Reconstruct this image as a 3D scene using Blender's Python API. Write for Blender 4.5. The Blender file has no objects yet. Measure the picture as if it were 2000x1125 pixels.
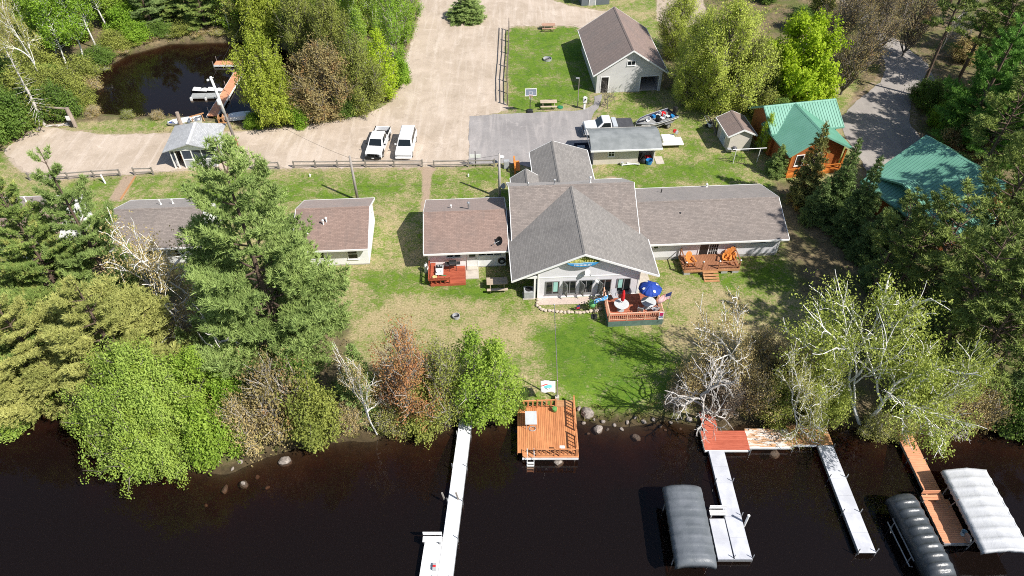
import bpy, bmesh, math, random
import numpy as np
from mathutils import Vector, Matrix

random.seed(7)
rng = np.random.default_rng(7)
R = math.radians
scene = bpy.context.scene
COL = scene.collection

# ------------------------------------------------------------------ camera
CAM_H, TILT, FOC = 43.0, R(44.0), 1390.0
cam_d = bpy.data.cameras.new('camera')
cam_d.sensor_width = 36.0
cam_d.lens = 36.0 * FOC / 2000.0
cam_d.clip_start, cam_d.clip_end = 0.5, 6000.0
cam = bpy.data.objects.new('camera', cam_d)
cam.location = (0, 0, CAM_H)
cam.rotation_euler = (math.pi / 2 - TILT, 0, 0)
COL.objects.link(cam)
scene.camera = cam

# ------------------------------------------------------------------ sky, sun, exposure
SUN_EL, SUN_AZ = 47.0, 33.0          # elevation; degrees from +X towards -Y
sun_dir = Vector((math.cos(R(SUN_AZ)) * math.cos(R(SUN_EL)), -math.sin(R(SUN_AZ)) * math.cos(R(SUN_EL)), math.sin(R(SUN_EL))))
world = bpy.data.worlds.new('World')
scene.world = world
world.use_nodes = True
wn = world.node_tree
sky = wn.nodes.new('ShaderNodeTexSky')
sky.sky_type = 'NISHITA'
sky.sun_disc = False
sky.sun_elevation = R(SUN_EL)
sky.sun_rotation = math.atan2(sun_dir.x, sun_dir.y)
bg = wn.nodes['Background']
bg.inputs['Strength'].default_value = 0.09
wn.links.new(sky.outputs[0], bg.inputs['Color'])
sd = bpy.data.lights.new('sun', 'SUN')
sd.energy = 5.0
sd.angle = R(0.53)
sd.color = (1.0, 0.955, 0.89)
sun = bpy.data.objects.new('sun', sd)
sun.rotation_euler = sun_dir.to_track_quat('Z', 'Y').to_euler()
sun.location = (60, -40, 90)
COL.objects.link(sun)
vs = scene.view_settings
vs.view_transform = 'Standard'
vs.look = 'None'
vs.exposure = 0.47
vs.gamma = 1.0
vs.use_curve_mapping = False
scene.cycles.use_denoising = False
scene.cycles.filter_width = 1.0
scene.cycles.max_bounces = 6
scene.cycles.sample_clamp_indirect = 4.0
scene.cycles.transparent_max_bounces = 12
scene.cycles.caustics_reflective = False
scene.cycles.caustics_refractive = False

def G(px, py, z=0.0):
    """a point of the place at height z, from its place in the survey photograph"""
    u = (px - 1000) / FOC; v = (562.5 - py) / FOC
    dy = math.cos(TILT) + v * math.sin(TILT); dz = -math.sin(TILT) + v * math.cos(TILT)
    t = (z - CAM_H) / dz
    return (u * t, dy * t)

def G3(px, py, z=0.0):
    x, y = G(px, py, z); return Vector((x, y, z))

def height_for(base, top_py, zb=0.0):
    """height of a vertical thing standing at base whose tip shows on row top_py"""
    k = (562.5 - top_py) / FOC
    y = base[1]; c, s = math.cos(TILT), math.sin(TILT)
    # (y s + rz c) = k (y c - rz s)
    rz = y * (k * c - s) / (c + k * s)
    return rz + CAM_H - zb

# ------------------------------------------------------------------ mesh builder
class MB:
    def __init__(s): s.v = []; s.f = []; s.m = []
    def add(s, vs, fs, mi=0):
        o = len(s.v); s.v += [tuple(p) for p in vs]
        s.f += [tuple(i + o for i in f) for f in fs]; s.m += [mi] * len(fs); return s
    def hexa(s, p, mi=0):
        return s.add(p, [(3, 2, 1, 0), (4, 5, 6, 7), (0, 1, 5, 4), (1, 2, 6, 5), (2, 3, 7, 6), (3, 0, 4, 7)], mi)
    def box(s, x0, x1, y0, y1, z0, z1, mi=0):
        return s.hexa([(x0, y0, z0), (x1, y0, z0), (x1, y1, z0), (x0, y1, z0), (x0, y0, z1), (x1, y0, z1), (x1, y1, z1), (x0, y1, z1)], mi)
    def cbox(s, c, d, rz=0.0, rx=0.0, ry=0.0, mi=0):
        M = Matrix.Rotation(rz, 3, 'Z') @ Matrix.Rotation(ry, 3, 'Y') @ Matrix.Rotation(rx, 3, 'X')
        pts = []
        for z in (-.5, .5):
            for x, y in ((-.5, -.5), (.5, -.5), (.5, .5), (-.5, .5)):
                pts.append(Vector(c) + M @ Vector((x * d[0], y * d[1], z * d[2])))
        return s.hexa(pts, mi)
    def bar(s, a, b, w, h=None, mi=0):
        """square bar from a to b"""
        a, b = Vector(a), Vector(b); h = h or w
        d = (b - a).normalized(); up = Vector((0, 0, 1))
        if abs(d.z) > .95: up = Vector((0, 1, 0))
        sx = d.cross(up).normalized() * w / 2; sy = sx.cross(d).normalized() * h / 2
        return s.hexa([a - sx - sy, a + sx - sy, a + sx + sy, a - sx + sy, b - sx - sy, b + sx - sy, b + sx + sy, b - sx + sy], mi)
    def tube(s, a, b, r0, r1=None, n=8, cap=True, mi=0):
        return s.path([a, b], [r0, r0 if r1 is None else r1], n, cap, mi)
    def path(s, pts, rad, n=8, cap=True, mi=0):
        pts = [Vector(p) for p in pts]; vs = []; fs = []
        if not hasattr(rad, '__len__'): rad = [rad] * len(pts)
        for i, p in enumerate(pts):
            d = (pts[min(i + 1, len(pts) - 1)] - pts[max(i - 1, 0)]).normalized()
            up = Vector((0, 0, 1)) if abs(d.z) < .9 else Vector((1, 0, 0))
            ux = d.cross(up).normalized(); uy = d.cross(ux)
            for k in range(n):
                t = 2 * math.pi * k / n
                vs.append(p + (ux * math.cos(t) + uy * math.sin(t)) * rad[i])
        for i in range(len(pts) - 1):
            for k in range(n):
                a = i * n + k; b = i * n + (k + 1) % n
                fs.append((a, b, b + n, a + n))
        if cap:
            fs.append(tuple(range(n - 1, -1, -1))); L = (len(pts) - 1) * n
            fs.append(tuple(range(L, L + n)))
        return s.add(vs, fs, mi)
    def lathe(s, c, prof, n=16, mi=0):
        """prof: (r, z) from bottom to top round a vertical axis at c"""
        vs = []; fs = []
        for r, z in prof:
            for k in range(n):
                t = 2 * math.pi * k / n
                vs.append((c[0] + r * math.cos(t), c[1] + r * math.sin(t), c[2] + z))
        for i in range(len(prof) - 1):
            for k in range(n):
                a = i * n + k; b = i * n + (k + 1) % n
                fs.append((a, b, b + n, a + n))
        fs.append(tuple(range(n - 1, -1, -1))); L = (len(prof) - 1) * n
        fs.append(tuple(range(L, L + n)))
        return s.add(vs, fs, mi)
    def prism(s, poly, z0, z1, mi=0):
        n = len(poly)
        vs = [(x, y, z0) for x, y in poly] + [(x, y, z1) for x, y in poly]
        fs = [tuple(range(n - 1, -1, -1)), tuple(range(n, 2 * n))]
        fs += [(i, (i + 1) % n, (i + 1) % n + n, i + n) for i in range(n)]
        return s.add(vs, fs, mi)
    def prism_y(s, prof, y0, y1, mi=0):
        """profile of (x, z) carried along y"""
        n = len(prof)
        vs = [(x, y0, z) for x, z in prof] + [(x, y1, z) for x, z in prof]
        fs = [tuple(range(n)), tuple(range(2 * n - 1, n - 1, -1))]
        fs += [((i + 1) % n, i, i + n, (i + 1) % n + n) for i in range(n)]
        return s.add(vs, fs, mi)
    def prism_x(s, prof, x0, x1, mi=0):
        """profile of (y, z) carried along x"""
        n = len(prof)
        vs = [(x0, y, z) for y, z in prof] + [(x1, y, z) for y, z in prof]
        fs = [tuple(range(n - 1, -1, -1)), tuple(range(n, 2 * n))]
        fs += [(i, (i + 1) % n, (i + 1) % n + n, i + n) for i in range(n)]
        return s.add(vs, fs, mi)
    def mesh(s, name, mats, smooth=False):
        me = bpy.data.meshes.new(name)
        me.from_pydata(s.v, [], s.f)
        if len(s.f) < 20000:
            bm = bmesh.new(); bm.from_mesh(me); bmesh.ops.recalc_face_normals(bm, faces=bm.faces); bm.to_mesh(me); bm.free()
        if not isinstance(mats, (list, tuple)): mats = [mats]
        for m in mats: me.materials.append(m)
        if len(mats) > 1: me.polygons.foreach_set('material_index', s.m)
        if smooth: me.polygons.foreach_set('use_smooth', [True] * len(me.polygons))
        auto_uv(me)
        me.update()
        return me
    def build(s, name, mats, parent=None, smooth=False, bevel=0.0, kind=None, label=None):
        o = bpy.data.objects.new(name, s.mesh(name, mats, smooth))
        COL.objects.link(o)
        if parent is not None: o.parent = parent
        if bevel:
            b = o.modifiers.new('bevel', 'BEVEL'); b.width = bevel; b.segments = 2; b.limit_method = 'ANGLE'
        if kind: o['kind'] = kind
        if label: o['label'] = label
        return o

def auto_uv(me):
    """metres on every face: u level along the face, v up its slope"""
    uv = me.uv_layers.new(name='uv')
    co = np.empty(len(me.vertices) * 3); me.vertices.foreach_get('co', co); co = co.reshape(-1, 3)
    out = np.empty((len(me.loops), 2))
    for p in me.polygons:
        n = p.normal
        if abs(n.z) > .995: u = Vector((1, 0, 0)); v = Vector((0, 1, 0))
        else:
            u = Vector((0, 0, 1)).cross(n).normalized(); v = n.cross(u)
        for li, vi in zip(p.loop_indices, p.vertices):
            c = co[vi]; out[li] = (c[0] * u.x + c[1] * u.y + c[2] * u.z, c[0] * v.x + c[1] * v.y + c[2] * v.z)
    uv.data.foreach_set('uv', out.ravel())

def tag(o, label=None, cat=None, group=None, kind=None):
    if label: o['label'] = label
    if cat: o['category'] = cat
    if group: o['group'] = group
    if kind: o['kind'] = kind
    return o

def thing(name, label, cat, loc=(0, 0, 0), rz=0.0, group=None, scale=None):
    o = bpy.data.objects.new(name, None)
    o.empty_display_size = .3
    COL.objects.link(o)
    o.location = loc; o.rotation_euler = (0, 0, rz)
    if scale: o.scale = scale
    return tag(o, label, cat, group)

def copy_tree(o, parent=None):
    c = o.copy(); COL.objects.link(c); c.parent = parent
    for ch in list(o.children): copy_tree(ch, c)
    return c

def put(mesh, name, parent, loc=(0, 0, 0), rot=(0, 0, 0), scale=(1, 1, 1)):
    """one more piece that shares its mesh"""
    o = bpy.data.objects.new(name, mesh); COL.objects.link(o)
    o.parent = parent; o.location = loc; o.rotation_euler = rot; o.scale = scale
    return o

_unit = {}
def unit_box(mat):
    if mat.name not in _unit:
        _unit[mat.name] = MB().box(-.5, .5, -.5, .5, -.5, .5).mesh('board_' + mat.name, mat)
    return _unit[mat.name]

def piece(name, mat, parent, x0, x1, y0, y1, z0, z1):
    return put(unit_box(mat), name, parent, ((x0 + x1) / 2, (y0 + y1) / 2, (z0 + z1) / 2), (0, 0, 0), (x1 - x0, y1 - y0, z1 - z0))

# ------------------------------------------------------------------ materials
class NT:
    def __init__(s, name):
        s.m = bpy.data.materials.new(name); s.m.use_nodes = True
        s.t = s.m.node_tree; s.b = s.t.nodes['Principled BSDF']; s.out = s.t.nodes['Material Output']
    def n(s, typ, **kw):
        nd = s.t.nodes.new(typ)
        for k, v in kw.items():
            if k in nd.inputs: s.put(nd.inputs[k], v)
            else: setattr(nd, k, v)
        return nd
    def put(s, sock, v):
        if isinstance(v, bpy.types.NodeSocket): s.t.links.new(v, sock)
        elif isinstance(v, (tuple, list)) and len(v) == 3 and sock.type == 'RGBA': sock.default_value = (*v, 1)
        else: sock.default_value = v
    def set(s, **kw):
        for k, v in kw.items(): s.put(s.b.inputs[k.replace('_', ' ')], v)
    def coord(s, which='Object'): return s.n('ShaderNodeTexCoord').outputs[which]
    def noise(s, vec, scale, detail=3, rough=.55, dist=0.0):
        return s.n('ShaderNodeTexNoise', Vector=vec, Scale=scale, Detail=detail, Roughness=rough, Distortion=dist).outputs['Fac']
    def ramp(s, fac, lo, hi):
        r = s.n('ShaderNodeMapRange', **{'From Min': lo, 'From Max': hi}); s.put(r.inputs['Value'], fac)
        r.interpolation_type = 'SMOOTHSTEP'
        return r.outputs[0]
    def math(s, op, a, b=0.0, clamp=False):
        m = s.n('ShaderNodeMath', operation=op); m.use_clamp = clamp; s.put(m.inputs[0], a); s.put(m.inputs[1], b); return m.outputs[0]
    def mix(s, fac, a, b, mode='MIX'):
        m = s.n('ShaderNodeMix', data_type='RGBA', blend_type=mode)
        s.put(m.inputs[0], fac); s.put(m.inputs[6], a); s.put(m.inputs[7], b); return m.outputs[2]
    def bump(s, h, strength=.3, dist=.02):
        b = s.n('ShaderNodeBump', Height=h, Strength=strength, Distance=dist); return b.outputs[0]

MATS = {}
def pm(name, c1, c2=None, scale=3.0, rough=.75, bump=0.0, metallic=0.0, spec=.4, detail=4, fine=0.0, stretch=None):
    """plain surface: two tones of its own colour, fine grain and relief"""
    if name in MATS: return MATS[name]
    t = NT(name); c2 = c2 or tuple(min(1, c * .78) for c in c1)
    vec = t.coord('Object')
    if stretch:
        mp = t.n('ShaderNodeMapping'); t.put(mp.inputs['Vector'], vec); mp.inputs['Scale'].default_value = stretch; vec = mp.outputs[0]
    f = t.noise(vec, scale, detail)
    f = t.ramp(f, .3, .7)
    if fine:
        g = t.noise(vec, scale * 9, 2); f = t.math('ADD', f, t.math('MULTIPLY', t.math('SUBTRACT', g, .5), fine), True)
    t.set(Base_Color=t.mix(f, c1, c2), Roughness=rough, Metallic=metallic, Specular_IOR_Level=spec)
    if bump: t.set(Normal=t.bump(t.noise(vec, scale * 4, 3), bump, .03))
    MATS[name] = t.m
    return t.m

def siding(name, c, lap=.115, dark=.72):
    if name in MATS: return MATS[name]
    t = NT(name); uv = t.coord('UV'); sp = t.n('ShaderNodeSeparateXYZ', Vector=uv)
    saw = t.math('FRACT', t.math('DIVIDE', sp.outputs[1], lap))
    line = t.ramp(saw, 0.0, .16)
    dirt = t.ramp(t.noise(t.coord('Object'), .9, 4), .35, .75)
    col = t.mix(dirt, c, tuple(x * .9 for x in c))
    t.set(Base_Color=t.mix(line, tuple(x * dark for x in c), col), Roughness=.55, Normal=t.bump(saw, .5, .012))
    MATS[name] = t.m; return t.m

def shingle(name, c1, c2, stain=(.13, .12, .115)):
    if name in MATS: return MATS[name]
    t = NT(name); uv = t.coord('UV'); ob = t.coord('Object')
    br = t.n('ShaderNodeTexBrick', Vector=uv, Scale=1.0)
    br.offset = .5
    t.put(br.inputs['Color1'], c1); t.put(br.inputs['Color2'], c2); t.put(br.inputs['Mortar'], tuple(x * .62 for x in c1))
    br.inputs['Mortar Size'].default_value = .013; br.inputs['Mortar Smooth'].default_value = .35
    br.inputs['Bias'].default_value = -.1; br.inputs['Brick Width'].default_value = .30; br.inputs['Row Height'].default_value = .145
    big = t.ramp(t.noise(ob, .35, 5, .6), .42, .78)
    mp = t.n('ShaderNodeMapping'); t.put(mp.inputs['Vector'], uv); mp.inputs['Scale'].default_value = (1.6, .16, 1)
    streak = t.ramp(t.noise(mp.outputs[0], 1.0, 4, .6), .5, .82)
    med = t.noise(uv, 2.4, 4, .65)
    gr = t.noise(uv, 17, 2, .7)
    c = t.mix(t.math('MULTIPLY', big, .48), br.outputs['Color'], stain)
    c = t.mix(t.math('MULTIPLY', streak, .42), c, stain)
    c = t.mix(t.math('MULTIPLY', t.ramp(med, .45, .8), .25), c, tuple(x * 1.25 for x in c1))
    c = t.mix(t.math('MULTIPLY', t.ramp(gr, .38, .62), .5), c, tuple(x * .45 for x in c1))
    t.set(Sheen_Weight=.22, Sheen_Roughness=.5, Base_Color=c, Roughness=.92, Specular_IOR_Level=.2, Normal=t.bump(t.math('ADD', br.outputs['Fac'], t.math('MULTIPLY', gr, -.5)), .45, .012))
    MATS[name] = t.m; return t.m

def wood(name, c1, c2, rough=.72, axis=1, jit=.35):
    """boards: grain along the board, each board its own tone"""
    if name in MATS: return MATS[name]
    t = NT(name); ob = t.coord('Object')
    oi = t.n('ShaderNodeObjectInfo')
    mp = t.n('ShaderNodeMapping'); 
    geo = t.n('ShaderNodeNewGeometry')
    t.put(mp.inputs['Vector'], geo.outputs['Position'])
    sc = [9, 9, 9]; sc[axis] = .9; mp.inputs['Scale'].default_value = sc
    f = t.noise(mp.outputs[0], 1.6, 4, .6)
    f = t.math('ADD', t.math('MULTIPLY', t.math('SUBTRACT', oi.outputs['Random'], .5), jit * 1.6), t.ramp(f, .25, .75), True)
    wear = t.ramp(t.noise(geo.outputs['Position'], .8, 5, .6), .45, .75)
    col = t.mix(f, c1, c2)
    col = t.mix(t.math('MULTIPLY', wear, .35), col, tuple(min(1, x * 1.35) for x in c1))
    t.set(Base_Color=col, Roughness=rough, Specular_IOR_Level=.25, Normal=t.bump(f, .25, .01))
    MATS[name] = t.m; return t.m

def glass(name, c=(.012, .016, .018)):
    if name in MATS: return MATS[name]
    t = NT(name)
    t.set(Base_Color=c, Roughness=.06, Specular_IOR_Level=.6)
    w = t.noise(t.coord('Object'), 1.3, 2)
    t.set(Normal=t.bump(w, .05, .05))
    MATS[name] = t.m; return t.m

def foliage(name, c1, c2, trans=.35, rough=.6, patch=.5, c3=None):
    """leaves: tone varies leaf clump by leaf clump and along the crown"""
    if name in MATS: return MATS[name]
    t = NT(name)
    at = t.n('ShaderNodeAttribute', attribute_name='tint')
    oi = t.n('ShaderNodeObjectInfo')
    big = t.ramp(t.noise(t.coord('Object'), .55, 3), .3, .7)
    f = t.math('ADD', t.math('MULTIPLY', at.outputs['Fac'], 1 - patch), t.math('MULTIPLY', big, patch), True)
    f = t.math('ADD', f, t.math('MULTIPLY', t.math('SUBTRACT', oi.outputs['Random'], .5), .25), True)
    col = t.mix(f, c1, c2)
    if c3:
        k = t.ramp(t.noise(t.coord('Object'), 1.1, 4), .52, .68)
        col = t.mix(k, col, c3)
    t.set(Base_Color=col, Roughness=rough, Specular_IOR_Level=.22)
    if trans > 0:
        tr = t.n('ShaderNodeBsdfTranslucent', Color=t.mix(.5, col, (.5, .62, .06), 'MULTIPLY') if False else col)
        mx = t.n('ShaderNodeMixShader', Fac=trans)
        t.t.links.new(t.b.outputs[0], mx.inputs[1]); t.t.links.new(tr.outputs[0], mx.inputs[2])
        t.t.links.new(mx.outputs[0], t.out.inputs['Surface'])
    MATS[name] = t.m; return t.m

def bark(name, c1, c2, birch=False):
    if name in MATS: return MATS[name]
    t = NT(name); ob = t.coord('Object')
    mp = t.n('ShaderNodeMapping'); t.put(mp.inputs['Vector'], ob)
    mp.inputs['Scale'].default_value = (3, 3, 9) if birch else (8, 8, 1.5)
    f = t.noise(mp.outputs[0], 1.0 if birch else 1.4, 4, .6)
    f = t.ramp(f, .60, .68) if birch else t.ramp(f, .3, .7)
    t.set(Base_Color=t.mix(f, c1, c2), Roughness=.85, Specular_IOR_Level=.2, Normal=t.bump(f, .4, .03))
    MATS[name] = t.m; return t.m

M_white = pm('white_paint', (.80, .80, .78), (.70, .70, .68), 2.0, .5)
M_trim = pm('white_trim', (.82, .82, .80), (.74, .74, .72), 1.5, .45)
M_concrete = pm('concrete', (.52, .47, .40), (.40, .36, .31), 2.0, .9, .2, fine=.6)
M_block = pm('concrete_block', (.42, .41, .39), (.33, .32, .30), 4.0, .9, .2)
M_dark = pm('dark_metal', (.025, .025, .027), (.04, .04, .04), 3.0, .45)
M_black = pm('black_rubber', (.018, .018, .018), (.03, .03, .03), 6.0, .8)
M_alum = pm('galvanised_metal', (.55, .56, .57), (.42, .43, .44), 5.0, .35, metallic=.7)
M_steel = pm('painted_steel_grey', (.40, .41, .42), (.32, .33, .34), 3.0, .5)
M_glass = glass('window_glass')
M_inside = pm('dark_interior', (.012, .011, .010), (.02, .018, .016), 2.0, .9)
M_sid_lodge = siding('pale_grey_vinyl_siding', (.74, .73, .76))
M_sid_white = siding('white_vinyl_siding', (.87, .87, .86))
M_sid_tan = siding('tan_vinyl_siding', (.62, .57, .50))
M_sid_grey = siding('grey_garage_siding', (.60, .59, .58))
M_sh_grey = shingle('grey_shingle', (.30, .278, .255), (.20, .185, .17))
M_sh_wing = shingle('taupe_shingle', (.30, .255, .228), (.20, .17, .152))
M_sh_brown = shingle('brown_shingle', (.33, .23, .19), (.235, .163, .135))
M_sh_gar = shingle('garage_brown_shingle', (.30, .212, .178), (.215, .152, .128))
M_sh_old = shingle('weathered_grey_shingle', (.50, .51, .52), (.34, .35, .36), (.17, .17, .18))
M_cedar = wood('cedar_boards', (.60, .255, .105), (.40, .155, .062), axis=1)
M_cedar_x = wood('cedar_boards_cross', (.60, .27, .12), (.42, .17, .07), axis=0)
M_deckred = wood('red_stained_boards', (.42, .105, .055), (.28, .06, .032), axis=0)
M_deckbrown = wood('brown_stained_boards', (.34, .16, .085), (.21, .09, .045), axis=1)
M_redwood = wood('redwood_deck_boards', (.45, .15, .085), (.30, .09, .05), axis=0)
M_dockred = wood('faded_red_boards', (.50, .135, .08), (.34, .075, .042), axis=0)
M_docktan = wood('bare_tan_boards', (.50, .27, .13), (.36, .18, .08), axis=1)
M_comp = wood('orange_composite_boards', (.66, .32, .18), (.54, .24, .13), axis=0, jit=.2)
M_grey_wood = wood('weathered_grey_wood', (.30, .27, .235), (.19, .17, .15), axis=0)
M_log = wood('weathered_log', (.40, .33, .27), (.25, .20, .16), axis=2)
M_pole = wood('utility_pole_wood', (.34, .31, .28), (.22, .20, .18), axis=2)
M_orange = wood('orange_stained_wood', (.72, .27, .06), (.55, .18, .035), axis=2)
M_dockwhite = pm('white_dock_decking', (.76, .76, .76), (.62, .62, .62), 1.2, .6, fine=.4)
M_dockgrey = pm('pale_grey_dock_decking', (.56, .57, .61), (.44, .45, .49), 1.2, .6, fine=.5)
M_carwhite = pm('white_car_paint', (.80, .80, .80), (.77, .77, .77), .5, .22, spec=.6)
M_carblack = pm('black_car_trim', (.015, .015, .016), (.022, .022, .022), 3.0, .4)
M_rim = pm('alloy_wheel', (.45, .45, .46), (.35, .35, .36), 4.0, .35, metallic=.6)
M_lamp = pm('headlamp_glass', (.55, .56, .58), (.42, .42, .44), 9.0, .15)
M_green = pm('green_plastic', (.03, .22, .10), (.02, .15, .07), 3.0, .5)
M_blue = pm('blue_plastic', (.02, .22, .50), (.02, .16, .40), 3.0, .5)
M_red = pm('red_fabric', (.62, .015, .02), (.48, .01, .015), 4.0, .8)
M_bluefab = pm('blue_fabric', (.015, .06, .36), (.012, .045, .27), 3.0, .75)
M_bark_pine = bark('pine_bark', (.16, .115, .085), (.085, .06, .045))
M_bark_grey = bark('grey_bark', (.23, .205, .18), (.13, .115, .10))
M_bark_birch = bark('birch_bark', (.78, .76, .72), (.16, .15, .14), True)
M_bark_dead = bark('bleached_dead_wood', (.60, .57, .53), (.42, .39, .36))
M_bark_pale = bark('pale_twigs', (.50, .46, .40), (.34, .31, .26))
M_rock = pm('shore_rock', (.36, .31, .27), (.17, .145, .125), 2.5, .9, .5, fine=.6)
# ================================================================== terrain
WATER_Z, POND_Z = -1.0, -0.75
shore_px = [(-500, 800), (-120, 800), (0, 805), (60, 800), (110, 792), (150, 815), (200, 850), (300, 890), (390, 905), (440, 920), (500, 893), (560, 880), (640, 868),
            (700, 858), (760, 852), (830, 838), (880, 826), (930, 824), (1000, 812), (1060, 815), (1130, 822), (1200, 826), (1300, 822), (1370, 838), (1440, 832), (1530, 832), (1610, 826),
            (1700, 842), (1760, 836), (1850, 842), (1900, 830), (2000, 846), (2150, 850), (2500, 850)]
_sh = sorted(G(x, y, WATER_Z) for x, y in shore_px)
_shx = np.array([p[0] for p in _sh]); _shy = np.array([p[1] for p in _sh])
def shore_y(x): return np.interp(x, _shx, _shy)

def world_poly(px, z=0.0): return np.array([G(x, y, z) for x, y in px])
def sdist(X, Y, poly):
    """signed distance to a polygon, positive inside"""
    P0 = poly; P1 = np.roll(poly, -1, axis=0)
    d = np.full(X.shape, 1e9); inside = np.zeros(X.shape, bool)
    for (ax, ay), (bx, by) in zip(P0, P1):
        ex, ey = bx - ax, by - ay; wx, wy = X - ax, Y - ay
        t = np.clip((wx * ex + wy * ey) / (ex * ex + ey * ey + 1e-9), 0, 1)
        d = np.minimum(d, np.hypot(wx - t * ex, wy - t * ey))
        c = ((ay > Y) != (by > Y)) & (X < (bx - ax) * (Y - ay) / (by - ay + 1e-12) + ax)
        inside ^= c
    return np.where(inside, d, -d)

pond_px = [(150, 178), (200, 140), (250, 108), (330, 88), (400, 84), (470, 84), (560, 100), (600, 130), (600, 205), (520, 236), (455, 226), (430, 232), (400, 229), (330, 227), (250, 225), (180, 222), (155, 200)]
POND = world_poly(pond_px, POND_Z)
gravel_px = [(12, 292), (75, 247), (140, 258), (200, 264), (330, 262), (470, 258), (560, 250), (650, 240), (720, 224), (765, 200), (785, 172), (790, 130), (803, 90), (817, 50), (822, 0), (828, -120),
             (985, -120), (975, -20), (1060, -5), (1110, 12), (1200, 26), (1180, 50), (1148, 60), (1120, 50), (1000, 50), (984, 62), (981, 195), (993, 213), (960, 222), (918, 228), (914, 323), (830, 325), (560, 328),
             (330, 333), (150, 347), (80, 352), (30, 325)]
GRAVEL = world_poly(gravel_px)
asphalt_px = [(917, 227), (1000, 222), (1080, 218), (1140, 215), (1160, 204), (1160, 188), (1176, 184), (1172, 205), (1158, 225), (1152, 240), (1156, 330), (1060, 330), (990, 319), (916, 322)]
ASPHALT = world_poly(asphalt_px)
drive_px = [(1570, -60), (1640, 0), (1690, 45), (1711, 88), (1724, 108), (1730, 131), (1719, 161), (1680, 192), (1640, 232), (1648, 262), (1674, 299), (1700, 350), (1740, 372), (1800, 330), (1801, 276), (1776, 239), (1779, 185),
            (1827, 158), (1812, 125), (1760, 84), (1725, 62), (1690, 20), (1650, -60)]
DRIVE = world_poly(drive_px)
lawnA = world_poly([(992, 54), (1135, 52), (1150, 75), (1165, 150), (1168, 190), (1140, 212), (1020, 218), (996, 208)])
lawnB = world_poly([(1040, 640), (1180, 640), (1282, 650), (1310, 680), (1288, 715), (1325, 745), (1275, 782), (1130, 790), (1090, 770), (1050, 730), (1040, 690)])
lawnC = world_poly([(720, 520), (830, 525), (930, 545), (1040, 560), (1050, 590), (900, 590), (780, 575), (720, 560), (690, 540)])
lawnD = world_poly([(1330, 535), (1400, 540), (1530, 505), (1540, 560), (1460, 570), (1380, 565), (1330, 560)])
lawnE = world_poly([(1165, 325), (1280, 300), (1420, 290), (1490, 350), (1240, 368), (1170, 355)])
lawnF = world_poly([(140, 350), (330, 340), (560, 335), (822, 332), (995, 330), (995, 382), (820, 388), (560, 395), (200, 390), (140, 380)])
lawnG = world_poly([(1185, 190), (1290, 185), (1330, 215), (1230, 240), (1180, 235)])
dryA = world_poly([(690, 580), (820, 590), (1030, 620), (1040, 680), (900, 690), (780, 670), (690, 690)])
dryB = world_poly([(1310, 560), (1500, 575), (1600, 600), (1600, 700), (1450, 740), (1310, 690)])
dryC = world_poly([(750, 395), (830, 395), (820, 520), (750, 520)])
forest_z = [world_poly(p) for p in (
    [(-700, -260), (815, -260), (812, 60), (790, 140), (775, 190), (700, 226), (600, 244), (450, 245), (330, 232), (160, 240), (70, 244), (0, 300), (-300, 420), (-900, 420)],
    [(1180, -260), (2700, -260), (2900, 780), (2000, 845), (1700, 845), (1650, 700), (1700, 520), (1560, 400), (1500, 350), (1690, 360), (1640, 240), (1700, 100), (1480, 205), (1290, 175), (1290, 30)],
    [(-300, 470), (140, 480), (280, 520), (470, 540), (680, 600), (690, 690), (740, 720), (900, 720), (1030, 780), (1030, 815), (880, 830), (500, 895), (200, 860), (-400, 810)],
    [(1300, 745), (1345, 700), (1400, 725), (1480, 670), (1560, 715), (1700, 690), (1700, 845), (1330, 825), (1345, 790)])]
bare_z = world_poly([(1285, -10), (1370, -5), (1380, 40), (1320, 60), (1285, 40)])
shade_z = world_poly([(1500, 330), (1640, 430), (1720, 520), (1700, 600), (1560, 590), (1530, 500)])

ax = np.concatenate([[-1800, -900, -500, -300, -200, -150, -120], np.arange(-100, 100.1, .5), [120, 150, 200, 300, 500, 900, 1800]])
ay = np.concatenate([[-1800, -700, -300, -120, -40, 0], np.arange(10, 130.1, .5), [140, 160, 200, 280, 450, 900, 2500]])
X, Y = np.meshgrid(ax, ay)
def vnoise(X, Y, s, seed):
    r = np.random.default_rng(seed); T = r.random((256, 256))
    x = X / s; y = Y / s; xi = np.floor(x).astype(int); yi = np.floor(y).astype(int); fx = x - xi; fy = y - yi
    fx = fx * fx * (3 - 2 * fx); fy = fy * fy * (3 - 2 * fy)
    a = T[xi % 256, yi % 256]; b = T[(xi + 1) % 256, yi % 256]; c = T[xi % 256, (yi + 1) % 256]; d = T[(xi + 1) % 256, (yi + 1) % 256]
    return (a * (1 - fx) + b * fx) * (1 - fy) + (c * (1 - fx) + d * fx) * fy
def sst(x, a, b):
    t = np.clip((x - a) / (b - a), 0, 1); return t * t * (3 - 2 * t)

def ground_z(X, Y):
    X = np.asarray(X, float); Y = np.asarray(Y, float)
    ds = Y - shore_y(X) + (vnoise(X, Y, 1.7, 3) - .5) * .9
    z = np.where(ds > 0, WATER_Z + (0 - WATER_Z) * sst(ds, -.6, 3.2), 0)
    z = np.where(ds <= 0, WATER_Z + (0 - WATER_Z) * sst(0, -.6, 3.2) + ds * .50, z)
    z = np.maximum(z, -4.2)
    dp = sdist(X, Y, POND)
    z = np.where((dp > -2.0) & (Y > 60), np.minimum(z, -sst(dp, -1.6, .5) * .95 - np.clip(dp, 0, 3) * .35), z)
    rough = np.clip(sum(sst(sdist(X, Y, f), -1, 2) for f in forest_z), 0, 1)
    z = z + (vnoise(X, Y, 3.1, 8) - .5) * .28 * rough + (vnoise(X, Y, 1.1, 9) - .5) * .10 * rough
    return z

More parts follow.
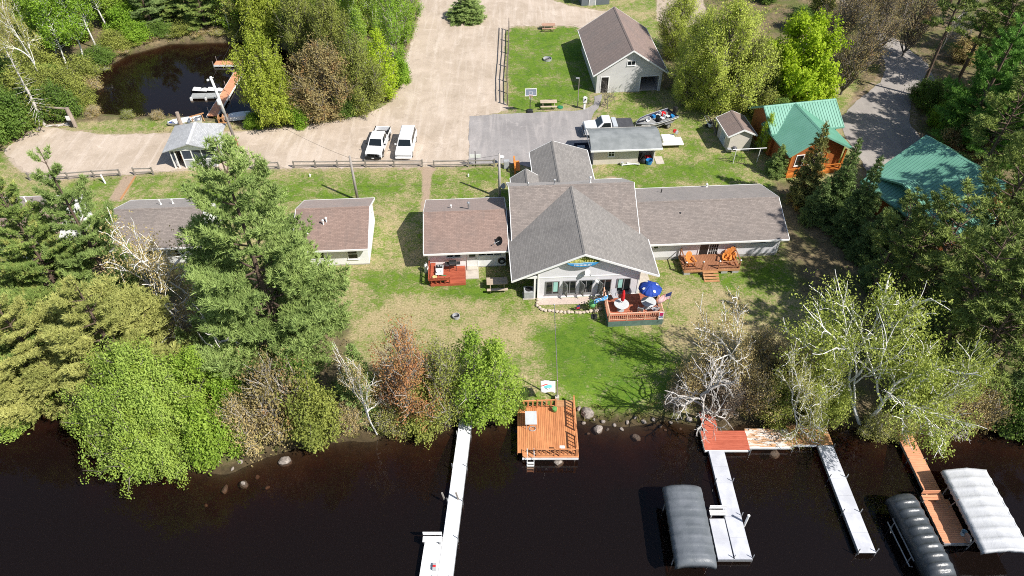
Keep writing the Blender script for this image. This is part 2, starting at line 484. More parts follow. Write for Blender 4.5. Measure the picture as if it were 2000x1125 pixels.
Z = ground_z(X, Y)
flatroad = np.maximum.reduce([sdist(X, Y, GRAVEL), sdist(X, Y, ASPHALT), sdist(X, Y, DRIVE)])
Z = np.where((flatroad > -1.2) & (Y > 45), Z * (1 - sst(flatroad, -1.2, -.2)), Z)

green = np.full(X.shape, .54)
for poly, v in ((lawnA, .80), (lawnB, .95), (lawnC, .80), (lawnD, .85), (lawnE, .74), (lawnF, .66), (lawnG, .6), (dryA, .32), (dryB, .38), (dryC, .46)):
    w = sst(sdist(X, Y, poly) + (vnoise(X, Y, 2.5, 33) - .5) * 4.0, -2.2, 2.2); green = green * (1 - w) + v * w
litter = np.clip(sum(sst(sdist(X, Y, f), -1.2, 1.5) for f in forest_z), 0, 1)
w = sst(sdist(X, Y, shade_z), -1.5, 1.5); litter = np.maximum(litter, w * .75)  # tree shade on this ground is put in as darker litter colour
grav = sst(np.maximum(sdist(X, Y, GRAVEL), sdist(X, Y, bare_z)), -1.1, .7)
path1 = world_poly([(824, 322), (843, 322), (838, 385), (834, 412), (822, 412), (826, 385)])
path2 = world_poly([(240, 345), (263, 345), (238, 392), (212, 392)])
path3 = world_poly([(1172, 345), (1200, 340), (1235, 345), (1225, 362), (1180, 362)])
dirt = np.maximum(sst(sdist(X, Y, path1), -.5, .3), sst(sdist(X, Y, path2), -.5, .3))
dirt = np.maximum(dirt, .6 * sst(sdist(X, Y, path3), -.8, .6))
dirt = np.maximum(dirt, .55 * sst(-np.abs(flatroad + .4), -1.3, 0))
bedmask = sst(-(Y - shore_y(X)), -1.2, -.1)
bedmask = np.maximum(bedmask, np.where(Y > 60, sst(sdist(X, Y, POND), -1.0, .2), 0))

def ground_material():
    t = NT('lawn_and_forest_floor'); geo = t.n('ShaderNodeNewGeometry'); pos = geo.outputs['Position']
    at = t.n('ShaderNodeAttribute', attribute_name='zone'); sp = t.n('ShaderNodeSeparateColor'); t.put(sp.inputs[0], at.outputs['Color'])
    a2 = t.n('ShaderNodeAttribute', attribute_name='zone2'); s2 = t.n('ShaderNodeSeparateColor'); t.put(s2.inputs[0], a2.outputs['Color'])
    n1 = t.noise(pos, .30, 5, .62, .4); n2 = t.noise(pos, 1.3, 5, .68, .3); n3 = t.noise(pos, 7.0, 4, .7); n4 = t.noise(pos, 28.0, 3, .7)
    st = []
    for ang, sc_ in ((.5, (4, 30, 1)), (-.7, (5, 34, 1)), (1.5, (4, 26, 1))):
        m_ = t.n('ShaderNodeMapping'); t.put(m_.inputs['Vector'], pos); m_.inputs['Rotation'].default_value = (0, 0, ang); m_.inputs['Scale'].default_value = sc_
        st.append(t.noise(m_.outputs[0], 1.0, 3, .6, 1.2))
    n6 = t.math('MAXIMUM', st[0], t.math('MAXIMUM', st[1], st[2])); n7 = t.math('MINIMUM', st[0], t.math('MINIMUM', st[1], st[2]))
    mp = t.n('ShaderNodeMapping'); t.put(mp.inputs['Vector'], pos); mp.inputs['Rotation'].default_value = (0, 0, .25); mp.inputs['Scale'].default_value = (1.2, 5.0, 1)
    n5 = t.noise(mp.outputs[0], 2.2, 3, .6)
    g = t.math('ADD', sp.outputs[0], t.math('MULTIPLY', t.math('SUBTRACT', n1, .5), 1.25))
    g = t.math('ADD', g, t.math('MULTIPLY', t.math('SUBTRACT', n2, .5), 1.3))
    g = t.math('ADD', g, t.math('MULTIPLY', t.math('SUBTRACT', n5, .5), .8))
    g = t.math('ADD', g, t.math('MULTIPLY', t.math('SUBTRACT', n3, .5), .9))
    gf = t.ramp(g, .22, .86)
    straw = t.mix(t.ramp(n3, .3, .7), (.55, .445, .255), (.33, .27, .13))
    lush = t.mix(t.ramp(n2, .3, .7), (.06, .155, .010), (.165, .265, .026))
    lush = t.mix(t.math('MULTIPLY', t.ramp(g, .95, 1.45), .55), lush, (.045, .125, .012))
    lawn = t.mix(gf, straw, lush)
    lawn = t.mix(t.math('MULTIPLY', t.ramp(n7, .46, .28), .75), lawn, t.mix(.6, lawn, (.025, .035, .010)))
    lawn = t.mix(t.math('MULTIPLY', t.ramp(n6, .54, .74), t.math('SUBTRACT', .62, t.math('MULTIPLY', gf, .45))), lawn, t.mix(.5, lawn, (.66, .58, .34)))
    lawn = t.mix(t.math('MULTIPLY', t.ramp(n4, .45, .75), .3), lawn, t.mix(.5, lawn, (.03, .035, .012)))
    lit = t.mix(t.ramp(n2, .3, .7), (.25, .19, .11), (.12, .10, .06))
    lit = t.mix(t.ramp(n3, .45, .75), lit, (.30, .235, .145))
    lit = t.mix(t.math('MULTIPLY', t.ramp(t.math('ADD', n1, t.math('MULTIPLY', n3, .3)), .58, .8), .75), lit, (.10, .135, .03))
    lf = t.ramp(t.math('ADD', sp.outputs[2], t.math('MULTIPLY', t.math('SUBTRACT', n2, .5), 1.0)), .3, .7)
    col = t.mix(lf, lawn, lit)
    drt = t.mix(n3, (.46, .35, .255), (.36, .265, .185))
    df = t.ramp(t.math('ADD', s2.outputs[0], t.math('MULTIPLY', t.math('SUBTRACT', n2, .5), 1.1)), .38, .72)
    col = t.mix(df, col, drt)
    gc = t.mix(n3, (.53, .44, .345), (.42, .34, .26))
    gf2 = t.ramp(t.math('ADD', sp.outputs[1], t.math('MULTIPLY', t.math('SUBTRACT', n2, .5), .7)), .42, .62)
    col = t.mix(gf2, col, gc)
    bed = t.mix(t.ramp(n2, .35, .7), (.095, .07, .038), (.05, .038, .022))
    col = t.mix(s2.outputs[1], col, bed)
    t.set(Base_Color=col, Roughness=.95, Specular_IOR_Level=.1)
    h = t.math('ADD', t.math('MULTIPLY', n3, .7), t.math('ADD', t.math('MULTIPLY', n4, .4), n6))
    t.set(Normal=t.bump(h, .75, .09))
    return t.m

def grid_mesh(name, X, Y, Z, mat):
    ny, nx = X.shape
    me = bpy.data.meshes.new(name)
    co = np.stack([X, Y, Z], -1).reshape(-1, 3)
    i = np.arange(nx * ny).reshape(ny, nx)
    f = np.stack([i[:-1, :-1], i[:-1, 1:], i[1:, 1:], i[1:, :-1]], -1).reshape(-1, 4)
    me.vertices.add(len(co)); me.vertices.foreach_set('co', co.ravel())
    me.loops.add(f.size); me.loops.foreach_set('vertex_index', f.ravel())
    me.polygons.add(len(f)); me.polygons.foreach_set('loop_start', np.arange(len(f)) * 4)
    me.polygons.foreach_set('use_smooth', np.ones(len(f), bool))
    me.materials.append(mat); me.update(calc_edges=True); me.validate()
    return me

gm = grid_mesh('ground', X, Y, Z, ground_material())
for nm, chans in (('zone', (green, grav, litter)), ('zone2', (dirt, bedmask, grav * 0))):
    at = gm.attributes.new(nm, 'FLOAT_COLOR', 'POINT')
    arr = np.stack([*chans, np.ones_like(green)], -1).reshape(-1)
    at.data.foreach_set('color', arr)
go = bpy.data.objects.new('ground', gm); COL.objects.link(go)
tag(go, kind='structure', label='grassy ground with dry straw patches, leaf litter and sloping shore')

def wobble(poly, step, amp, seed):
    r = np.random.default_rng(seed); out = []
    n = len(poly)
    for i in range(n):
        a, b = poly[i], poly[(i + 1) % n]; L = np.hypot(*(b - a)); k = max(1, int(L / step))
        nrm = np.array([-(b - a)[1], (b - a)[0]]) / (L + 1e-9)
        for j in range(k):
            out.append(a + (b - a) * j / k + nrm * (r.random() - .5) * amp)
    return np.array(out)

def sheet(name, poly, z, mat, label):
    me = bpy.data.meshes.new(name)
    me.from_pydata([(x, y, z) for x, y in poly], [], [tuple(range(len(poly)))])
    if me.polygons[0].normal.z < 0: me.flip_normals()
    me.materials.append(mat); me.update()
    o = bpy.data.objects.new(name, me); COL.objects.link(o)
    return tag(o, label=label, kind='structure')

def road_material(name, c1, c2, c3, fine, tracks):
    t = NT(name); pos = t.n('ShaderNodeNewGeometry').outputs['Position']
    n1 = t.noise(pos, .22, 5, .6, .6); n2 = t.noise(pos, 1.6, 5, .65); n3 = t.noise(pos, 11, 4, .75); n4 = t.noise(pos, 40, 2, .7)
    mp = t.n('ShaderNodeMapping'); t.put(mp.inputs['Vector'], pos); mp.inputs['Rotation'].default_value = (0, 0, tracks); mp.inputs['Scale'].default_value = (1.4, .12, 1)
    tr = t.noise(mp.outputs[0], 1.0, 4, .6, .6)
    col = t.mix(t.ramp(n1, .3, .7), c1, c2)
    col = t.mix(t.math('MULTIPLY', t.ramp(tr, .45, .72), .65), col, c3)
    col = t.mix(t.math('MULTIPLY', t.ramp(n2, .5, .8), .35), col, c2)
    col = t.mix(t.math('MULTIPLY', t.ramp(n3, .4, .8), fine), col, tuple(x * .55 for x in c2))
    col = t.mix(t.math('MULTIPLY', t.ramp(n4, .5, .8), fine), col, tuple(min(1, x * 1.3) for x in c1))
    mid = t.noise(pos, .7, 6, .7, 1.0)
    col = t.mix(t.math('MULTIPLY', t.ramp(mid, .52, .75), .5), col, tuple(x * .72 for x in c2))
    col = t.mix(t.math('MULTIPLY', t.ramp(mid, .46, .28), .4), col, tuple(min(1, x * 1.15) for x in c3))
    t.set(Base_Color=col, Roughness=.95, Specular_IOR_Level=.12, Normal=t.bump(t.math('ADD', n3, n4), .35, .03))
    return t.m
M_gravel = road_material('pale_gravel', (.52, .43, .345), (.40, .325, .25), (.60, .515, .435), .55, 0.05)
M_asphalt = road_material('worn_asphalt', (.33, .31, .30), (.25, .235, .23), (.42, .385, .365), .4, 1.2)
M_drive = road_material('driveway_asphalt', (.35, .32, .29), (.285, .26, .238), (.385, .35, .32), .35, .4)
sheet('gravel_road', wobble(GRAVEL, .7, .7, 5), .020, M_gravel, 'pale pinkish gravel road and parking area')
sheet('asphalt_pad', wobble(ASPHALT, .7, .22, 6), .028, M_asphalt, 'worn grey asphalt pad behind the lodge')
sheet('driveway', wobble(DRIVE, .8, .25, 7), .020, M_drive, 'grey asphalt driveway between the green-roofed houses')

# ------------------------------------------------------------------ water
def water_material(name, dens, tintc, scat):
    t = NT(name); nt = t.t
    nt.nodes.remove(t.b)
    pos = t.n('ShaderNodeNewGeometry').outputs['Position']
    w = t.math('ADD', t.noise(pos, 1.1, 3, .6, .5), t.math('MULTIPLY', t.noise(pos, 5.0, 2, .6), .25))
    nrm = t.bump(w, .10, .04)
    fr = t.n('ShaderNodeFresnel', IOR=1.33); t.put(fr.inputs['Normal'], nrm)
    gl = t.n('ShaderNodeBsdfGlossy', Roughness=.04, Normal=nrm); t.put(gl.inputs['Color'], (.9, .9, .9))
    tp = t.n('ShaderNodeBsdfTransparent'); t.put(tp.inputs['Color'], (.97, .95, .92))
    df = t.n('ShaderNodeBsdfDiffuse', Color=scat)
    m1 = t.n('ShaderNodeMixShader', Fac=.35); nt.links.new(tp.outputs[0], m1.inputs[1]); nt.links.new(df.outputs[0], m1.inputs[2])
    m2 = t.n('ShaderNodeMixShader'); t.put(m2.inputs[0], fr.outputs[0]); nt.links.new(m1.outputs[0], m2.inputs[1]); nt.links.new(gl.outputs[0], m2.inputs[2])
    nt.links.new(m2.outputs[0], t.out.inputs['Surface'])
    va = t.n('ShaderNodeVolumeAbsorption', Density=dens, Color=tintc)
    nt.links.new(va.outputs[0], t.out.inputs['Volume'])
    return t.m
b = MB().box(-1500, 1500, -1500, 44, -8.0, WATER_Z)
lk = b.build('lake_water', water_material('lake_water', 2.0, (.68, .38, .18), (.019, .0125, .0105)))
tag(lk, label='dark brown tannin-stained lake water', kind='structure')
pw = MB(); pp = POND
c0 = pp.mean(0); pp2 = [tuple(c0 + (q - c0) * (1 + .9 / max(1, np.hypot(*(q - c0))))) for q in pp]
pw.prism(pp2, -4.0, POND_Z)
po = pw.build('pond_water', water_material('pond_water', 2.6, (.66, .40, .2), (.021, .0135, .010)))
tag(po, label='small dark brown pond beside the gravel road', kind='structure')
# ================================================================== vegetation library
def basis(w, rnd):
    w = w / (np.linalg.norm(w, axis=1, keepdims=True) + 1e-9)
    a = rnd.normal(size=w.shape); u = np.cross(w, a); u /= (np.linalg.norm(u, axis=1, keepdims=True) + 1e-9)
    return u, np.cross(w, u), w

def bake(name, templates, pos, axis, scale, tint, rnd, mat):
    """many small leaf shapes written straight into one mesh; tint per shape"""
    pos = np.asarray(pos, float); axis = np.asarray(axis, float); n = len(pos)
    scale = np.broadcast_to(np.asarray(scale, float), (n,)); tint = np.asarray(tint, float)
    u, v, w = basis(axis, rnd)
    pick = rnd.integers(0, len(templates), n)
    V = []; T = []; k = templates[0][1]
    for i, (tv, kk) in enumerate(templates):
        m = pick == i
        if not m.any(): continue
        q = pos[m][:, None, :] + scale[m][:, None, None] * (tv[None, :, 0:1] * u[m][:, None, :] + tv[None, :, 1:2] * v[m][:, None, :] + tv[None, :, 2:3] * w[m][:, None, :])
        V.append(q.reshape(-1, 3)); T.append(np.repeat(tint[m], len(tv)))
    V = np.concatenate(V); T = np.concatenate(T)
    # each leaf a touch of its own
    T = np.clip(T + np.repeat(rnd.normal(0, .12, len(V) // k), k), 0, 1)
    nf = len(V) // k
    me = bpy.data.meshes.new(name)
    me.vertices.add(len(V)); me.vertices.foreach_set('co', V.ravel())
    me.loops.add(len(V)); me.loops.foreach_set('vertex_index', np.arange(len(V)))
    me.polygons.add(nf); me.polygons.foreach_set('loop_start', np.arange(nf) * k)
    me.materials.append(mat)
    me.update(calc_edges=True)
    at = me.attributes.new('tint', 'FLOAT', 'POINT'); at.data.foreach_set('value', T)
    return me

def needle_tuft(n, ln, w, spread, rnd):
    vs = []
    for _ in range(n):
        t = rnd.random() * 2 * math.pi; s = spread * math.sqrt(rnd.random()); d = np.array([math.cos(t) * math.sin(s), math.sin(t) * math.sin(s), math.cos(s)])
        sd_ = np.cross(d, rnd.normal(size=3)); sd_ /= np.linalg.norm(sd_) + 1e-9
        l = ln * (.7 + .5 * rnd.random()); o = rnd.normal(size=3) * .02
        vs += [o - sd_ * w * .5, o + sd_ * w * .5, o + d * l + sd_ * w * .12]
    return (np.array(vs), 3)

def leaf_clump(n, r, leaf, rnd, flat=.6, narrow=.62):
    vs = []
    for _ in range(n):
        c = rnd.normal(size=3); c /= np.linalg.norm(c); c *= r * rnd.random() ** .45; c[2] *= flat
        nn = rnd.normal(size=3); nn[2] = abs(nn[2]) + .55; nn /= np.linalg.norm(nn)
        a = np.cross(nn, rnd.normal(size=3)); a /= np.linalg.norm(a) + 1e-9; b_ = np.cross(nn, a)
        l = leaf * (.7 + .6 * rnd.random())
        vs += [c - a * l * .5, c + b_ * l * narrow * .5, c + a * l * .55, c - b_ * l * narrow * .5]
    return (np.array(vs), 4)

def tubes(name, segs, mat, n=5):
    """limbs: (p0, p1, r0, r1) runs"""
    P0 = np.array([s[0] for s in segs]); P1 = np.array([s[1] for s in segs]); r0 = np.array([s[2] for s in segs]); r1 = np.array([s[3] for s in segs])
    d = P1 - P0; d /= np.linalg.norm(d, axis=1, keepdims=True) + 1e-9
    up = np.where(np.abs(d[:, 2:3]) < .9, np.array([[0, 0, 1.]]), np.array([[1., 0, 0]]))
    ux = np.cross(d, up); ux /= np.linalg.norm(ux, axis=1, keepdims=True); uy = np.cross(d, ux)
    t = np.arange(n) * 2 * math.pi / n; c = np.cos(t)[None, :, None]; s_ = np.sin(t)[None, :, None]
    ring = ux[:, None, :] * c + uy[:, None, :] * s_
    A = P0[:, None, :] + ring * r0[:, None, None]; B = P1[:, None, :] + ring * r1[:, None, None]
    V = np.concatenate([A, B], 1).reshape(-1, 3); m = len(segs)
    k = np.arange(n); f = np.stack([k, (k + 1) % n, (k + 1) % n + n, k + n], -1)
    F = (f[None] + (np.arange(m) * 2 * n)[:, None, None]).reshape(-1, 4)
    me = bpy.data.meshes.new(name)
    me.vertices.add(len(V)); me.vertices.foreach_set('co', V.ravel())
    me.loops.add(F.size); me.loops.foreach_set('vertex_index', F.ravel())
    me.polygons.add(len(F)); me.polygons.foreach_set('loop_start', np.arange(len(F)) * 4)
    me.polygons.foreach_set('use_smooth', np.ones(len(F), bool))
    me.materials.append(mat); me.update(calc_edges=True)
    return me

def conifer(seed, H, z0, Rm, spacing, per, shape, elev_lo, elev_hi, step, blen, tuft, tuft_n, needle_w, spread, density=1.0, gaps=.0, sub_from=.2, trunk_r=.22, tipup=.25, clump_ends=False, mat=None, barkm=None, stub=0):
    r = np.random.default_rng(seed); segs = []; pos = []; axis = []; tint = []
    k = 9; wob = np.cumsum(r.normal(0, .03, (k + 1, 2)), 0)
    tp = [np.array([wob[i, 0], wob[i, 1], H * i / k]) for i in range(k + 1)]
    def trunk_at(z):
        q = min(max(z / H * k, 0), k - 1e-6); i = int(q); return tp[i] + (tp[i + 1] - tp[i]) * (q - i)
    for i in range(k):
        segs.append((tp[i], tp[i + 1], trunk_r * (1 - .93 * i / k), trunk_r * (1 - .93 * (i + 1) / k)))
    for _ in range(stub):
        z = H * (.12 + .6 * r.random()) * max(z0, .3) / .6; az = r.random() * 6.283; p = trunk_at(min(z, H * .9))
        L = .5 + 1.3 * r.random(); d = np.array([math.cos(az), math.sin(az), r.normal(0, .15)])
        segs.append((p, p + d * L, .035, .01))
    z = z0 * H; lev = 0
    while z < H - .25:
        t = (z - z0 * H) / (H - z0 * H)
        L0 = Rm * shape(t)
        n = max(3, int(round(per * (1 - .35 * t))))
        az0 = r.random() * 6.283
        for j in range(n):
            if r.random() < gaps: continue
            az = az0 + j * 6.283 / n + r.normal(0, .22)
            L = max(.22, L0 * (.72 + .5 * r.random()))
            el = elev_lo + (elev_hi - elev_lo) * t + r.normal(0, .09)
            p = trunk_at(z + r.normal(0, .08)).copy(); hd = np.array([math.cos(az), math.sin(az), 0.0])
            m = 5; pts = [p]; e = el; side = np.array([-hd[1], hd[0], 0]); bend = r.normal(0, .12)
            for q in range(m):
                e2 = e + tipup * (q / m) ** 1.5 * 2
                d = hd * math.cos(e2) + np.array([0, 0, math.sin(e2)]) + side * bend * q / m
                d /= np.linalg.norm(d); p = p + d * L / m; pts.append(p)
            br = min(.085, .018 + .014 * L)
            for q in range(m): segs.append((pts[q], pts[q + 1], br * (1 - .8 * q / m), br * (1 - .8 * (q + 1) / m)))
            btint = np.clip(.5 + r.normal(0, .2), 0, 1)
            s = max(sub_from, .12 / max(L, .2)); 
            ds = step / L
            while s <= 1.0:
                fi = min(s * m, m - 1e-6); i = int(fi); c = pts[i] + (pts[i + 1] - pts[i]) * (fi - i); bd = pts[i + 1] - pts[i]; bd = bd / np.linalg.norm(bd)
                wid = blen * L * (math.sin(math.pi * min(1, .18 + s * .8)) ** .8) * (.7 + .6 * r.random()) if not clump_ends else blen * L * (.6 + .8 * r.random())
                for sg in (-1, 1):
                    if r.random() > density: continue
                    a_ = .75 + r.normal(0, .18)
                    bdir = bd * math.cos(a_) + np.cross([0, 0, 1.0], bd) * sg * math.sin(a_); bdir[2] += .10 + r.normal(0, .12)
                    nt = max(1, int(wid / (tuft * .55)))
                    for q in range(nt):
                        o = c + bdir * wid * (q + .6) / nt + r.normal(0, .05, 3)
                        pos.append(o); axis.append(bdir * .8 + np.array([0, 0, .75]) + r.normal(0, .25, 3)); tint.append(btint + r.normal(0, .12) + .25 * (s - .5))
                s += ds * (.8 + .4 * r.random())
            pos.append(pts[-1]); axis.append(pts[-1] - pts[-2]); tint.append(btint + .2)
        z += spacing * (.75 + .5 * r.random()); lev += 1
    for q in range(5): pos.append(trunk_at(H - .1 * q) + r.normal(0, .06, 3)); axis.append([r.normal(0, .3), r.normal(0, .3), 1]); tint.append(.7)
    tm = [needle_tuft(tuft_n, tuft, needle_w, spread, r) for _ in range(4)]
    crown = bake('pine_crown', tm, pos, axis, r.uniform(.75, 1.25, len(pos)), np.clip(tint, 0, 1), r, mat)
    return dict(trunk=tubes('pine_trunk', segs, barkm or M_bark_pine), crown=crown, H=H, R=Rm)

def broadleaf(seed, H, trunk, levels, kids, spread, up, ratio, r0, leaf, clump_n, clump_r, per_twig, lean=(0, 0), stems=1, mat=None, barkm=None, wander=.18, inner=0.35, flat=.6, bare=False, droop=0.0, side_from=.35, twig_r=.007):
    r = np.random.default_rng(seed); segs = []; pos = []; axis = []; tint = []
    def grow(p, d, L, rad, lev, tn):
        m = 4 if lev < 2 else 3; q = p; pts = [p]; dd = d.copy()
        for i in range(m):
            dd = dd + r.normal(0, wander, 3) + np.array([0, 0, up * (.5 if lev else .2)]) - np.array([0, 0, droop * (lev >= levels - 1)])
            dd /= np.linalg.norm(dd); q2 = q + dd * L / m
            a0 = rad * (1 - .45 * i / m); a1 = rad * (1 - .45 * (i + 1) / m)
            segs.append((q, q2, a0, a1)); q = q2; pts.append(q)
        if lev >= levels:
            if not bare:
                for _ in range(per_twig):
                    s = r.random() ** .7 * m; i = min(int(s), m - 1); c = pts[i] + (pts[i + 1] - pts[i]) * (s - i)
                    pos.append(c + r.normal(0, clump_r * .35, 3)); axis.append([r.normal(0, .35), r.normal(0, .35), 1]); tint.append(tn + r.normal(0, .15))
            return
        if lev >= levels - 1 and not bare and inner > 0:
            for _ in range(int(per_twig * inner) + (r.random() < (per_twig * inner) % 1)):
                i = r.integers(1, m); pos.append(pts[i] + r.normal(0, clump_r * .5, 3)); axis.append([r.normal(0, .3), r.normal(0, .3), 1]); tint.append(tn + r.normal(0, .15))
        nk = kids[min(lev, len(kids) - 1)]; az0 = r.random() * 6.283
        for j in range(nk):
            s = side_from + (1 - side_from) * (j + .5 * r.random()) / max(1, nk - .5); s = min(s, 1.0)
            if j == nk - 1: s = 1.0
            fi = min(s * m, m - 1e-6); i = int(fi); c = pts[i] + (pts[i + 1] - pts[i]) * (fi - i)
            ax_ = pts[i + 1] - pts[i]; ax_ /= np.linalg.norm(ax_)
            az = az0 + j * 2.4 + r.normal(0, .3); ang = spread * (.75 + .5 * r.random()) * (.45 if j == nk - 1 else 1)
            u_ = np.cross(ax_, [.3, .5, .8]); u_ /= np.linalg.norm(u_); v_ = np.cross(ax_, u_)
            nd = ax_ * math.cos(ang) + (u_ * math.cos(az) + v_ * math.sin(az)) * math.sin(ang)
            grow(c, nd, L * ratio * (.75 + .5 * r.random()), max(twig_r, rad * (.62 if j < nk - 1 else .72)), lev + 1, np.clip(tn + r.normal(0, .14), 0, 1))
    for s in range(stems):
        a = r.random() * 6.283; k = .0 if stems == 1 else .45
        d = np.array([lean[0] + math.cos(a) * k, lean[1] + math.sin(a) * k, 1.0]); d /= np.linalg.norm(d)
        p = np.array([math.cos(a), math.sin(a), 0]) * (.0 if stems == 1 else .15)
        grow(p + np.array([0, 0, -.15]), d, trunk * (1 if stems == 1 else .7 + .5 * r.random()), r0 if stems == 1 else r0 * .6, 0, .5)
    top = max(max(s[1][2] for s in segs), 1e-3); f = H / top
    segs = [(a * f, b * f, c, d) for a, b, c, d in segs]
    tk = tubes('limbs', segs, barkm or M_bark_grey)
    xy = np.array([s[1][:2] for s in segs]); Rr = np.percentile(np.hypot(xy[:, 0], xy[:, 1]), 96)
    crown = None
    if not bare:
        tm = [leaf_clump(clump_n, clump_r, leaf, r, flat) for _ in range(4)]
        crown = bake('leaf_crown', tm, np.array(pos) * f, axis, r.uniform(.7, 1.3, len(pos)), np.clip(tint, 0, 1), r, mat)
    return dict(trunk=tk, crown=crown, H=H, R=Rr)

def bushy(seed, H, R_, prof, limbs, leaf, cn, cr, z_lo=.1, dens=3.2, trunk_r=.14, rise=.3, mat=None, barkm=None, ground_fan=False, side=3, flat=1.3, twig_r=.008, jit=.6, lean=.0, narrow=.62):
    """full crown: limbs rise from the stem to an uneven egg-shaped outline, leaf sprays along their outer length"""
    r = np.random.default_rng(seed); segs = []; pos = []; axis = []; tint = []
    k = 7; wob = np.cumsum(r.normal(0, .05 * H / k, (k + 1, 2)), 0); tp = [np.array([wob[i, 0], wob[i, 1], H * .93 * i / k]) for i in range(k + 1)]
    if not ground_fan:
        for i in range(k): segs.append((tp[i], tp[i + 1], trunk_r * (1 - .9 * i / k), trunk_r * (1 - .9 * (i + 1) / k)))
    def stem(z):
        q = min(max(z / (H * .93) * k, 0), k - 1e-6); i = int(q); return tp[i] + (tp[i + 1] - tp[i]) * (q - i)
    def run(a, c, b, rad, n, s0, tn, m=4):
        cv = lambda s: a * (1 - s) ** 2 + c * 2 * s * (1 - s) + b * s * s
        L = np.linalg.norm(b - a); p = a
        for i in range(m):
            q = cv((i + 1) / m); segs.append((p, q, max(twig_r, rad * (1 - .85 * i / m)), max(twig_r * .7, rad * (1 - .85 * (i + 1) / m)))); p = q
        for _ in range(n):
            s = s0 + (1 - s0) * r.random() ** .8; q = cv(s); d = cv(min(1, s + .05)) - cv(s - .05)
            pos.append(q + r.normal(0, cr * jit, 3)); axis.append(d / (np.linalg.norm(d) + 1e-9) + np.array([0, 0, .35]) + r.normal(0, .25, 3)); tint.append(tn + r.normal(0, .12) + .2 * (s - .6))
        return cv
    nb = max(6, limbs // 6); bt = z_lo + (1 - z_lo) * ((np.arange(nb) + r.random(nb)) / nb) ** .85; ba = np.arange(nb) * 2.399 + r.normal(0, .25, nb); bl = r.uniform(.66, 1.16, nb); bn = r.normal(0, .17, nb)
    for i in range(limbs):
        q_ = i % nb; t = float(np.clip(bt[q_] + r.normal(0, .055), z_lo, 1)); az = ba[q_] + r.normal(0, .24)
        rr = R_ * prof(t) * bl[q_] * r.uniform(.78, 1.08)
        tip = np.array([rr * math.cos(az), rr * math.sin(az), min(H, H * t + r.normal(0, .03 * H))]) + np.append(stem(H * t * .93)[:2], 0)
        a = np.array([math.cos(az), math.sin(az), 0]) * .1 if ground_fan else stem(max(.04 * H, H * t - rise * H * (.35 + prof(t)) * r.uniform(.7, 1.2)))
        c = a + (tip - a) * np.array([.6, .6, .35 if not ground_fan else .62]); tn = np.clip(.5 + bn[q_] + r.normal(0, .12), 0, 1)
        L = np.linalg.norm(tip - a); n = max(2, int(dens * (L * .55 + .35)))
        cv = run(a, c, tip, min(trunk_r * .5, .012 + .012 * L), n, .38, tn)
        for j in range(side):
            s = r.uniform(.35, .9); b0 = cv(s); d = cv(min(1, s + .05)) - cv(s - .05); d /= np.linalg.norm(d) + 1e-9
            o = np.cross(d, r.normal(size=3)); o /= np.linalg.norm(o) + 1e-9
            l2 = L * r.uniform(.18, .36); e = b0 + (d * .7 + o * .75 + np.array([0, 0, .15])) * l2
            run(b0, (b0 + e) / 2 + o * .1 * l2, e, .01 + .006 * L, max(1, int(dens * l2 * 1.0)), .3, np.clip(tn + r.normal(0, .12), 0, 1), 3)
    tk = tubes('limbs', segs, barkm or M_bark_grey)
    tm = [leaf_clump(cn, cr, leaf, r, flat, narrow) for _ in range(5)]
    crown = bake('leaf_crown', tm, np.array(pos), axis, r.uniform(.65, 1.3, len(pos)), np.clip(tint, 0, 1), r, mat)
    return dict(trunk=tk, crown=crown, H=H, R=R_)

F_wpine = foliage('white_pine_needles', (.17, .255, .07), (.40, .51, .16), .15)
F_wpine2 = foliage('olive_pine_needles', (0.263, 0.291, 0.0784), (0.504, 0.504, 0.157), .15)
F_wpine3 = foliage('mixed_pine_needles', (0.156, 0.244, 0.06), (0.362, 0.463, 0.119), .15, c3=(0.45, 0.463, 0.138))
F_spruce = foliage('spruce_needles', (.085, .15, .05), (.30, .40, .13), .1)
F_spruceb = foliage('browning_spruce_needles', (0.12, 0.156, 0.048), (0.3, 0.3, 0.096), .08, c3=(0.384, 0.216, 0.054))
F_rpine = foliage('red_pine_needles', (.085, .14, .036), (.31, .375, .09), .1)
F_rpine2 = foliage('bright_pine_needles', (0.108, 0.252, 0.042), (0.252, 0.444, 0.084), .12)
F_lime = foliage('lime_leaves', (0.313, 0.454, 0.0162), (0.497, 0.626, 0.0432), .42)
F_light = foliage('light_green_leaves', (.25, .375, .058), (.45, .57, .125), .35, c3=(.30, .40, .05))
F_bright = foliage('bright_green_leaves', (0.172, 0.322, 0.0253), (0.333, 0.494, 0.0575), .38)
F_aspen = foliage('aspen_leaves', (0.213, 0.347, 0.0392), (0.392, 0.526, 0.0784), .4)
F_birch = foliage('birch_leaves', (0.345, 0.356, 0.092), (0.54, 0.529, 0.161), .38)
F_birch2 = foliage('fresh_birch_leaves', (0.322, 0.385, 0.069), (0.517, 0.575, 0.138), .38)
F_tan = foliage('dry_catkins', (.42, .325, .14), (.60, .48, .22), .3, c3=(.44, .41, .12))
F_yel = foliage('yellow_green_leaves', (0.287, 0.356, 0.0345), (0.46, 0.529, 0.0805), .38)
F_pale = foliage('pale_green_young_leaves', (.42, .50, .075), (.60, .66, .14), .42)
F_olive = foliage('olive_leaves', (0.221, 0.262, 0.0552), (0.386, 0.414, 0.0897), .32)
F_brown = foliage('brown_budding_leaves', (0.25, 0.206, 0.0875), (0.413, 0.338, 0.138), .3, c3=(0.375, 0.213, 0.0875))
F_red = foliage('red_budding_leaves', (.42, .17, .08), (.48, .27, .105), .3, c3=(.29, .27, .09))
F_dark = foliage('dark_green_shrub_leaves', (0.0845, 0.156, 0.026), (0.195, 0.299, 0.052), .32)
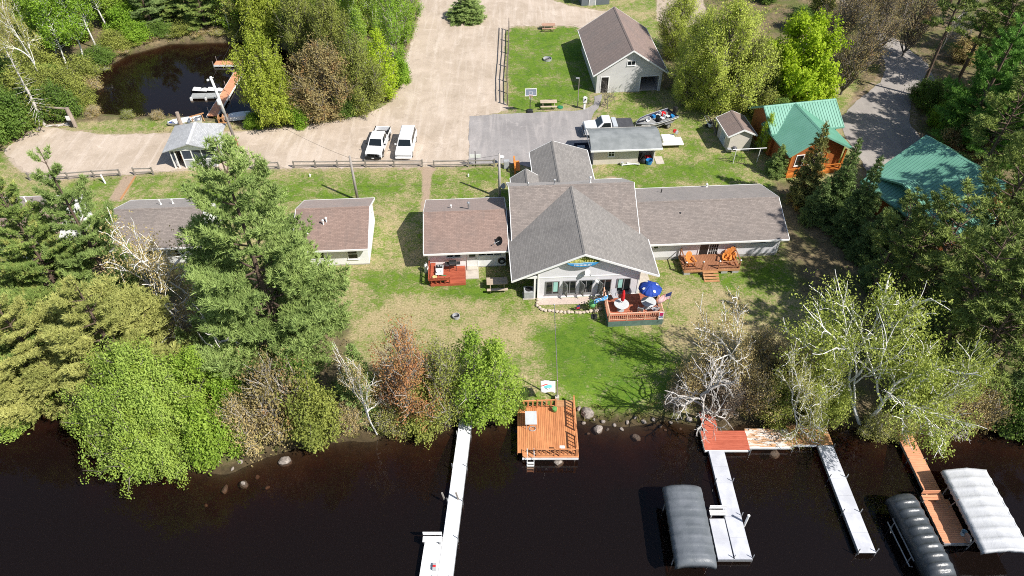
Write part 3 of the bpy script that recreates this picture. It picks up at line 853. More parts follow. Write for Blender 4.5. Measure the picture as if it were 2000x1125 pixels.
F_twig = foliage('bare_twig_tips', (0.24, 0.18, 0.12), (0.336, 0.264, 0.18), .1)

WP = dict(z0=.12, spacing=.80, per=6, shape=lambda t: (1 - t) ** .62 * (.55 + .45 * math.sin(min(1, t * 4 + .25) * 1.57)) + .03, elev_lo=-.02, elev_hi=.72, step=.165, blen=.40, tuft=.32, tuft_n=11, needle_w=.06, spread=1.0, gaps=.12, trunk_r=.30, tipup=.20, sub_from=.26)
LIB = {}
LIB['wpine_a'] = conifer(11, 17, Rm=5.4, mat=F_wpine, **{**WP, 'spacing': .92, 'per': 5, 'blen': .46})
LIB['wpine_b'] = conifer(12, 14, Rm=4.8, mat=F_wpine2, **{**WP, 'z0': .08, 'spacing': 1.05, 'per': 5, 'blen': .48})
LIB['wpine_c'] = conifer(13, 15, Rm=4.0, mat=F_wpine3, **{**WP, 'gaps': .2, 'per': 5, 'spacing': .9, 'blen': .44})
SP = dict(z0=.04, spacing=.34, per=8, shape=lambda t: (1 - t) ** .9 + .03, elev_lo=-.28, elev_hi=.35, step=.16, blen=.32, tuft=.25, tuft_n=7, needle_w=.075, spread=1.0, gaps=.06, trunk_r=.16, tipup=.12)
LIB['spruce_a'] = conifer(21, 8.5, Rm=2.1, mat=F_spruce, **SP)
LIB['spruce_b'] = conifer(22, 7.5, Rm=1.9, mat=F_spruceb, **{**SP, 'gaps': .12})
RP = dict(z0=.42, spacing=.75, per=5, shape=lambda t: (.6 + .5 * math.sin(t * 3.0)) * (1 - t * .45), elev_lo=.0, elev_hi=.8, step=.30, blen=.24, tuft=.44, tuft_n=10, needle_w=.085, spread=1.35, gaps=.2, sub_from=.42, trunk_r=.24, tipup=.25, stub=22)
LIB['rpine_a'] = conifer(31, 19, Rm=3.7, mat=F_rpine, **RP)
LIB['rpine_b'] = conifer(32, 17, Rm=3.4, mat=F_rpine, **{**RP, 'z0': .32, 'gaps': .26})
LIB['deadspruce'] = conifer(33, 15, Rm=1.9, mat=F_olive, **{**SP, 'spacing': .5, 'per': 6, 'gaps': .3, 'step': .7, 'density': .45, 'z0': .12, 'trunk_r': .2}, barkm=M_bark_dead)
egg = lambda t: max(.05, math.sin(math.pi * min(1, max(0, t)) ** .85)) ** .62
ball = lambda t: max(.08, math.sin(math.pi * min(1, .12 + .88 * t))) ** .5
vase = lambda t: max(.10, (.35 + .75 * t) * (1 - max(0, t - .72) / .30 * .75))
slim = lambda t: max(.08, math.sin(math.pi * min(1, t ** .7))) ** .8
dome = lambda t: max(.05, math.cos(t * math.pi / 2)) ** .55
LIB['round_a'] = bushy(41, 8.5, 3.9, ball, 110, .24, 16, .42, z_lo=.12, dens=4.0, mat=F_lime)
LIB['round_b'] = bushy(42, 8.0, 3.6, ball, 120, .17, 16, .38, z_lo=.05, dens=5.0, mat=F_yel, rise=.42)
LIB['dense'] = bushy(43, 6.0, 5.0, dome, 200, .125, 26, .42, z_lo=.02, dens=4.4, trunk_r=.22, mat=F_light, flat=.7, rise=.2)
LIB['sparse_a'] = bushy(44, 10, 5.0, egg, 120, .155, 10, .44, z_lo=.12, dens=4.4, trunk_r=.20, mat=F_pale, rise=.40, side=4, twig_r=.012)
LIB['sparse_b'] = bushy(45, 8.5, 3.4, ball, 120, .145, 9, .40, z_lo=.05, dens=4.6, mat=F_brown, rise=.42, side=4, twig_r=.012)
LIB['aspen'] = bushy(46, 9.5, 2.4, slim, 100, .16, 12, .38, z_lo=.06, dens=3.6, trunk_r=.10, mat=F_aspen, barkm=M_bark_pale, rise=.16)
LIB['aspen_b'] = bushy(47, 13, 2.6, slim, 80, .18, 12, .44, z_lo=.42, dens=4.6, trunk_r=.13, mat=F_aspen, barkm=M_bark_birch, rise=.12)
LIB['sparse_c'] = bushy(49, 7.0, 2.8, ball, 110, .13, 8, .38, z_lo=.05, dens=3.0, trunk_r=.09, rise=.42, mat=F_brown, barkm=M_bark_pale, side=5, twig_r=.012)
LIB['budding'] = bushy(48, 11, 2.9, egg, 90, .12, 7, .42, z_lo=.40, dens=2.2, trunk_r=.15, rise=.38, mat=F_brown, side=4, twig_r=.012)
BI = dict(levels=4, spread=.62, up=.06, ratio=.66, barkm=M_bark_birch, twig_r=.008, wander=.18)
LIB['birch_a'] = broadleaf(51, 11, 3.2, kids=[4, 3, 4, 3], r0=.13, leaf=.15, clump_n=9, clump_r=.44, per_twig=6, mat=F_birch, droop=.04, inner=.6, **BI)
LIB['birch_b'] = broadleaf(52, 12, 3.2, kids=[4, 3, 4, 4], r0=.28, leaf=.155, clump_n=9, clump_r=.52, per_twig=5, mat=F_birch2, droop=.05, stems=2, inner=.8, **BI)
LIB['birch_c'] = broadleaf(53, 10, 3.0, kids=[4, 3, 4, 4], r0=.19, leaf=.135, clump_n=7, clump_r=.50, per_twig=4, mat=F_tan, droop=.04, inner=.7, **BI)
LIB['birch_wide'] = broadleaf(58, 9, 3.4, levels=4, kids=[5, 4, 4, 4], spread=.85, up=-.015, ratio=.68, barkm=M_bark_birch, twig_r=.010, wander=.2, r0=.2, leaf=.14, clump_n=8, clump_r=.52, per_twig=4, mat=F_tan, inner=1.0, side_from=.4)
LIB['bare'] = broadleaf(55, 8, 3.2, levels=4, kids=[6, 4, 4, 3], spread=.75, up=-.02, ratio=.60, r0=.2, leaf=.1, clump_n=4, clump_r=.2, per_twig=1, bare=True, barkm=M_bark_dead, twig_r=.013, wander=.2)
LIB['snag'] = broadleaf(56, 7, 4.2, levels=2, kids=[7, 4, 3], spread=1.0, up=.0, ratio=.34, r0=.16, leaf=.1, clump_n=4, clump_r=.2, per_twig=1, bare=True, barkm=M_bark_dead, twig_r=.022, wander=.22)
LIB['twiggy'] = broadleaf(57, 9, 3.0, levels=4, kids=[5, 4, 4, 3], spread=.6, up=.05, ratio=.62, r0=.12, leaf=.13, clump_n=6, clump_r=.36, per_twig=3, mat=F_twig, barkm=M_bark_grey, stems=3, twig_r=.010)
LIB['shrub_a'] = bushy(61, 2.6, 1.7, ball, 80, .15, 13, .32, dens=7, trunk_r=.05, mat=F_dark, ground_fan=True)
LIB['shrub_b'] = bushy(62, 3.0, 1.7, ball, 80, .13, 11, .34, dens=6, trunk_r=.04, mat=F_olive, ground_fan=True, twig_r=.009)
LIB['shrub_c'] = bushy(63, 2.4, 1.7, ball, 100, .105, 7, .34, dens=3.4, trunk_r=.04, mat=F_tan, barkm=M_bark_pale, ground_fan=True, side=5, twig_r=.010)

ADJ = {'dark_green_shrub_leaves': 'dark green', 'olive_leaves': 'olive', 'dry_catkins': 'tan', 'brown_budding_leaves': 'brownish', 'bright_green_leaves': 'vivid green', 'aspen_leaves': 'fresh green', 'birch_leaves': 'pale yellowish', 'fresh_birch_leaves': 'yellow-green', 'yellow_green_leaves': 'yellow-green', 'bare_twig_tips': 'bare grey', 'bright_pine_needles': 'bright green', 'spruce_needles': 'blackish green', 'mixed_pine_needles': 'mid green'}
def plant(name, key, base_px, label, cat='tree', top=None, h=None, rad=None, mat=None, barkm=None, group=None, rz=None, lean=(0, 0), zb=None, crown_name='crown', trunk_name='trunk', base=None):
    """a tree or shrub at its foot, sized by the row its tip shows on"""
    L = LIB[key]
    x, y = base if base else G(*base_px)
    z = float(ground_z(x, y)) - .04 if zb is None else zb
    if not base and z < -.15: x, y = G(*base_px, z); z = float(ground_z(x, y)) - .04
    if h is None: h = max(.6, height_for((x, y), top, z))
    s = h / L['H']; sx = s if rad is None else rad / L['R']
    r_ = random.random() * 6.283 if rz is None else rz
    if group and mat is not None and mat.name in ADJ: label = ADJ[mat.name] + ' ' + label; group = ADJ[mat.name] + ' ' + group
    t = thing(name, label, cat, (x, y, z), r_, group, (sx, sx, s))
    t.rotation_mode = 'XYZ'
    if lean != (0, 0):
        t.rotation_euler = (Matrix.Rotation(lean[1], 3, 'X') @ Matrix.Rotation(lean[0], 3, 'Y') @ Matrix.Rotation(r_, 3, 'Z')).to_euler()
    for nm, me, mm in ((trunk_name, L['trunk'], barkm), (crown_name, L['crown'], mat)):
        if me is None: continue
        o = put(me, nm, t)
        if mm: o.material_slots[0].link = 'OBJECT'; o.material_slots[0].material = mm
    return t
# ================================================================== building kit
def roof_gable(T, u0, u1, w0, w1, wr, ze0, ze1, zr, axis, mat, th=.13, name='roof', trim=M_trim, ends=(True, True), cap=True, fasc=True):
    """two pitched slabs on a ridge along u; w runs across; axis 'x' or 'y' says which way the ridge goes"""
    def mp(u, w, z): return (u, w, z) if axis == 'x' else (w, u, z)
    mb = MB()
    for (wa, za) in ((w0, ze0), (w1, ze1)):
        p = [mp(u0, wa, za), mp(u1, wa, za), mp(u1, wr, zr), mp(u0, wr, zr)]
        mb.hexa([(x, y, z - th) for x, y, z in p] + p)
    ro = mb.build(name, mat, T)
    if cap:
        c = MB(); k = .16
        for (wa, za) in ((w0, ze0), (w1, ze1)):
            s = (zr - za) / abs(wr - wa); sg = 1 if wa > wr else -1
            p = [mp(u0 - .01, wr + sg * k, zr - s * k + .012), mp(u1 + .01, wr + sg * k, zr - s * k + .012), mp(u1 + .01, wr, zr + .02), mp(u0 - .01, wr, zr + .02)]
            c.hexa([(x, y, z - .03) for x, y, z in p] + [(x, y, z + .015) for x, y, z in p])
        c.build('ridge_cap', mat, ro)
    if fasc:
        f = .18
        for (wa, za) in ((w0, ze0), (w1, ze1)):
            sg = 1 if wa > wr else -1
            a = mp(u0 - .03, wa + sg * .0, za - f); b = mp(u1 + .03, wa + sg * .07, za - .012)
            MB().box(min(a[0], b[0]), max(a[0], b[0]), min(a[1], b[1]), max(a[1], b[1]), a[2], b[2]).build('gutter', trim, T)
        for e, u, sg in ((ends[0], u0, -1), (ends[1], u1, 1)):
            if not e: continue
            m2 = MB()
            for (wa, za) in ((w0, ze0), (w1, ze1)):
                p = [mp(u + sg * .002, wa, za - f), mp(u + sg * .05, wa, za - f), mp(u + sg * .05, wr, zr - f), mp(u + sg * .002, wr, zr - f)]
                q = [(x, y, z + f + .012) for x, y, z in p]
                m2.hexa(p + q)
            m2.build('rake_board', trim, T)
    return ro

def wall_gable(T, u0, u1, w0, w1, wr, zt0, zt1, ztr, axis, mat, z0=0.0, name='wall'):
    prof = [(w0, z0), (w1, z0), (w1, zt1), (wr, ztr), (w0, zt0)]
    mb = MB()
    if axis == 'x': mb.prism_x(prof, u0, u1)
    else: mb.prism_y(prof, u0, u1)
    return mb.build(name, mat, T)

_wcache = {}
def window(T, x, y, z, w, h, rz=0.0, cols=2, rows=1, fr=.07, mun=.03, frame=None, pane=None, name='window', depth=.05, meet=None):
    """window set on a wall: x, z its middle; rz turns it to the wall it sits on; frame with panes as sub-parts"""
    frame = frame or M_trim; pane = pane or M_glass
    key = (round(w, 2), round(h, 2), cols, rows, fr, mun, frame.name, pane.name)
    if key not in _wcache:
        f = MB(); a, b = w / 2, h / 2
        f.box(-a, a, -depth, .01, -b, -b + fr); f.box(-a, a, -depth, .01, b - fr, b)
        f.box(-a, -a + fr, -depth, .01, -b + fr, b - fr); f.box(a - fr, a, -depth, .01, -b + fr, b - fr)
        iw, ih = w - 2 * fr, h - 2 * fr
        for i in range(1, cols): xx = -a + fr + iw * i / cols; f.box(xx - mun / 2, xx + mun / 2, -depth + .008, .01, -b + fr, b - fr)
        for j in range(1, rows): zz = -b + fr + ih * j / rows; f.box(-a + fr, a - fr, -depth + .012, .01, zz - mun / 2, zz + mun / 2)
        g = MB().box(-a + fr, a - fr, -.018, .004, -b + fr, b - fr)
        s = MB().box(-a - .04, a + .04, -depth - .04, .01, -b - .05, -b - .005)
        _wcache[key] = (f.mesh('window_frame', frame), g.mesh('window_pane', pane), s.mesh('window_sill', frame))
    f, g, s = _wcache[key]
    o = put(f, name, T, (x, y, z), (0, 0, rz))
    put(g, 'pane', o)
    put(s, 'sill', o)
    return o

def door(T, x, y, z0, w=.9, h=2.02, rz=0.0, mat=None, light=False, name='door'):
    mat = mat or M_white; a = w / 2
    f = MB().box(-a, a, -.045, .01, 0, h)
    o = f.build(name, mat, T); o.location = (x, y, z0); o.rotation_euler = (0, 0, rz)
    fr = MB().box(-a - .08, -a - .001, -.06, .01, 0, h + .08).box(a + .001, a + .08, -.06, .01, 0, h + .08).box(-a - .001, a + .001, -.06, .01, h + .001, h + .08)
    fr.build('door_frame', M_trim, o)
    MB().box(a - .14, a - .08, -.10, -.045, .95, 1.02).build('handle', M_dark, o)
    if light: MB().box(-a + .15, a - .15, -.055, -.044, h * .55, h - .18).build('pane', M_glass, o)
    return o

def pipe_vent(T, x, y, z, h=.55, r=.06, mat=None, name='roof_vent', cap=True):
    mb = MB().tube((x, y, z - .1), (x, y, z + h), r, r, 8)
    if cap: mb.lathe((x, y, z + h), [(r * 1.1, 0), (r * 1.9, .03), (r * 1.6, .10), (.01, .16)], 8)
    mb.lathe((x, y, z), [(r * 2.2, -.05), (r * 1.1, .08)], 8)
    return mb.build(name, mat or M_alum, T, smooth=False)

def dish(name, loc, rz, label, r=.34, arm=.8, wallmount=False, mat=None):
    T = thing(name, label, 'dish', loc, rz)
    m = MB(); prof = [(.02, -.11), (r * .5, -.08), (r * .85, -.02), (r, .03)]
    n = 16; vs = []; fs = []
    M = Matrix.Rotation(R(58), 3, 'X')
    c = Vector((0, -.05, arm))
    for rr, zz in prof:
        for k in range(n):
            t = 2 * math.pi * k / n; vs.append(c + M @ Vector((rr * math.cos(t), rr * math.sin(t), zz)))
    for i in range(len(prof) - 1):
        for k in range(n): fs.append((i * n + k, i * n + (k + 1) % n, (i + 1) * n + (k + 1) % n, (i + 1) * n + k))
    fs.append(tuple(range(n)))
    m.add(vs, fs); o = m.build('reflector', mat or M_steel, T, smooth=True)
    sm = o.modifiers.new('solid', 'SOLIDIFY'); sm.thickness = .015
    MB().tube(c, c + M @ Vector((0, -r * .7, .42)), .018).cbox(c + M @ Vector((0, -r * .7, .44)), (.10, .08, .12)).build('feed_arm', M_steel, T)
    if wallmount: MB().tube((0, .35, arm - .15), (0, .0, arm - .10), .025).tube((0, 0, arm - .12), c + M @ Vector((0, 0, -.1)), .025).build('mast', M_steel, T)
    else: MB().tube((0, .05, 0), (0, .05, arm - .02), .03).tube((0, .05, arm - .05), c + M @ Vector((0, 0, -.1)), .03).build('mast', M_steel, T)
    return T

def planks(T, x0, x1, y0, y1, z, along, mat, w=.14, gap=.012, th=.03, name='plank', skip=None):
    """a deck of boards, each its own piece"""
    lo, hi = (x0, x1) if along == 'y' else (y0, y1)
    n = max(1, round((hi - lo) / w)); s = (hi - lo) / n
    for i in range(n):
        a = lo + i * s + gap / 2; b = lo + (i + 1) * s - gap / 2; dz = random.uniform(-.003, .003)
        if along == 'y': piece(name, mat, T, a, b, y0 + random.uniform(-.015, .015), y1 + random.uniform(-.015, .015), z - th + dz, z + dz)
        else: piece(name, mat, T, x0 + random.uniform(-.015, .015), x1 + random.uniform(-.015, .015), a, b, z - th + dz, z + dz)

def railing(T, p0, p1, z, mat, h=.9, post=.09, bal=.035, step=.13, balusters=True, name='railing', posts=None, cap=.10, low=.12):
    """rail from p0 to p1: top rail, bottom rail and posts in one frame; each baluster its own piece"""
    a, b = Vector((*p0, z)), Vector((*p1, z)); L = (b - a).length; d = (b - a) / L
    mb = MB()
    n = posts or max(1, round(L / 1.7))
    for i in range(n + 1):
        p = a + d * L * i / n; mb.cbox((p.x, p.y, z + h / 2 + .03), (post, post, h + .06), math.atan2(d.y, d.x))
    up = Vector((0, 0, 1))
    mb.bar(a + up * (h - .02), b + up * (h - .02), cap, .04)
    mb.bar(a + up * low, b + up * low, .04, .07)
    fr = mb.build(name, mat, T)
    if balusters:
        k = max(2, int(L / step)); rz = math.atan2(d.y, d.x)
        for i in range(1, k):
            p = a + d * L * i / k
            put(unit_box(mat), 'baluster', fr, (p.x, p.y, z + (h + low) / 2), (0, 0, rz), (bal, bal, h - low - .05))
    return fr

LROT = R(3.5); LO = G(1050, 583)
def on_lodge(x, y, z=0.0):
    c, s = math.cos(LROT), math.sin(LROT); return (LO[0] + x * c - y * s, LO[1] + x * s + y * c, z)
def to_lodge(px, py, z=0.0):
    x, y = G(px, py, z); dx, dy = x - LO[0], y - LO[1]; c, s = math.cos(LROT), math.sin(LROT)
    return (dx * c + dy * s, -dx * s + dy * c)

# ================================================================== main lodge
lodge = thing('lodge', 'large pale lodge with grey cross-gabled shingle roof and oval sign on its gable', 'lodge', (LO[0], LO[1], 0), LROT)
AP, EL, ER = 3.66, -2.22, 10.02
roof_gable(lodge, -.55, 8.8, EL, ER, AP, 2.72, 2.66, 5.34, 'y', M_sh_grey, ends=(True, False), name='front_roof')
roof_gable(lodge, -1.93, 9.32, 4.3, 13.4, 8.85, 2.78, 2.6, 5.40, 'x', M_sh_wing, name='main_roof')
roof_gable(lodge, 9.0, 18.5, .72, 6.62, 3.0, 2.62, 2.62, 3.85, 'y', M_sh_grey, ends=(False, True), name='rear_wing_roof')
roof_gable(lodge, 9.0, 14.0, -1.5, 1.5, .0, 2.68, 2.68, 3.7, 'y', M_sh_grey, ends=(False, True), name='rear_entry_roof')
wall_gable(lodge, 0, 8.6, 0, 8.55, AP, 3.55, 2.95, 5.16, 'y', M_sid_lodge, name='front_wall')
wall_gable(lodge, -1.55, 9.0, 4.8, 13.0, 8.85, 2.75, 2.55, 5.2, 'x', M_sid_lodge, name='main_wall')
wall_gable(lodge, 13.0, 18.1, 1.1, 6.25, 3.0, 2.5, 2.5, 3.65, 'y', M_sid_lodge, name='rear_wing_wall')
wall_gable(lodge, 12.8, 13.6, -1.2, 1.2, 0, 2.5, 2.5, 3.5, 'y', M_sid_lodge, name='rear_entry_wall')
MB().box(-.02, 8.57, -.035, -.002, 0, .12).box(-.05, .07, -.03, .0, .12, 3.3).box(8.47, 8.59, -.03, 0, .12, 2.75).box(.07, 8.47, -.028, -.001, 2.36, 2.44).build('trim_board', M_trim, lodge)
MB().box(-1.55, -.02, .0, .12, 2.35, 2.6).box(-.35, -.2, 0.0, .14, 0, 2.35).build('porch_post', M_trim, lodge)
# soffit under the deep front eave
so = MB()
for (xa, za) in ((EL, 2.72), (ER, 2.66)):
    p = [(xa, -.5, za - .16), (AP, -.5, 5.34 - .16), (AP, 0, 5.34 - .16), (xa, 0, za - .16)]
    so.hexa([(x, y, z - .02) for x, y, z in p] + p)
so.build('soffit', M_trim, lodge)
so = MB()
so.hexa([(8.57, 0, 2.92), (ER, 0, 2.36), (ER, 8, 2.36), (8.57, 8, 2.92), (8.57, 0, 2.96), (ER, 0, 2.40), (ER, 8, 2.40), (8.57, 8, 2.96)]).build('side_soffit', M_trim, lodge)
M_fr_grey = pm('grey_window_frame', (.24, .24, .24), (.2, .2, .2), 3, .5)
M_teal = pm('teal_blind', (.35, .62, .56), (.30, .55, .50), 2, .6)
wx = [(1.22, 1.18), (2.68, 1.10), (4.08, 1.10), (5.66, 1.12), (7.28, 1.18)]
for i, (xc, w) in enumerate(wx):
    o = window(lodge, xc, -.012, 1.22, w, 1.52, cols=2, frame=M_fr_grey, fr=.07, mun=.07)
    if i == 0: MB().box(.08, .44, -.028, -.0185, -.45, .66).build('blind', M_teal, o)
    if i == 4: MB().box(-.46, -.12, -.028, -.0185, -.30, .66).build('blind', M_teal, o)
    if 0 < i < 4:      # casement sash swung open
        s = MB(); sw, sh = .52, 1.40
        s.box(0, sw, -.02, .02, -sh / 2, -sh / 2 + .06).box(0, sw, -.02, .02, sh / 2 - .06, sh / 2).box(0, .05, -.02, .02, -sh / 2 + .06, sh / 2 - .06).box(sw - .05, sw, -.02, .02, -sh / 2 + .06, sh / 2 - .06)
        so_ = s.build('open_sash', M_fr_grey, o); so_.location = (-w / 2 + .06, -.06, 0); so_.rotation_euler = (0, 0, R(-62))
        MB().box(.05, sw - .05, -.006, .006, -sh / 2 + .06, sh / 2 - .06).build('pane', pm('reflecting_pane', (.16, .17, .17), (.25, .25, .25), 1.0, .08, spec=.8), so_)
# oval sign under the gable peak
def oval_poly(rx, rz, n=40): return [(rx * math.cos(2 * math.pi * k / n), rz * math.sin(2 * math.pi * k / n)) for k in range(n)]
sign = thing('oval_sign', 'oval painted sign with yellow and white lettering under the lodge gable', 'sign', on_lodge(AP - .10, -.42, 4.44), LROT)
ov = oval_poly(1.36, .60)
MB().prism_y(ov, -.02, .08).build('sign_board', pm('dark_green_sign_paint', (.065, .085, .006), (.09, .12, .01), 2.5, .5), sign)
hill = [(x, z) for x, z in ((-1.24, -.10), (-1.16, .22), (-.95, .36), (-.72, .42), (-.5, .36), (-.2, .22), (.1, .05), (.25, -.10))]
MB().prism_y(hill, -.026, -.0195).build('painted_hill', pm('olive_sign_paint', (.42, .46, .18), (.36, .40, .14), 2.5, .5), sign)
low = [p for p in oval_poly(1.33, .57, 60) if p[1] < -.12]
low = [(-1.30, -.12)] + [p for p in sorted(low, key=lambda q: math.atan2(q[1], q[0]))] + [(1.30, -.12), (.8, -.10), (.3, -.06), (-.3, -.13), (-.8, -.12)]
MB().prism_y(low, -.032, -.0265).build('painted_water', pm('blue_sign_paint', (.03, .22, .52), (.04, .33, .62), 2.0, .5), sign)
wl = [(-1.2, -.15), (-.4, -.17), (.3, -.10), (.8, -.14), (1.1, -.20), (.6, -.19), (.2, -.17), (-.5, -.23), (-1.15, -.20)]
MB().prism_y(wl, -.037, -.0325).build('painted_wave', pm('pale_blue_sign_paint', (.62, .80, .88), (.5, .75, .85), 2, .5), sign)
M_yel = pm('yellow_sign_paint', (.85, .78, .25), (.8, .7, .2), 2, .5)
rl = random.Random(3)
for nm, x0, x1, z, hh, nn, mat, arc in (('upper_lettering', -.62, .95, .40, .13, 9, pm('dull_yellow_sign_paint', (.45, .48, .20), (.4, .42, .17), 2, .5), .24), ('main_lettering', -1.12, 1.12, .06, .24, 11, M_yel, .0), ('lower_lettering', -.72, .72, -.38, .16, 13, M_white, -.10)):
    mb = MB(); st = (x1 - x0) / nn
    for i in range(nn):
        xc = x0 + (i + .5) * st; zz = z - arc * (xc / 1.1) ** 2 * (1 if arc > 0 else 1); w2 = st * .34
        k = rl.randrange(4)
        mb.box(xc - w2, xc - w2 + .04, -.046, -.04, zz - hh / 2, zz + hh / 2)
        if k != 1: mb.box(xc - w2 + .04, xc + w2, -.046, -.04, zz + hh / 2 - .035, zz + hh / 2)
        if k in (0, 2): mb.box(xc - w2 + .04, xc + w2, -.046, -.04, zz - .018, zz + .018)
        if k in (1, 2): mb.box(xc - w2 + .04, xc + w2, -.046, -.04, zz - hh / 2, zz - hh / 2 + .035)
        if k == 3: mb.box(xc + w2 - .04, xc + w2, -.046, -.04, zz - hh / 2, zz + hh / 2 - .035)
    mb.build(nm, mat, sign)
dish('satellite_dish', on_lodge(4.0, -.28, 2.55), LROT + R(25), 'small white satellite dish on the lodge front wall below the oval sign', .26, .55, True, M_white)
dish('floodlight', on_lodge(4.95, -.2, 1.75), LROT, 'round white lamp on the lodge wall between two open windows', .17, .32, True, M_white)['category'] = 'lamp'
for (x, y) in ((2.35, 9.2), ): pipe_vent(lodge, x - 2.55, y - .35, 5.2, .45)
pipe_vent(lodge, 5.5, 9.6, 4.95, .55, .07, M_white)
pipe_vent(lodge, 2.2, 9.25, 5.2, .4)
window(lodge, 6.25 + .012, 15.0, 1.5, .9, 1.0, rz=R(90), cols=2)
door(lodge, 0.0, 13.62, .1, rz=R(180))
window(lodge, -1.56, 9.5, 1.6, 1.0, 1.0, rz=R(-90))
# little covered entry and air unit at the lodge's left corner
ac = thing('air_conditioner', 'pale grey air conditioner unit in the shade at the lodge corner', 'air conditioner', on_lodge(-.75, .35, 0), LROT)
MB().box(-.42, .42, -.38, .38, .06, .82).build('casing', M_steel, ac, bevel=.03)
MB().lathe((0, 0, .82), [(.30, 0), (.30, .03), (.05, .05)], 16).build('fan_grille', M_dark, ac)
MB().box(-.5, .5, -.45, .45, 0, .06).build('base', M_concrete, ac)
pat = MB().box(8.62, 10.0, -.7, 3.8, 0, .06)
pt = pat.build('concrete_walk', M_concrete); pt.location = (LO[0], LO[1], 0); pt.rotation_euler = (0, 0, LROT); tag(pt, label='pale concrete walk along the right side of the lodge', kind='structure')

# ================================================================== long right wing
wing = thing('guest_wing', 'long low pale grey guest wing with taupe shingle roof beside the lodge', 'building', (LO[0], LO[1], 0), LROT)
roof_gable(wing, 9.1, 22.55, 3.62, 11.9, 7.7, 2.46, 2.42, 4.02, 'x', M_sh_wing, ends=(False, True))
wall_gable(wing, 9.4, 22.15, 4.25, 11.5, 7.7, 2.45, 2.3, 3.84, 'x', M_sid_lodge, .32)
MB().box(9.41, 22.14, 4.27, 11.48, 0, .32).build('foundation', M_block, wing)
MB().box(18.3, 18.42, 4.22, 4.252, .32, 2.4).box(22.04, 22.17, 4.22, 4.252, .32, 2.4).build('corner_board', M_trim, wing)
sd_ = window(wing, 15.75, 4.24, 1.42, 1.85, 2.05, cols=2, fr=.09, mun=.08, name='patio_door')
gr = MB()
for i in range(1, 4): gr.box(.04 + .80 * i / 4 - .012, .04 + .80 * i / 4 + .012, -.03, -.019, -.92, .92)
for j in range(1, 5): gr.box(.04, .84, -.031, -.0195, -.92 + 1.84 * j / 5 - .012, -.92 + 1.84 * j / 5 + .012)
gr.build('muntin', M_trim, sd_)
window(wing, 20.15, 4.24, 1.85, 1.45, .62, cols=2, fr=.06)
window(wing, 10.9, 4.24, 1.7, .5, .6, cols=1)
pipe_vent(wing, 13.3, 6.5, 3.45, .14, .10, M_dark, cap=False)
pipe_vent(wing, 12.5, 10.4, 3.0, .35, .05, M_dark, cap=False)
pipe_vent(wing, 17.2, 11.6, 2.55, .25, .07, M_white)

# ================================================================== cabins
def cabin(name, label, ox, oy, x0, x1, yf, yr, yb, ze, zr, roofm, wallm, right_gable=True):
    T = thing(name, label, 'cabin', (ox, oy, 0), LROT)
    roof_gable(T, x0, x1, yf, yb, yr, ze, ze, zr, 'x', roofm)
    wall_gable(T, x0 + .25, x1 - .22, yf + .75, yb - .4, yr, ze + .05, ze - .05, zr - .17, 'x', wallm, .12)
    MB().box(x0 + .26, x1 - .23, yf + .76, yb - .41, 0, .12).build('foundation', M_block, T)
    return T
cabA = cabin('cabin', 'white cabin with brown shingle roof and small red deck next to the lodge', LO[0], LO[1], -9.62, -2.28, 3.55, 7.6, 11.25, 2.46, 3.85, M_sh_brown, M_sid_white)
yA = 3.55 + .75 - .012
for xc, w in ((-7.4, .62), (-6.75, .62)): window(cabA, xc, yA, 1.75, w, .85, cols=1, fr=.05)
for xc, w in ((-4.55, .72), (-3.9, .72), (-3.2, .72)): window(cabA, xc, yA, 1.78, w, .8, cols=1, fr=.05)
door(cabA, -5.45, yA, .14, .85, 2.0, light=True)
pipe_vent(cabA, -7.2, 8.6, 3.35, .35, .05, M_white); pipe_vent(cabA, -5.6, 8.1, 3.55, .75, .08, M_alum)
dish('satellite_dish', on_lodge(-3.0, 4.25, 2.62), LROT + R(-55), 'dark satellite dish on the brown cabin roof near its right eave', .40, .42, False, M_carblack)
wh = MB().tube((0, 0, 0), (0, .09, 0), .34, .34, 16)
whl = thing('hose_reel', 'dark hose reel hanging on the shaded end of the white cabin wall', 'hose reel', on_lodge(-2.85, 4.12, .75), LROT)
wh.build('reel', M_black, whl); MB().tube((0, -.02, 0), (0, .0, 0), .16, .16, 12).build('hub', M_steel, whl)

Bo = (-13.0, 47.62)
cabB = cabin('cabin', 'white cabin with brown shingle roof and tall white gable beside the big pine', Bo[0], Bo[1], -6.1, .42, -.78, 3.35, 6.55, 2.5, 3.95, M_sh_brown, M_sid_white)
window(cabB, -1.15, -.042, 1.35, .95, 1.25, cols=1, rows=2, fr=.08, mun=.08)
window(cabB, -4.2, -.042, 1.45, 1.3, 1.0, cols=2)
window(cabB, .213, 4.6, 2.35, .5, .8, rz=R(90), cols=1, rows=2)
pipe_vent(cabB, -3.55, 1.7, 3.05, .75, .06, M_white); pipe_vent(cabB, -3.3, 1.95, 3.15, .7, .06, M_white); pipe_vent(cabB, -4.85, .75, 2.75, .4, .05, M_white)
Co = (-27.83, 47.96)
cabC = cabin('cabin', 'white cabin with dark grey-brown roof half hidden behind bare birch branches', Co[0], Co[1], -7.6, .42, -.85, 3.0, 6.3, 2.5, 3.95, M_sh_wing, M_sid_white)
window(cabC, -1.6, -.112, 1.35, 1.3, 1.0); window(cabC, -4.6, -.112, 1.35, 1.3, 1.0)
window(cabC, .213, 3.0, 1.5, 1.3, .8, rz=R(90), cols=2); window(cabC, .213, 1.2, 1.3, .6, 1.0, rz=R(90), cols=1)
pipe_vent(cabC, -3.9, 4.2, 3.5, .4, .05, M_white); pipe_vent(cabC, -2.9, 4.4, 3.4, .35, .05, M_white)
Do = (-40.3, 48.4)
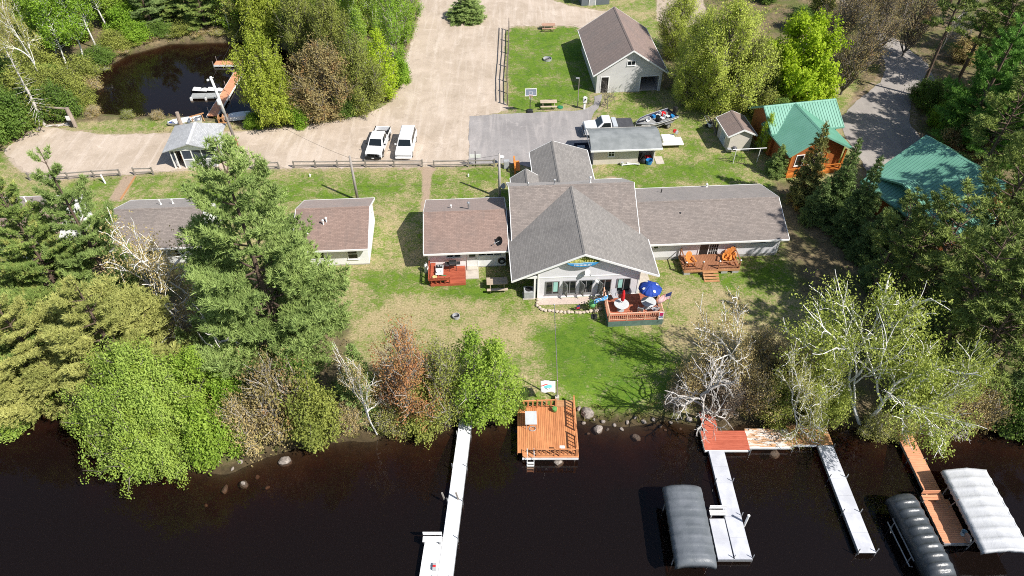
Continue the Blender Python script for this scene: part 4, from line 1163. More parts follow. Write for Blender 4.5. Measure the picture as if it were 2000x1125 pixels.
cabD = cabin('cabin', 'white cabin with brown roof at the edge of the pines past the grey-roofed one', Do[0], Do[1], -7.6, .42, -.85, 3.0, 6.3, 2.5, 3.95, M_sh_brown, M_sid_white)
window(cabD, .213, 3.0, 1.5, 1.3, .8, rz=R(90), cols=2); window(cabD, -2.6, -.112, 1.35, 1.3, 1.0)
pipe_vent(cabD, -3.9, 4.2, 3.5, .4, .05, M_white)

# ================================================================== garage
Go = G(1163.4, 182)
GROT = R(4.6)
gar = thing('garage', 'tall grey garage with brown gable roof and dark open door past the lawn', 'garage', (Go[0], Go[1], 0), GROT)
roof_gable(gar, -.5, 11.9, -.55, 8.45, 3.95, 2.58, 2.58, 5.55, 'y', M_sh_gar)
# front wall pieces leave the openings free
fw = MB()
zt = lambda x: 2.7 + (5.38 - 2.7) * (1 - abs(x - 3.95) / 3.95)
for (xa, xb, z0_) in ((0, .55, 0), (.55, 1.42, 2.05), (1.42, 5.35, 0), (5.35, 7.55, 1.95), (7.55, 7.9, 0)):
    cuts = [xa] + ([3.95] if xa < 3.95 < xb else []) + [xb]
    for a, b_ in zip(cuts, cuts[1:]):
        fw.hexa([(a, 0, z0_), (b_, 0, z0_), (b_, .15, z0_), (a, .15, z0_), (a, 0, zt(a)), (b_, 0, zt(b_)), (b_, .15, zt(b_)), (a, .15, zt(a))])
fw.build('front_wall', M_sid_grey, gar)
MB().box(0, .15, .15, 11.4, 0, 2.6).build('side_wall', M_sid_grey, gar)
MB().box(7.75, 7.9, .15, 11.4, 0, 2.6).build('side_wall', M_sid_grey, gar)
MB().prism_y([(0, 0), (7.9, 0), (7.9, 2.6), (3.95, 5.3), (0, 2.6)], 11.4, 11.55).build('back_wall', M_sid_grey, gar)
MB().box(.15, 7.75, .15, 11.4, -.01, .05).build('floor_slab', M_concrete, gar)
MB().box(.44, .55, -.03, .16, 0, 2.13).box(1.42, 1.53, -.03, .16, 0, 2.13).box(.55, 1.42, -.03, .16, 2.05, 2.13).build('door_trim', M_trim, gar)
MB().box(5.24, 5.35, -.03, .16, 0, 2.03).box(7.55, 7.66, -.03, .16, 0, 2.03).box(5.35, 7.55, -.03, .16, 1.95, 2.03).build('opening_trim', M_trim, gar)
MB().box(.56, 1.41, .06, .10, .02, 2.04).build('door', M_inside, gar)  # near-black panel filling the doorway; its colour stands for the unlit inside
window(gar, 3.95, -.012, 3.75, 1.0, .62, cols=2, fr=.07)
MB().box(4.6, 6.2, 5, 9.5, .06, 1.5).build('stored_boat', pm('dull_tarp', (.06, .06, .065), (.09, .09, .09), 2, .8), gar)

# grey shed at the top of the track
S2 = G(1165, 14)
sh2 = thing('grey_shed', 'dark grey flat-sided shed at the far end of the track', 'shed', (S2[0] - 1.0, S2[1] + .6, 0), R(8))
MB().box(-1.2, 3.0, 0, 4, 0, 2.6).build('wall', siding('slate_siding', (.13, .15, .17)), sh2)
MB().box(-1.5, 3.3, -.3, 4.3, 2.6, 2.75).build('roof', M_sh_gar, sh2)
door(sh2, .4, -.012, 0, mat=M_steel)

# ================================================================== barrel-roofed store
Uo = G(1158, 322)
uti = thing('store_shed', 'tan store shed with curved dark grey roof behind the lodge', 'shed', (Uo[0], Uo[1], 0), LROT)
ys = np.linspace(-.75, 3.6, 11); zr_ = [2.25 + 1.05 * math.sin(math.pi * (.10 + .80 * k / 10)) - .32 for k in range(11)]
mb = MB()
for i in range(10):
    p = [(-.45, ys[i], zr_[i]), (6.95, ys[i], zr_[i]), (6.95, ys[i + 1], zr_[i + 1]), (-.45, ys[i + 1], zr_[i + 1])]
    mb.hexa([(x, y, z - .08) for x, y, z in p] + p)
M_roll = pm('rolled_roofing', (.25, .265, .265), (.17, .185, .185), .9, .85, .15, fine=.5)
mb.build('roof', M_roll, uti)
MB().box(-.5, 7.0, -.82, -.75, zr_[0] - .17, zr_[0] + .01).box(-.5, -.45, -.75, 3.6, 2.08, 2.24).box(6.95, 7.0, -.75, 3.6, 2.08, 2.24).build('eave_board', M_trim, uti)
MB().box(0, 4.75, 0, 3.3, 0, 2.2).box(4.75, 6.5, 1.3, 3.3, 0, 2.2).box(6.38, 6.5, 0, 1.3, 0, 2.2).build('wall', M_sid_tan, uti)
MB().prism_x([(0, 2.2), (3.3, 2.2), (3.2, 2.5), (1.65, 2.95), (.1, 2.5)], .0, 6.5).build('gable_wall', M_sid_tan, uti)
MB().box(4.75, 6.38, -.0, 1.3, 0, .07).build('porch_slab', M_concrete, uti)
window(uti, 1.85, -.012, 1.35, .72, .75, cols=2, rows=2, fr=.07, mun=.04)
window(uti, 6.512, .55, 1.3, .7, 1.2, rz=R(90), cols=1, rows=2)
s_ = MB().box(6.75, 7.6, -.3, 1.1, 0, .05).build('concrete_step', M_concrete, uti)

# ================================================================== little shed
So_ = G(1420, 297)
shd = thing('garden_shed', 'small cream shed with shaded brown roof beside the green-roofed house', 'shed', (So_[0], So_[1], 0), R(7))
roof_gable(shd, -.25, 3.7, -.38, 2.75, 1.22, 2.12, 2.12, 2.85, 'y', M_sh_gar)
wall_gable(shd, 0, 3.4, 0, 2.45, 1.22, 2.12, 2.12, 2.7, 'y', M_sid_tan)
door(shd, -.012, 1.7, .05, 1.2, 1.85, rz=R(-90), mat=pm('blue_grey_door', (.42, .50, .55), (.36, .44, .5), 2, .6))

# ================================================================== screened fish-cleaning house
Po = G(343, 329)
PR = R(5)
scr = thing('screen_house', 'small white screened shelter with weathered grey hipped roof on the gravel', 'shelter', (Po[0], Po[1], 0), PR)
W, D, HW = 4.4, 4.2, 2.25
rp = [(-.5, -.5), (W + .5, -.5), (W + .5, D + .5), (-.5, D + .5)]; pk = [(W / 2 + .1, -.5, 3.15), (W / 2 + .1, D - .9, 3.4)]
mb = MB(); e = [(x, y, 2.32) for x, y in rp]
def slab(mb, pts, t=.08):
    n = len(pts); mb.add([(x, y, z - t) for x, y, z in pts] + list(pts), [tuple(range(n - 1, -1, -1)), tuple(range(n, 2 * n))] + [(i, (i + 1) % n, (i + 1) % n + n, i + n) for i in range(n)])
slab(mb, [e[0], pk[0], pk[1], e[3]]); slab(mb, [pk[0], e[1], e[2], pk[1]]); slab(mb, [e[3], pk[1], e[2]])
mb.build('roof', M_sh_old, scr)
MB().bar((pk[0][0], pk[0][1], pk[0][2] + .03), (pk[1][0], pk[1][1], pk[1][2] + .03), .28, .04).build('ridge_cap', pm('bright_flashing', (.62, .63, .64), (.5, .5, .52), 3, .5), scr)
M_screen = pm('dark_insect_screen', (.035, .045, .065), (.05, .06, .085), 4, .6)
lw = MB().box(1.15, W, 0, .08, 0, .95).box(0, .08, .1, D, 0, .95).box(W - .08, W, .1, D, 0, .95).box(.1, W - .1, D - .08, D, 0, 2.2)
lw.build('lower_wall', pm('grey_lower_wall', (.42, .43, .45), (.36, .37, .39), 2, .7), scr)
fp = MB()
for x in (0, .42, 1.1, 2.1, 3.1, W - .1): fp.box(x, x + .1, -.03, .09, 0, 2.25)
for y in (1.3, 2.7, D - .1): fp.box(-.03, .09, y, y + .1, 0, 2.25).box(W - .09, W + .03, y, y + .1, 0, 2.25)
fp.box(1.2, W, -.035, .085, .95, 1.08).box(0, W, -.035, .085, 2.12, 2.28).box(-.035, .085, 0, D, .95, 1.08).box(W - .085, W + .035, 0, D, .95, 1.08)
fp.build('frame', M_white, scr)
MB().prism_y([(.1, 2.28), (W - .1, 2.28), (W / 2 + .1, 3.02)], -.02, .06).build('gable_panel', M_sid_white, scr)
for x0_, x1_ in ((1.2, 2.1), (2.2, 3.1), (3.2, W - .1)): MB().box(x0_, x1_, .02, .04, 1.08, 2.12).build('screen', M_screen, scr)
MB().box(.1, .42, .02, .04, .95, 2.12).build('screen', M_screen, scr)
for y0_, y1_ in ((.1, 1.3), (1.4, 2.7), (2.8, D - .1)):
    MB().box(W - .04, W - .02, y0_, y1_, 1.08, 2.12).build('screen', M_screen, scr); MB().box(.02, .04, y0_, y1_, 1.08, 2.12).build('screen', M_screen, scr)
MB().box(0.1, W - .1, .1, D - .1, .0, .06).build('floor_slab', M_concrete, scr)
MB().box(.4, 1.0, 1.2, 2.6, .8, .86).box(.45, .55, 1.25, 1.35, .06, .8).box(.85, .95, 2.4, 2.5, .06, .8).build('cleaning_table', M_orange, scr)

# ================================================================== green-roofed houses
def metal_mat():
    t = NT('green_metal_roof'); ob = t.coord('Object')
    f = t.ramp(t.noise(ob, .8, 4), .3, .7)
    t.set(Base_Color=t.mix(f, (.14, .335, .245), (.165, .37, .28)), Roughness=.42, Specular_IOR_Level=.5)
    return t.m
M_metal = metal_mat()
M_log_wall = siding('log_siding', (.36, .115, .03), .22, .5)
M_orange_wall = pm('orange_log', (.55, .19, .035), (.42, .13, .02), 4, .6)

def ribs(T, parent, u0, u1, wa, za, wr, zr, axis, step=.30):
    mb = MB(); n = int((u1 - u0) / step)
    for i in range(n + 1):
        u = u0 + i * (u1 - u0) / n
        a = (u, wa, za + .02) if axis == 'x' else (wa, u, za + .02); b_ = (u, wr, zr + .02) if axis == 'x' else (wr, u, zr + .02)
        mb.bar(a, b_, .035, .045)
    o = mb.build('roof_ribs', M_metal, parent, kind='stuff'); return o

H1 = (27.3, 62.9); HR = R(11)
gh = thing('green_roof_house', 'log house with green metal cross-gable roof beside the cream shed', 'house', (H1[0], H1[1], 0), HR)
# main ridge along x, a big front gable toward the lake
ra = roof_gable(gh, .1, 8.3, 1.6, 7.2, 4.4, 3.0, 3.0, 4.7, 'x', M_metal, th=.1, trim=M_metal)
ribs(gh, ra, .15, 8.25, 1.6, 3.0, 4.4, 4.7, 'x'); ribs(gh, ra, .15, 8.25, 7.2, 3.0, 4.4, 4.7, 'x')
rb = roof_gable(gh, -2.2, 4.2, .3, 7.3, 3.6, 2.75, 2.75, 4.75, 'y', M_metal, th=.1, trim=M_metal, ends=(True, False), name='front_roof')
ribs(gh, rb, -2.15, 4.2, .3, 2.75, 3.6, 4.75, 'y'); ribs(gh, rb, -2.15, 4.2, 7.3, 2.75, 3.6, 4.75, 'y')
wall_gable(gh, .6, 7.8, 2.0, 6.8, 4.4, 2.95, 2.95, 4.5, 'x', M_log_wall)
wall_gable(gh, -1.5, 3, .9, 6.7, 3.6, 2.85, 2.85, 4.55, 'y', M_log_wall, name='front_wall')
window(gh, .588, 3.6, 1.6, 1.2, 1.2, rz=R(-90), cols=2); window(gh, 3.6, -1.512, 1.6, 1.6, 1.3); window(gh, 2.0, -1.512, 1.6, .9, 1.3, cols=1)
window(gh, 6.712, .5, 1.5, 1.2, 1.2, rz=R(90), cols=2)
po_ = MB()
for x in (.7, 2.6, 4.6, 6.6): po_.box(x - .09, x + .09, -2.1, -1.92, 0, 2.7)
po_.build('porch_posts', M_orange_wall, gh, kind='stuff')
MB().box(.6, 6.8, -2.2, -1.52, 0, .35).box(.6, 6.8, -2.14, -2.06, .95, 1.05).build('porch', M_orange_wall, gh)

H2 = (38.0, 53.0); H2R = R(25)
g2 = thing('green_roof_house', 'log house with green metal roof half hidden among the tall pines', 'house', (H2[0], H2[1], 0), H2R)
ra = roof_gable(g2, -4.0, 5.0, -2.5, 9.2, 4.3, 2.7, 3.3, 6.1, 'y', M_metal, th=.1, trim=M_metal)
ribs(g2, ra, -3.9, 4.9, -2.5, 2.7, 4.3, 6.1, 'y'); ribs(g2, ra, -3.9, 4.9, 9.2, 3.3, 4.3, 6.1, 'y')
rb = roof_gable(g2, -1.4, 4.6, -4.6, 5.4, 1.6, 2.45, 3.0, 4.35, 'x', M_metal, th=.1, trim=M_metal, ends=(True, False), name='front_roof')
ribs(g2, rb, -1.3, 4.5, -4.6, 2.45, 1.6, 4.35, 'x')
wall_gable(g2, -3.2, 4.4, -1.6, 8.5, 4.3, 2.8, 3.3, 5.9, 'y', M_log_wall)
MB().box(-.9, 4.2, -3.9, -3.21, 0, 2.5).build('porch_wall', M_log_wall, g2)
window(g2, -1.612, 0.5, 1.5, 1.2, 1.2, rz=R(-90)); window(g2, 1.6, -3.912, 1.5, 1.6, 1.2); window(g2, 6.5, -3.212, 1.6, 1.4, 1.2)
# ================================================================== decks on the houses
# cedar porch on the guest wing
pz = .52
pd = thing('porch_deck', 'small brown cedar deck with railings and steps on the guest wing', 'deck', (LO[0], LO[1], 0), LROT)
px0, px1, py0, py1 = 13.15, 18.1, 2.15, 4.2
planks(pd, px0, px1, py0, py1, pz, 'y', M_deckbrown, .14)
MB().box(px0, px1, py0 - .04, py0 - .001, pz - .22, pz - .005).box(px0, px1, py1 - .06, py1 - .02, pz - .2, pz - .035).box(px0 - .04, px0 - .001, py0, py1, pz - .2, pz - .005).box(px1 + .001, px1 + .04, py0, py1, pz - .2, pz - .005).build('rim_joist', M_docktan, pd)
for x in (px0 + .3, 15.0, 16.8, px1 - .3):
    piece('pier_block', M_block, pd, x - .28, x + .28, py0 - .02, py0 + .45, 0, pz - .225)
for a, b in (((px0 + .05, py0 + .06), (14.75, py0 + .06)), ((16.2, py0 + .06), (px1 - .05, py0 + .06)), ((px0 + .05, py0 + .1), (px0 + .05, py1 - .1)), ((px1 - .05, py0 + .1), (px1 - .05, py1 - .1))):
    railing(pd, a, b, pz, M_deckbrown, .85, .09, balusters=False, low=.22, posts=1 if a[0] == b[0] else 1)
for x in (px0 + .08, 14.75, 16.2, px1 - .05):
    c = MB().lathe((x, py0 + .06, pz + .88), [(.07, 0), (.085, .05), (.01, .13)], 8).build('post_cap', M_white, pd)
for k in range(4):
    piece('step_board', M_docktan, pd, 14.78, 16.15, py0 - .30 - .25 * k, py0 - .05 - .25 * k, pz - .13 - .115 * k - .03, pz - .13 - .115 * k)
MB().hexa([(14.82, py0 - .05, 0), (14.9, py0 - .05, 0), (14.9, py0 - 1.0, 0), (14.82, py0 - 1.0, 0), (14.82, py0 - .05, pz - .17), (14.9, py0 - .05, pz - .17), (14.9, py0 - 1.0, .02), (14.82, py0 - 1.0, .02)]).build('stringer', M_docktan, pd)

def adirondack(loc, rz, label, mat):
    T = thing('adirondack_chair', label, 'chair', loc, rz)
    for i in range(6): 
        t = i / 5; piece('seat_slat', mat, T, -.27, .27, -.28 + .095 * i, -.20 + .095 * i, .36 - .10 * t - .02, .36 - .10 * t)
    for i, hh in enumerate((.62, .74, .80, .74, .62)):
        x = -.24 + .12 * i
        b = MB().hexa([(x - .052, .27, .24), (x + .052, .27, .24), (x + .052, .295, .24), (x - .052, .295, .24), (x - .052, .27 + hh * .38, .24 + hh), (x + .052, .27 + hh * .38, .24 + hh), (x + .052, .295 + hh * .38, .24 + hh), (x - .052, .295 + hh * .38, .24 + hh)])
        b.build('back_slat', mat, T)
    for s in (-1, 1):
        MB().box(s * .34 - .07, s * .34 + .07, -.38, .36, .54, .565).build('armrest', mat, T)
        MB().box(s * .31 - .02, s * .31 + .02, -.34, -.22, 0, .54).build('leg', mat, T)
        MB().hexa([(s * .29 - .02, -.30, .24), (s * .29 + .02, -.30, .24), (s * .29 + .02, .48, .0), (s * .29 - .02, .48, 0), (s * .29 - .02, -.30, .34), (s * .29 + .02, -.30, .34), (s * .29 + .02, .48, .09), (s * .29 - .02, .48, .09)]).build('leg', mat, T)
    MB().box(-.35, .35, .42, .45, .50, .58).build('back_rail', mat, T)
    return T
adirondack(on_lodge(13.85, 3.0, pz), LROT + R(12), 'orange wooden chair standing alone by the porch railing nearest the lodge', M_orange)
adirondack(on_lodge(17.15, 3.15, pz), LROT - R(22), 'orange wooden chair in front of the patio door, turned slightly left', M_orange)
adirondack(on_lodge(17.62, 3.35, pz), LROT - R(18), 'orange wooden chair in the porch corner farthest from the lodge', M_orange)

# lodge deck with the umbrellas
ldz = .62
L0 = G(1187, 638); L1 = G(1293, 632)
ld = thing('lodge_deck', 'railed redwood deck with green lattice skirt in front of the lodge', 'deck', (L0[0], L0[1], 0), LROT)
LW, LD_ = 4.5, 3.1
planks(ld, 0, LW, 0, LD_, ldz, 'x', M_redwood, .15)
MB().box(0, LW, -.03, -.002, .0, ldz - .04).box(-.03, -.001, 0, LD_, 0, ldz - .04).box(LW + .001, LW + .03, 0, LD_, 0, ldz - .04).build('skirt', pm('faded_green_skirt', (.12, .19, .16), (.09, .14, .12), 3, .8), ld)
M_rail = wood('peach_rail', (.72, .42, .30), (.55, .30, .20), axis=0)
railing(ld, (.05, .05), (LW - .05, .05), ldz, M_rail, .85, step=.16)
railing(ld, (.05, .12), (.05, LD_ - .05), ldz, M_rail, .85, step=.16)
railing(ld, (LW - .05, .12), (LW - .05, LD_ - .05), ldz, M_rail, .85, step=.16)
def round_table(loc, label, r=.62, mat=None):
    T = thing('round_table', label, 'table', loc)
    MB().lathe((0, 0, .70), [(r - .01, 0), (r, .015), (r, .03), (r - .015, .04)], 28).build('tabletop', mat or M_tab, T)
    MB().tube((0, 0, .05), (0, 0, .70), .035).build('pedestal', M_steel, T)
    MB().lathe((0, 0, 0), [(.3, 0), (.3, .03), (.05, .06)], 14).build('base', M_steel, T)
    return T
M_tab = pm('pale_mesh_tabletop', (.55, .57, .57), (.46, .48, .48), 9, .6)
def on_deck(x, y, z=ldz):
    c, s = math.cos(LROT), math.sin(LROT); return (L0[0] + x * c - y * s, L0[1] + x * s + y * c, z)
round_table(on_deck(1.22, 1.25), 'round pale table under the closed red umbrella')
round_table(on_deck(3.5, 1.35), 'round pale table under the open blue umbrella')
um = thing('closed_umbrella', 'closed red patio umbrella standing in a round table', 'umbrella', on_deck(1.28, 1.35))
MB().tube((0, 0, 0), (0, 0, 2.15), .022).build('pole', M_alum, um)
MB().lathe((0, 0, 0), [(.10, .98), (.14, 1.05), (.17, 1.3), (.15, 1.7), (.10, 2.05), (.02, 2.2)], 12).build('folded_canopy', M_red, um, smooth=True)
MB().lathe((0, 0, 0), [(.16, 1.35), (.175, 1.4), (.16, 1.45)], 12).build('tie', M_red, um)
ub = thing('open_umbrella', 'open blue patio umbrella with white emblems over a round table', 'umbrella', on_deck(3.55, 1.75))
MB().tube((0, 0, 0), (0, 0, 2.35), .022).build('pole', M_alum, ub)
for k in range(8):
    a0, a1 = k * math.pi / 4, (k + 1) * math.pi / 4; vs = []; N = 4
    for i in range(N + 1):
        t = i / N
        for j in range(4):
            a = a0 + (a1 - a0) * j / 3; r = .98 * t; sag = .06 * math.sin(math.pi * j / 3) * t
            vs.append((r * math.cos(a) * (1 - .05 * math.sin(math.pi * j / 3) * t), r * math.sin(a) * (1 - .05 * math.sin(math.pi * j / 3) * t), 2.36 - .50 * t ** 1.25 - sag))
    fs = [(i * 4 + j, i * 4 + j + 1, (i + 1) * 4 + j + 1, (i + 1) * 4 + j) for i in range(N) for j in range(3)]
    m = MB().add(vs, fs); o = m.build('canopy_panel', M_bluefab, ub, smooth=True)
    sm = o.modifiers.new('solid', 'SOLIDIFY'); sm.thickness = .012
    am = (a0 + a1) / 2; rr = .62; zc = 2.36 - .5 * (rr / .98) ** 1.25 - .012
    if k % 2 == 0:
        e = MB(); tq = Vector((math.cos(am), math.sin(am), -.52)).normalized(); s2 = Vector((-math.sin(am), math.cos(am), 0)); c = Vector((rr * math.cos(am), rr * math.sin(am), zc))
        nn = s2.cross(tq) * -1
        if nn.z < 0: nn = -nn
        pts = [c + nn * .012 + tq * .14 * math.cos(q) * (1 if i % 2 else .8) + s2 * .11 * math.sin(q) for i, q in enumerate(np.linspace(0, 2 * math.pi, 10, endpoint=False))]
        e.add(pts + [p + nn * .006 for p in pts], [tuple(range(10)), tuple(range(10, 20))] + [(i, (i + 1) % 10, (i + 1) % 10 + 10, i + 10) for i in range(10)]); e.build('emblem', M_white, o)
def patio_chair(loc, rz, label, mat, group=None):
    T = thing('patio_chair', label, 'chair', loc, rz, group)
    MB().box(-.24, .24, -.24, .22, .40, .43).build('seat', mat, T)
    MB().hexa([(-.24, .20, .43), (.24, .20, .43), (.24, .23, .43), (-.24, .23, .43), (-.22, .34, .92), (.22, .34, .92), (.22, .37, .92), (-.22, .37, .92)]).build('backrest', mat, T)
    for sx in (-.22, .22):
        for sy in (-.22, .21): MB().tube((sx, sy, 0), (sx, sy, .41), .014, .014, 6).build('leg', M_steel, T)
        MB().box(sx - .02, sx + .02, -.22, .26, .62, .64).build('armrest', M_steel, T)
    return T
M_mesh = pm('grey_chair_mesh', (.42, .42, .45), (.34, .34, .36), 9, .7)
patio_chair(on_deck(.9, 2.5), LROT + R(10), 'grey mesh chair behind the table with the closed red umbrella', M_mesh)
patio_chair(on_deck(.35, 2.35), LROT + R(40), 'dark mesh chair in the lodge deck corner nearest the flower bed', M_carblack)
patio_chair(on_deck(3.95, .75), LROT + R(200), 'grey mesh chair half under the blue umbrella by the front railing', M_mesh)
patio_chair(on_deck(2.75, .8), LROT + R(160), 'pale mesh chair pushed between the two round tables', M_tab)
patio_chair(on_deck(4.1, 2.2), LROT + R(-80), 'dark mesh chair behind the blue umbrella near the flag', M_carblack)
# notice with red and blue panels at the railing's end
nb = thing('rail_poster', 'small white poster with red and blue print at the deck corner', 'poster', on_deck(4.28, -.06, ldz + .05), LROT)
MB().box(-.2, .2, -.012, 0, 0, .85).build('backing', M_white, nb)
MB().box(-.15, .15, -.02, -.0125, .42, .78).build('red_print', pm('crimson_print', (.5, .03, .13), (.4, .02, .1), 4, .6), nb)
MB().box(-.15, .15, -.02, -.0125, .22, .34).build('blue_print', pm('navy_print', (.02, .05, .3), (.02, .04, .25), 4, .6), nb)

# flag on a slanted staff at the deck corner
fl = thing('flag', 'striped red and white flag with blue corner on a staff at the lodge deck', 'flag', on_deck(4.6, .1, 0), 0)
MB().tube((0, 0, 0), (.25, .15, 3.6), .022, .016).build('staff', M_alum, fl)
def cloth(w, h, nx, nz, amp, ph=0):
    vs = []
    for j in range(nz + 1):
        for i in range(nx + 1):
            t = i / nx; vs.append((-w * t * .82, -amp * math.sin(t * 7 + ph + j * .3) * t - .25 * t * w, -h * j / nz - .35 * t * t * w))
    return vs
vs = cloth(1.3, .78, 16, 13, .09); n = 17
M_flagw = pm('flag_white', (.78, .75, .75), (.7, .68, .68), 4, .8); M_flagr = pm('flag_red', (.45, .03, .05), (.38, .02, .04), 4, .8); M_flagb = pm('flag_blue', (.03, .04, .16), (.02, .03, .12), 4, .8)
mb = MB(); mb.add(vs, [(j * n + i, j * n + i + 1, (j + 1) * n + i + 1, (j + 1) * n + i) for j in range(13) for i in range(16)])
mb.m = [2 if (i < 7 and j < 7) else (1 if j % 2 == 0 else 0) for j in range(13) for i in range(16)]
f = mb.build('flag_cloth', [M_flagw, M_flagr, M_flagb], fl, smooth=True); f.location = (.235, .14, 3.5)
f.modifiers.new('solid', 'SOLIDIFY').thickness = .008
pst = thing('wooden_post', 'brown wooden post at the lodge deck corner beside the flag', 'post', on_deck(4.42, 2.4, ldz), LROT)
MB().box(-.08, .08, -.08, .08, 0, 1.35).build('post', M_docktan, pst); MB().box(-.11, .11, -.11, .11, 1.35, 1.4).build('cap', M_docktan, pst)

# blue and white banner on a dark stand, hanging basket behind it
bn = thing('feather_banner', 'blue and white wavy banner on a dark stand beside the lodge deck', 'banner', on_deck(-.95, 1.2, 0), LROT)
MB().tube((0, 0, 0), (0, 0, 1.9), .025).tube((0, 0, 1.9), (1.0, .25, 2.15), .02).box(-.25, .25, -.25, .25, 0, .05).build('stand', M_dark, bn)
vs = []; 
for j in range(5):
    for i in range(13): t = i / 12; vs.append((-.15 + 1.15 * t, .05 * math.sin(t * 9 + j) + .25 * t, 1.95 + .25 * t - .45 * j / 4))
mb = MB().add(vs, [(j * 13 + i, j * 13 + i + 1, (j + 1) * 13 + i + 1, (j + 1) * 13 + i) for j in range(4) for i in range(12)])
mb.m = [1 if (i + j * 2) % 5 == 0 else 0 for j in range(4) for i in range(12)]
f = mb.build('banner_cloth', [pm('banner_blue', (.06, .30, .66), (.12, .42, .78), 5, .7), M_flagw], bn, smooth=True); f.modifiers.new('solid', 'SOLIDIFY').thickness = .01
gd = thing('garden_ornament', 'round green garden ornament with leaves in the flower bed by the deck', 'ornament', on_deck(-1.05, 1.95, 0), 0)
MB().lathe((0, 0, .75), [(.05, -.3), (.28, -.2), (.34, 0), (.25, .22), (.03, .30)], 14).build('body', pm('pale_green_plastic', (.16, .42, .16), (.1, .34, .1), 4, .5), gd, smooth=True)
MB().tube((0, 0, 0), (0, 0, .6), .04).build('stake', M_dark, gd)
tm = [leaf_clump(22, .42, .2, rng)]
o = bpy.data.objects.new('leaf_ruff', bake('leaf_ruff', tm, [(0, 0, .55), (.3, .2, .6), (-.3, .1, .6), (0, .35, .7)], [(0, 0, 1)] * 4, [1, 1, 1, 1], [.3, .6, .5, .4], rng, F_dark)); COL.objects.link(o); o.parent = gd

# stone-edged flower bed below the lodge windows
def bed_edge():
    T = thing('flower_bed_border', 'curved border of rough pale stones round the bed under the lodge windows', 'border')
    pts = [G(1050, 586), G(1049, 597), G(1058, 606), G(1080, 609), G(1110, 611), G(1140, 611), G(1160, 608), G(1178, 603)]
    acc = []; 
    for a, b in zip(pts, pts[1:]):
        L = math.hypot(b[0] - a[0], b[1] - a[1]); k = max(1, int(L / .26))
        acc += [(a[0] + (b[0] - a[0]) * i / k, a[1] + (b[1] - a[1]) * i / k) for i in range(k)]
    for (x, y) in acc:
        put(STONE[random.randrange(3)], 'border_stone', T, (x + random.uniform(-.03, .03), y + random.uniform(-.03, .03), .07), (0, 0, random.random() * 6), (random.uniform(.15, .2), random.uniform(.12, .16), random.uniform(.10, .14)))
    return T
def stone_mesh(seed, mat):
    bm = bmesh.new(); bmesh.ops.create_icosphere(bm, subdivisions=2, radius=1); r = random.Random(seed)
    ph = [r.random() * 6 for _ in range(6)]
    for v in bm.verts:
        c = v.co; k = 1 + .16 * math.sin(c.x * 2.3 + ph[0]) + .14 * math.sin(c.y * 2.9 + ph[1]) + .12 * math.sin(c.z * 3.1 + ph[2]) + .06 * math.sin(c.x * 6 + c.y * 5 + ph[3])
        v.co = c * k
        if v.co.z < -.6: v.co.z = -.6
    me = bpy.data.meshes.new('stone'); bm.to_mesh(me); bm.free(); me.materials.append(mat)
    me.polygons.foreach_set('use_smooth', [r.random() < .0 for _ in me.polygons]); return me
M_palestone = pm('pale_border_stone', (.56, .46, .37), (.42, .35, .28), 3, .9, .3, fine=.5)
STONE = [stone_mesh(k, M_palestone) for k in range(3)]
ROCK = [stone_mesh(k + 20, M_rock) for k in range(5)]
bed_edge()
gb = sheet('gravel_bed', np.array([G(1051, 584), G(1242, 577), G(1246, 588), G(1182, 593), G(1052, 596)]), .03, pm('pink_pebbles', (.58, .47, .40), (.42, .34, .30), 14, .9, .5, fine=.8), 'strip of pink and cream pebbles along the lodge front wall')
sfl = thing('garden_flag', 'small striped garden flag standing in the flower bed', 'flag', (*G(1125, 609), 0), R(20))
MB().tube((0, 0, 0), (0, 0, .75), .012, .012, 6).tube((0, 0, .75), (.32, 0, .75), .01, .01, 6).build('stake', M_dark, sfl)
MB().box(.03, .31, -.008, .008, .3, .52).build('cloth_lower', M_flagr, sfl); MB().box(.03, .31, -.008, .008, .521, .73).build('cloth_upper', M_flagb, sfl)

# cabin deck, its grills and bench
cz = .30
cd = thing('cabin_deck', 'low red deck with a built-in bench in front of the brown-roofed cabin', 'deck', (LO[0], LO[1], 0), LROT)
c0 = to_lodge(834, 552); c1 = to_lodge(905, 550)
cx0, cx1, cy0, cy1 = -9.15, -6.15, 2.05, 4.25
planks(cd, cx0, cx1, cy0, cy1, cz, 'x', M_deckred, .15)
MB().box(cx0, cx1, cy0 - .035, cy0 - .001, .02, cz - .01).box(cx0 - .035, cx0 - .001, cy0, cy1, .02, cz - .01).box(cx1 + .001, cx1 + .035, cy0, cy1, .02, cz - .01).build('rim_joist', M_deckred, cd)
MB().box(cx0, cx0 + .42, cy0 + .1, cy1, cz + .42, cz + .48).box(cx0 + .1, cx1 - 1.3, cy0 + .06, cy0 + .45, cz + .42, cz + .48).build('bench_seat', M_deckred, cd)
for x in np.linspace(cx0 + .1, cx1 - 1.35, 5): MB().hexa([(x - .05, cy0 - .03, cz), (x + .05, cy0 - .03, cz), (x + .05, cy0 + .06, cz), (x - .05, cy0 + .06, cz), (x - .05, cy0 - .22, cz + .85), (x + .05, cy0 - .22, cz + .85), (x + .05, cy0 - .14, cz + .85), (x - .05, cy0 - .14, cz + .85)]).build('bench_post', M_deckred, cd)
for z in (.62, .8): MB().box(cx0, cx1 - 1.3, cy0 - .2 - .02, cy0 - .2 + .02, cz + z - .05, cz + z + .05).build('bench_back_board', M_deckred, cd)
for y in np.linspace(cy0 + .2, cy1 - .1, 4): MB().box(cx0 - .12, cx0 - .05, y - .05, y + .05, cz, cz + .85).build('bench_post', M_deckred, cd)
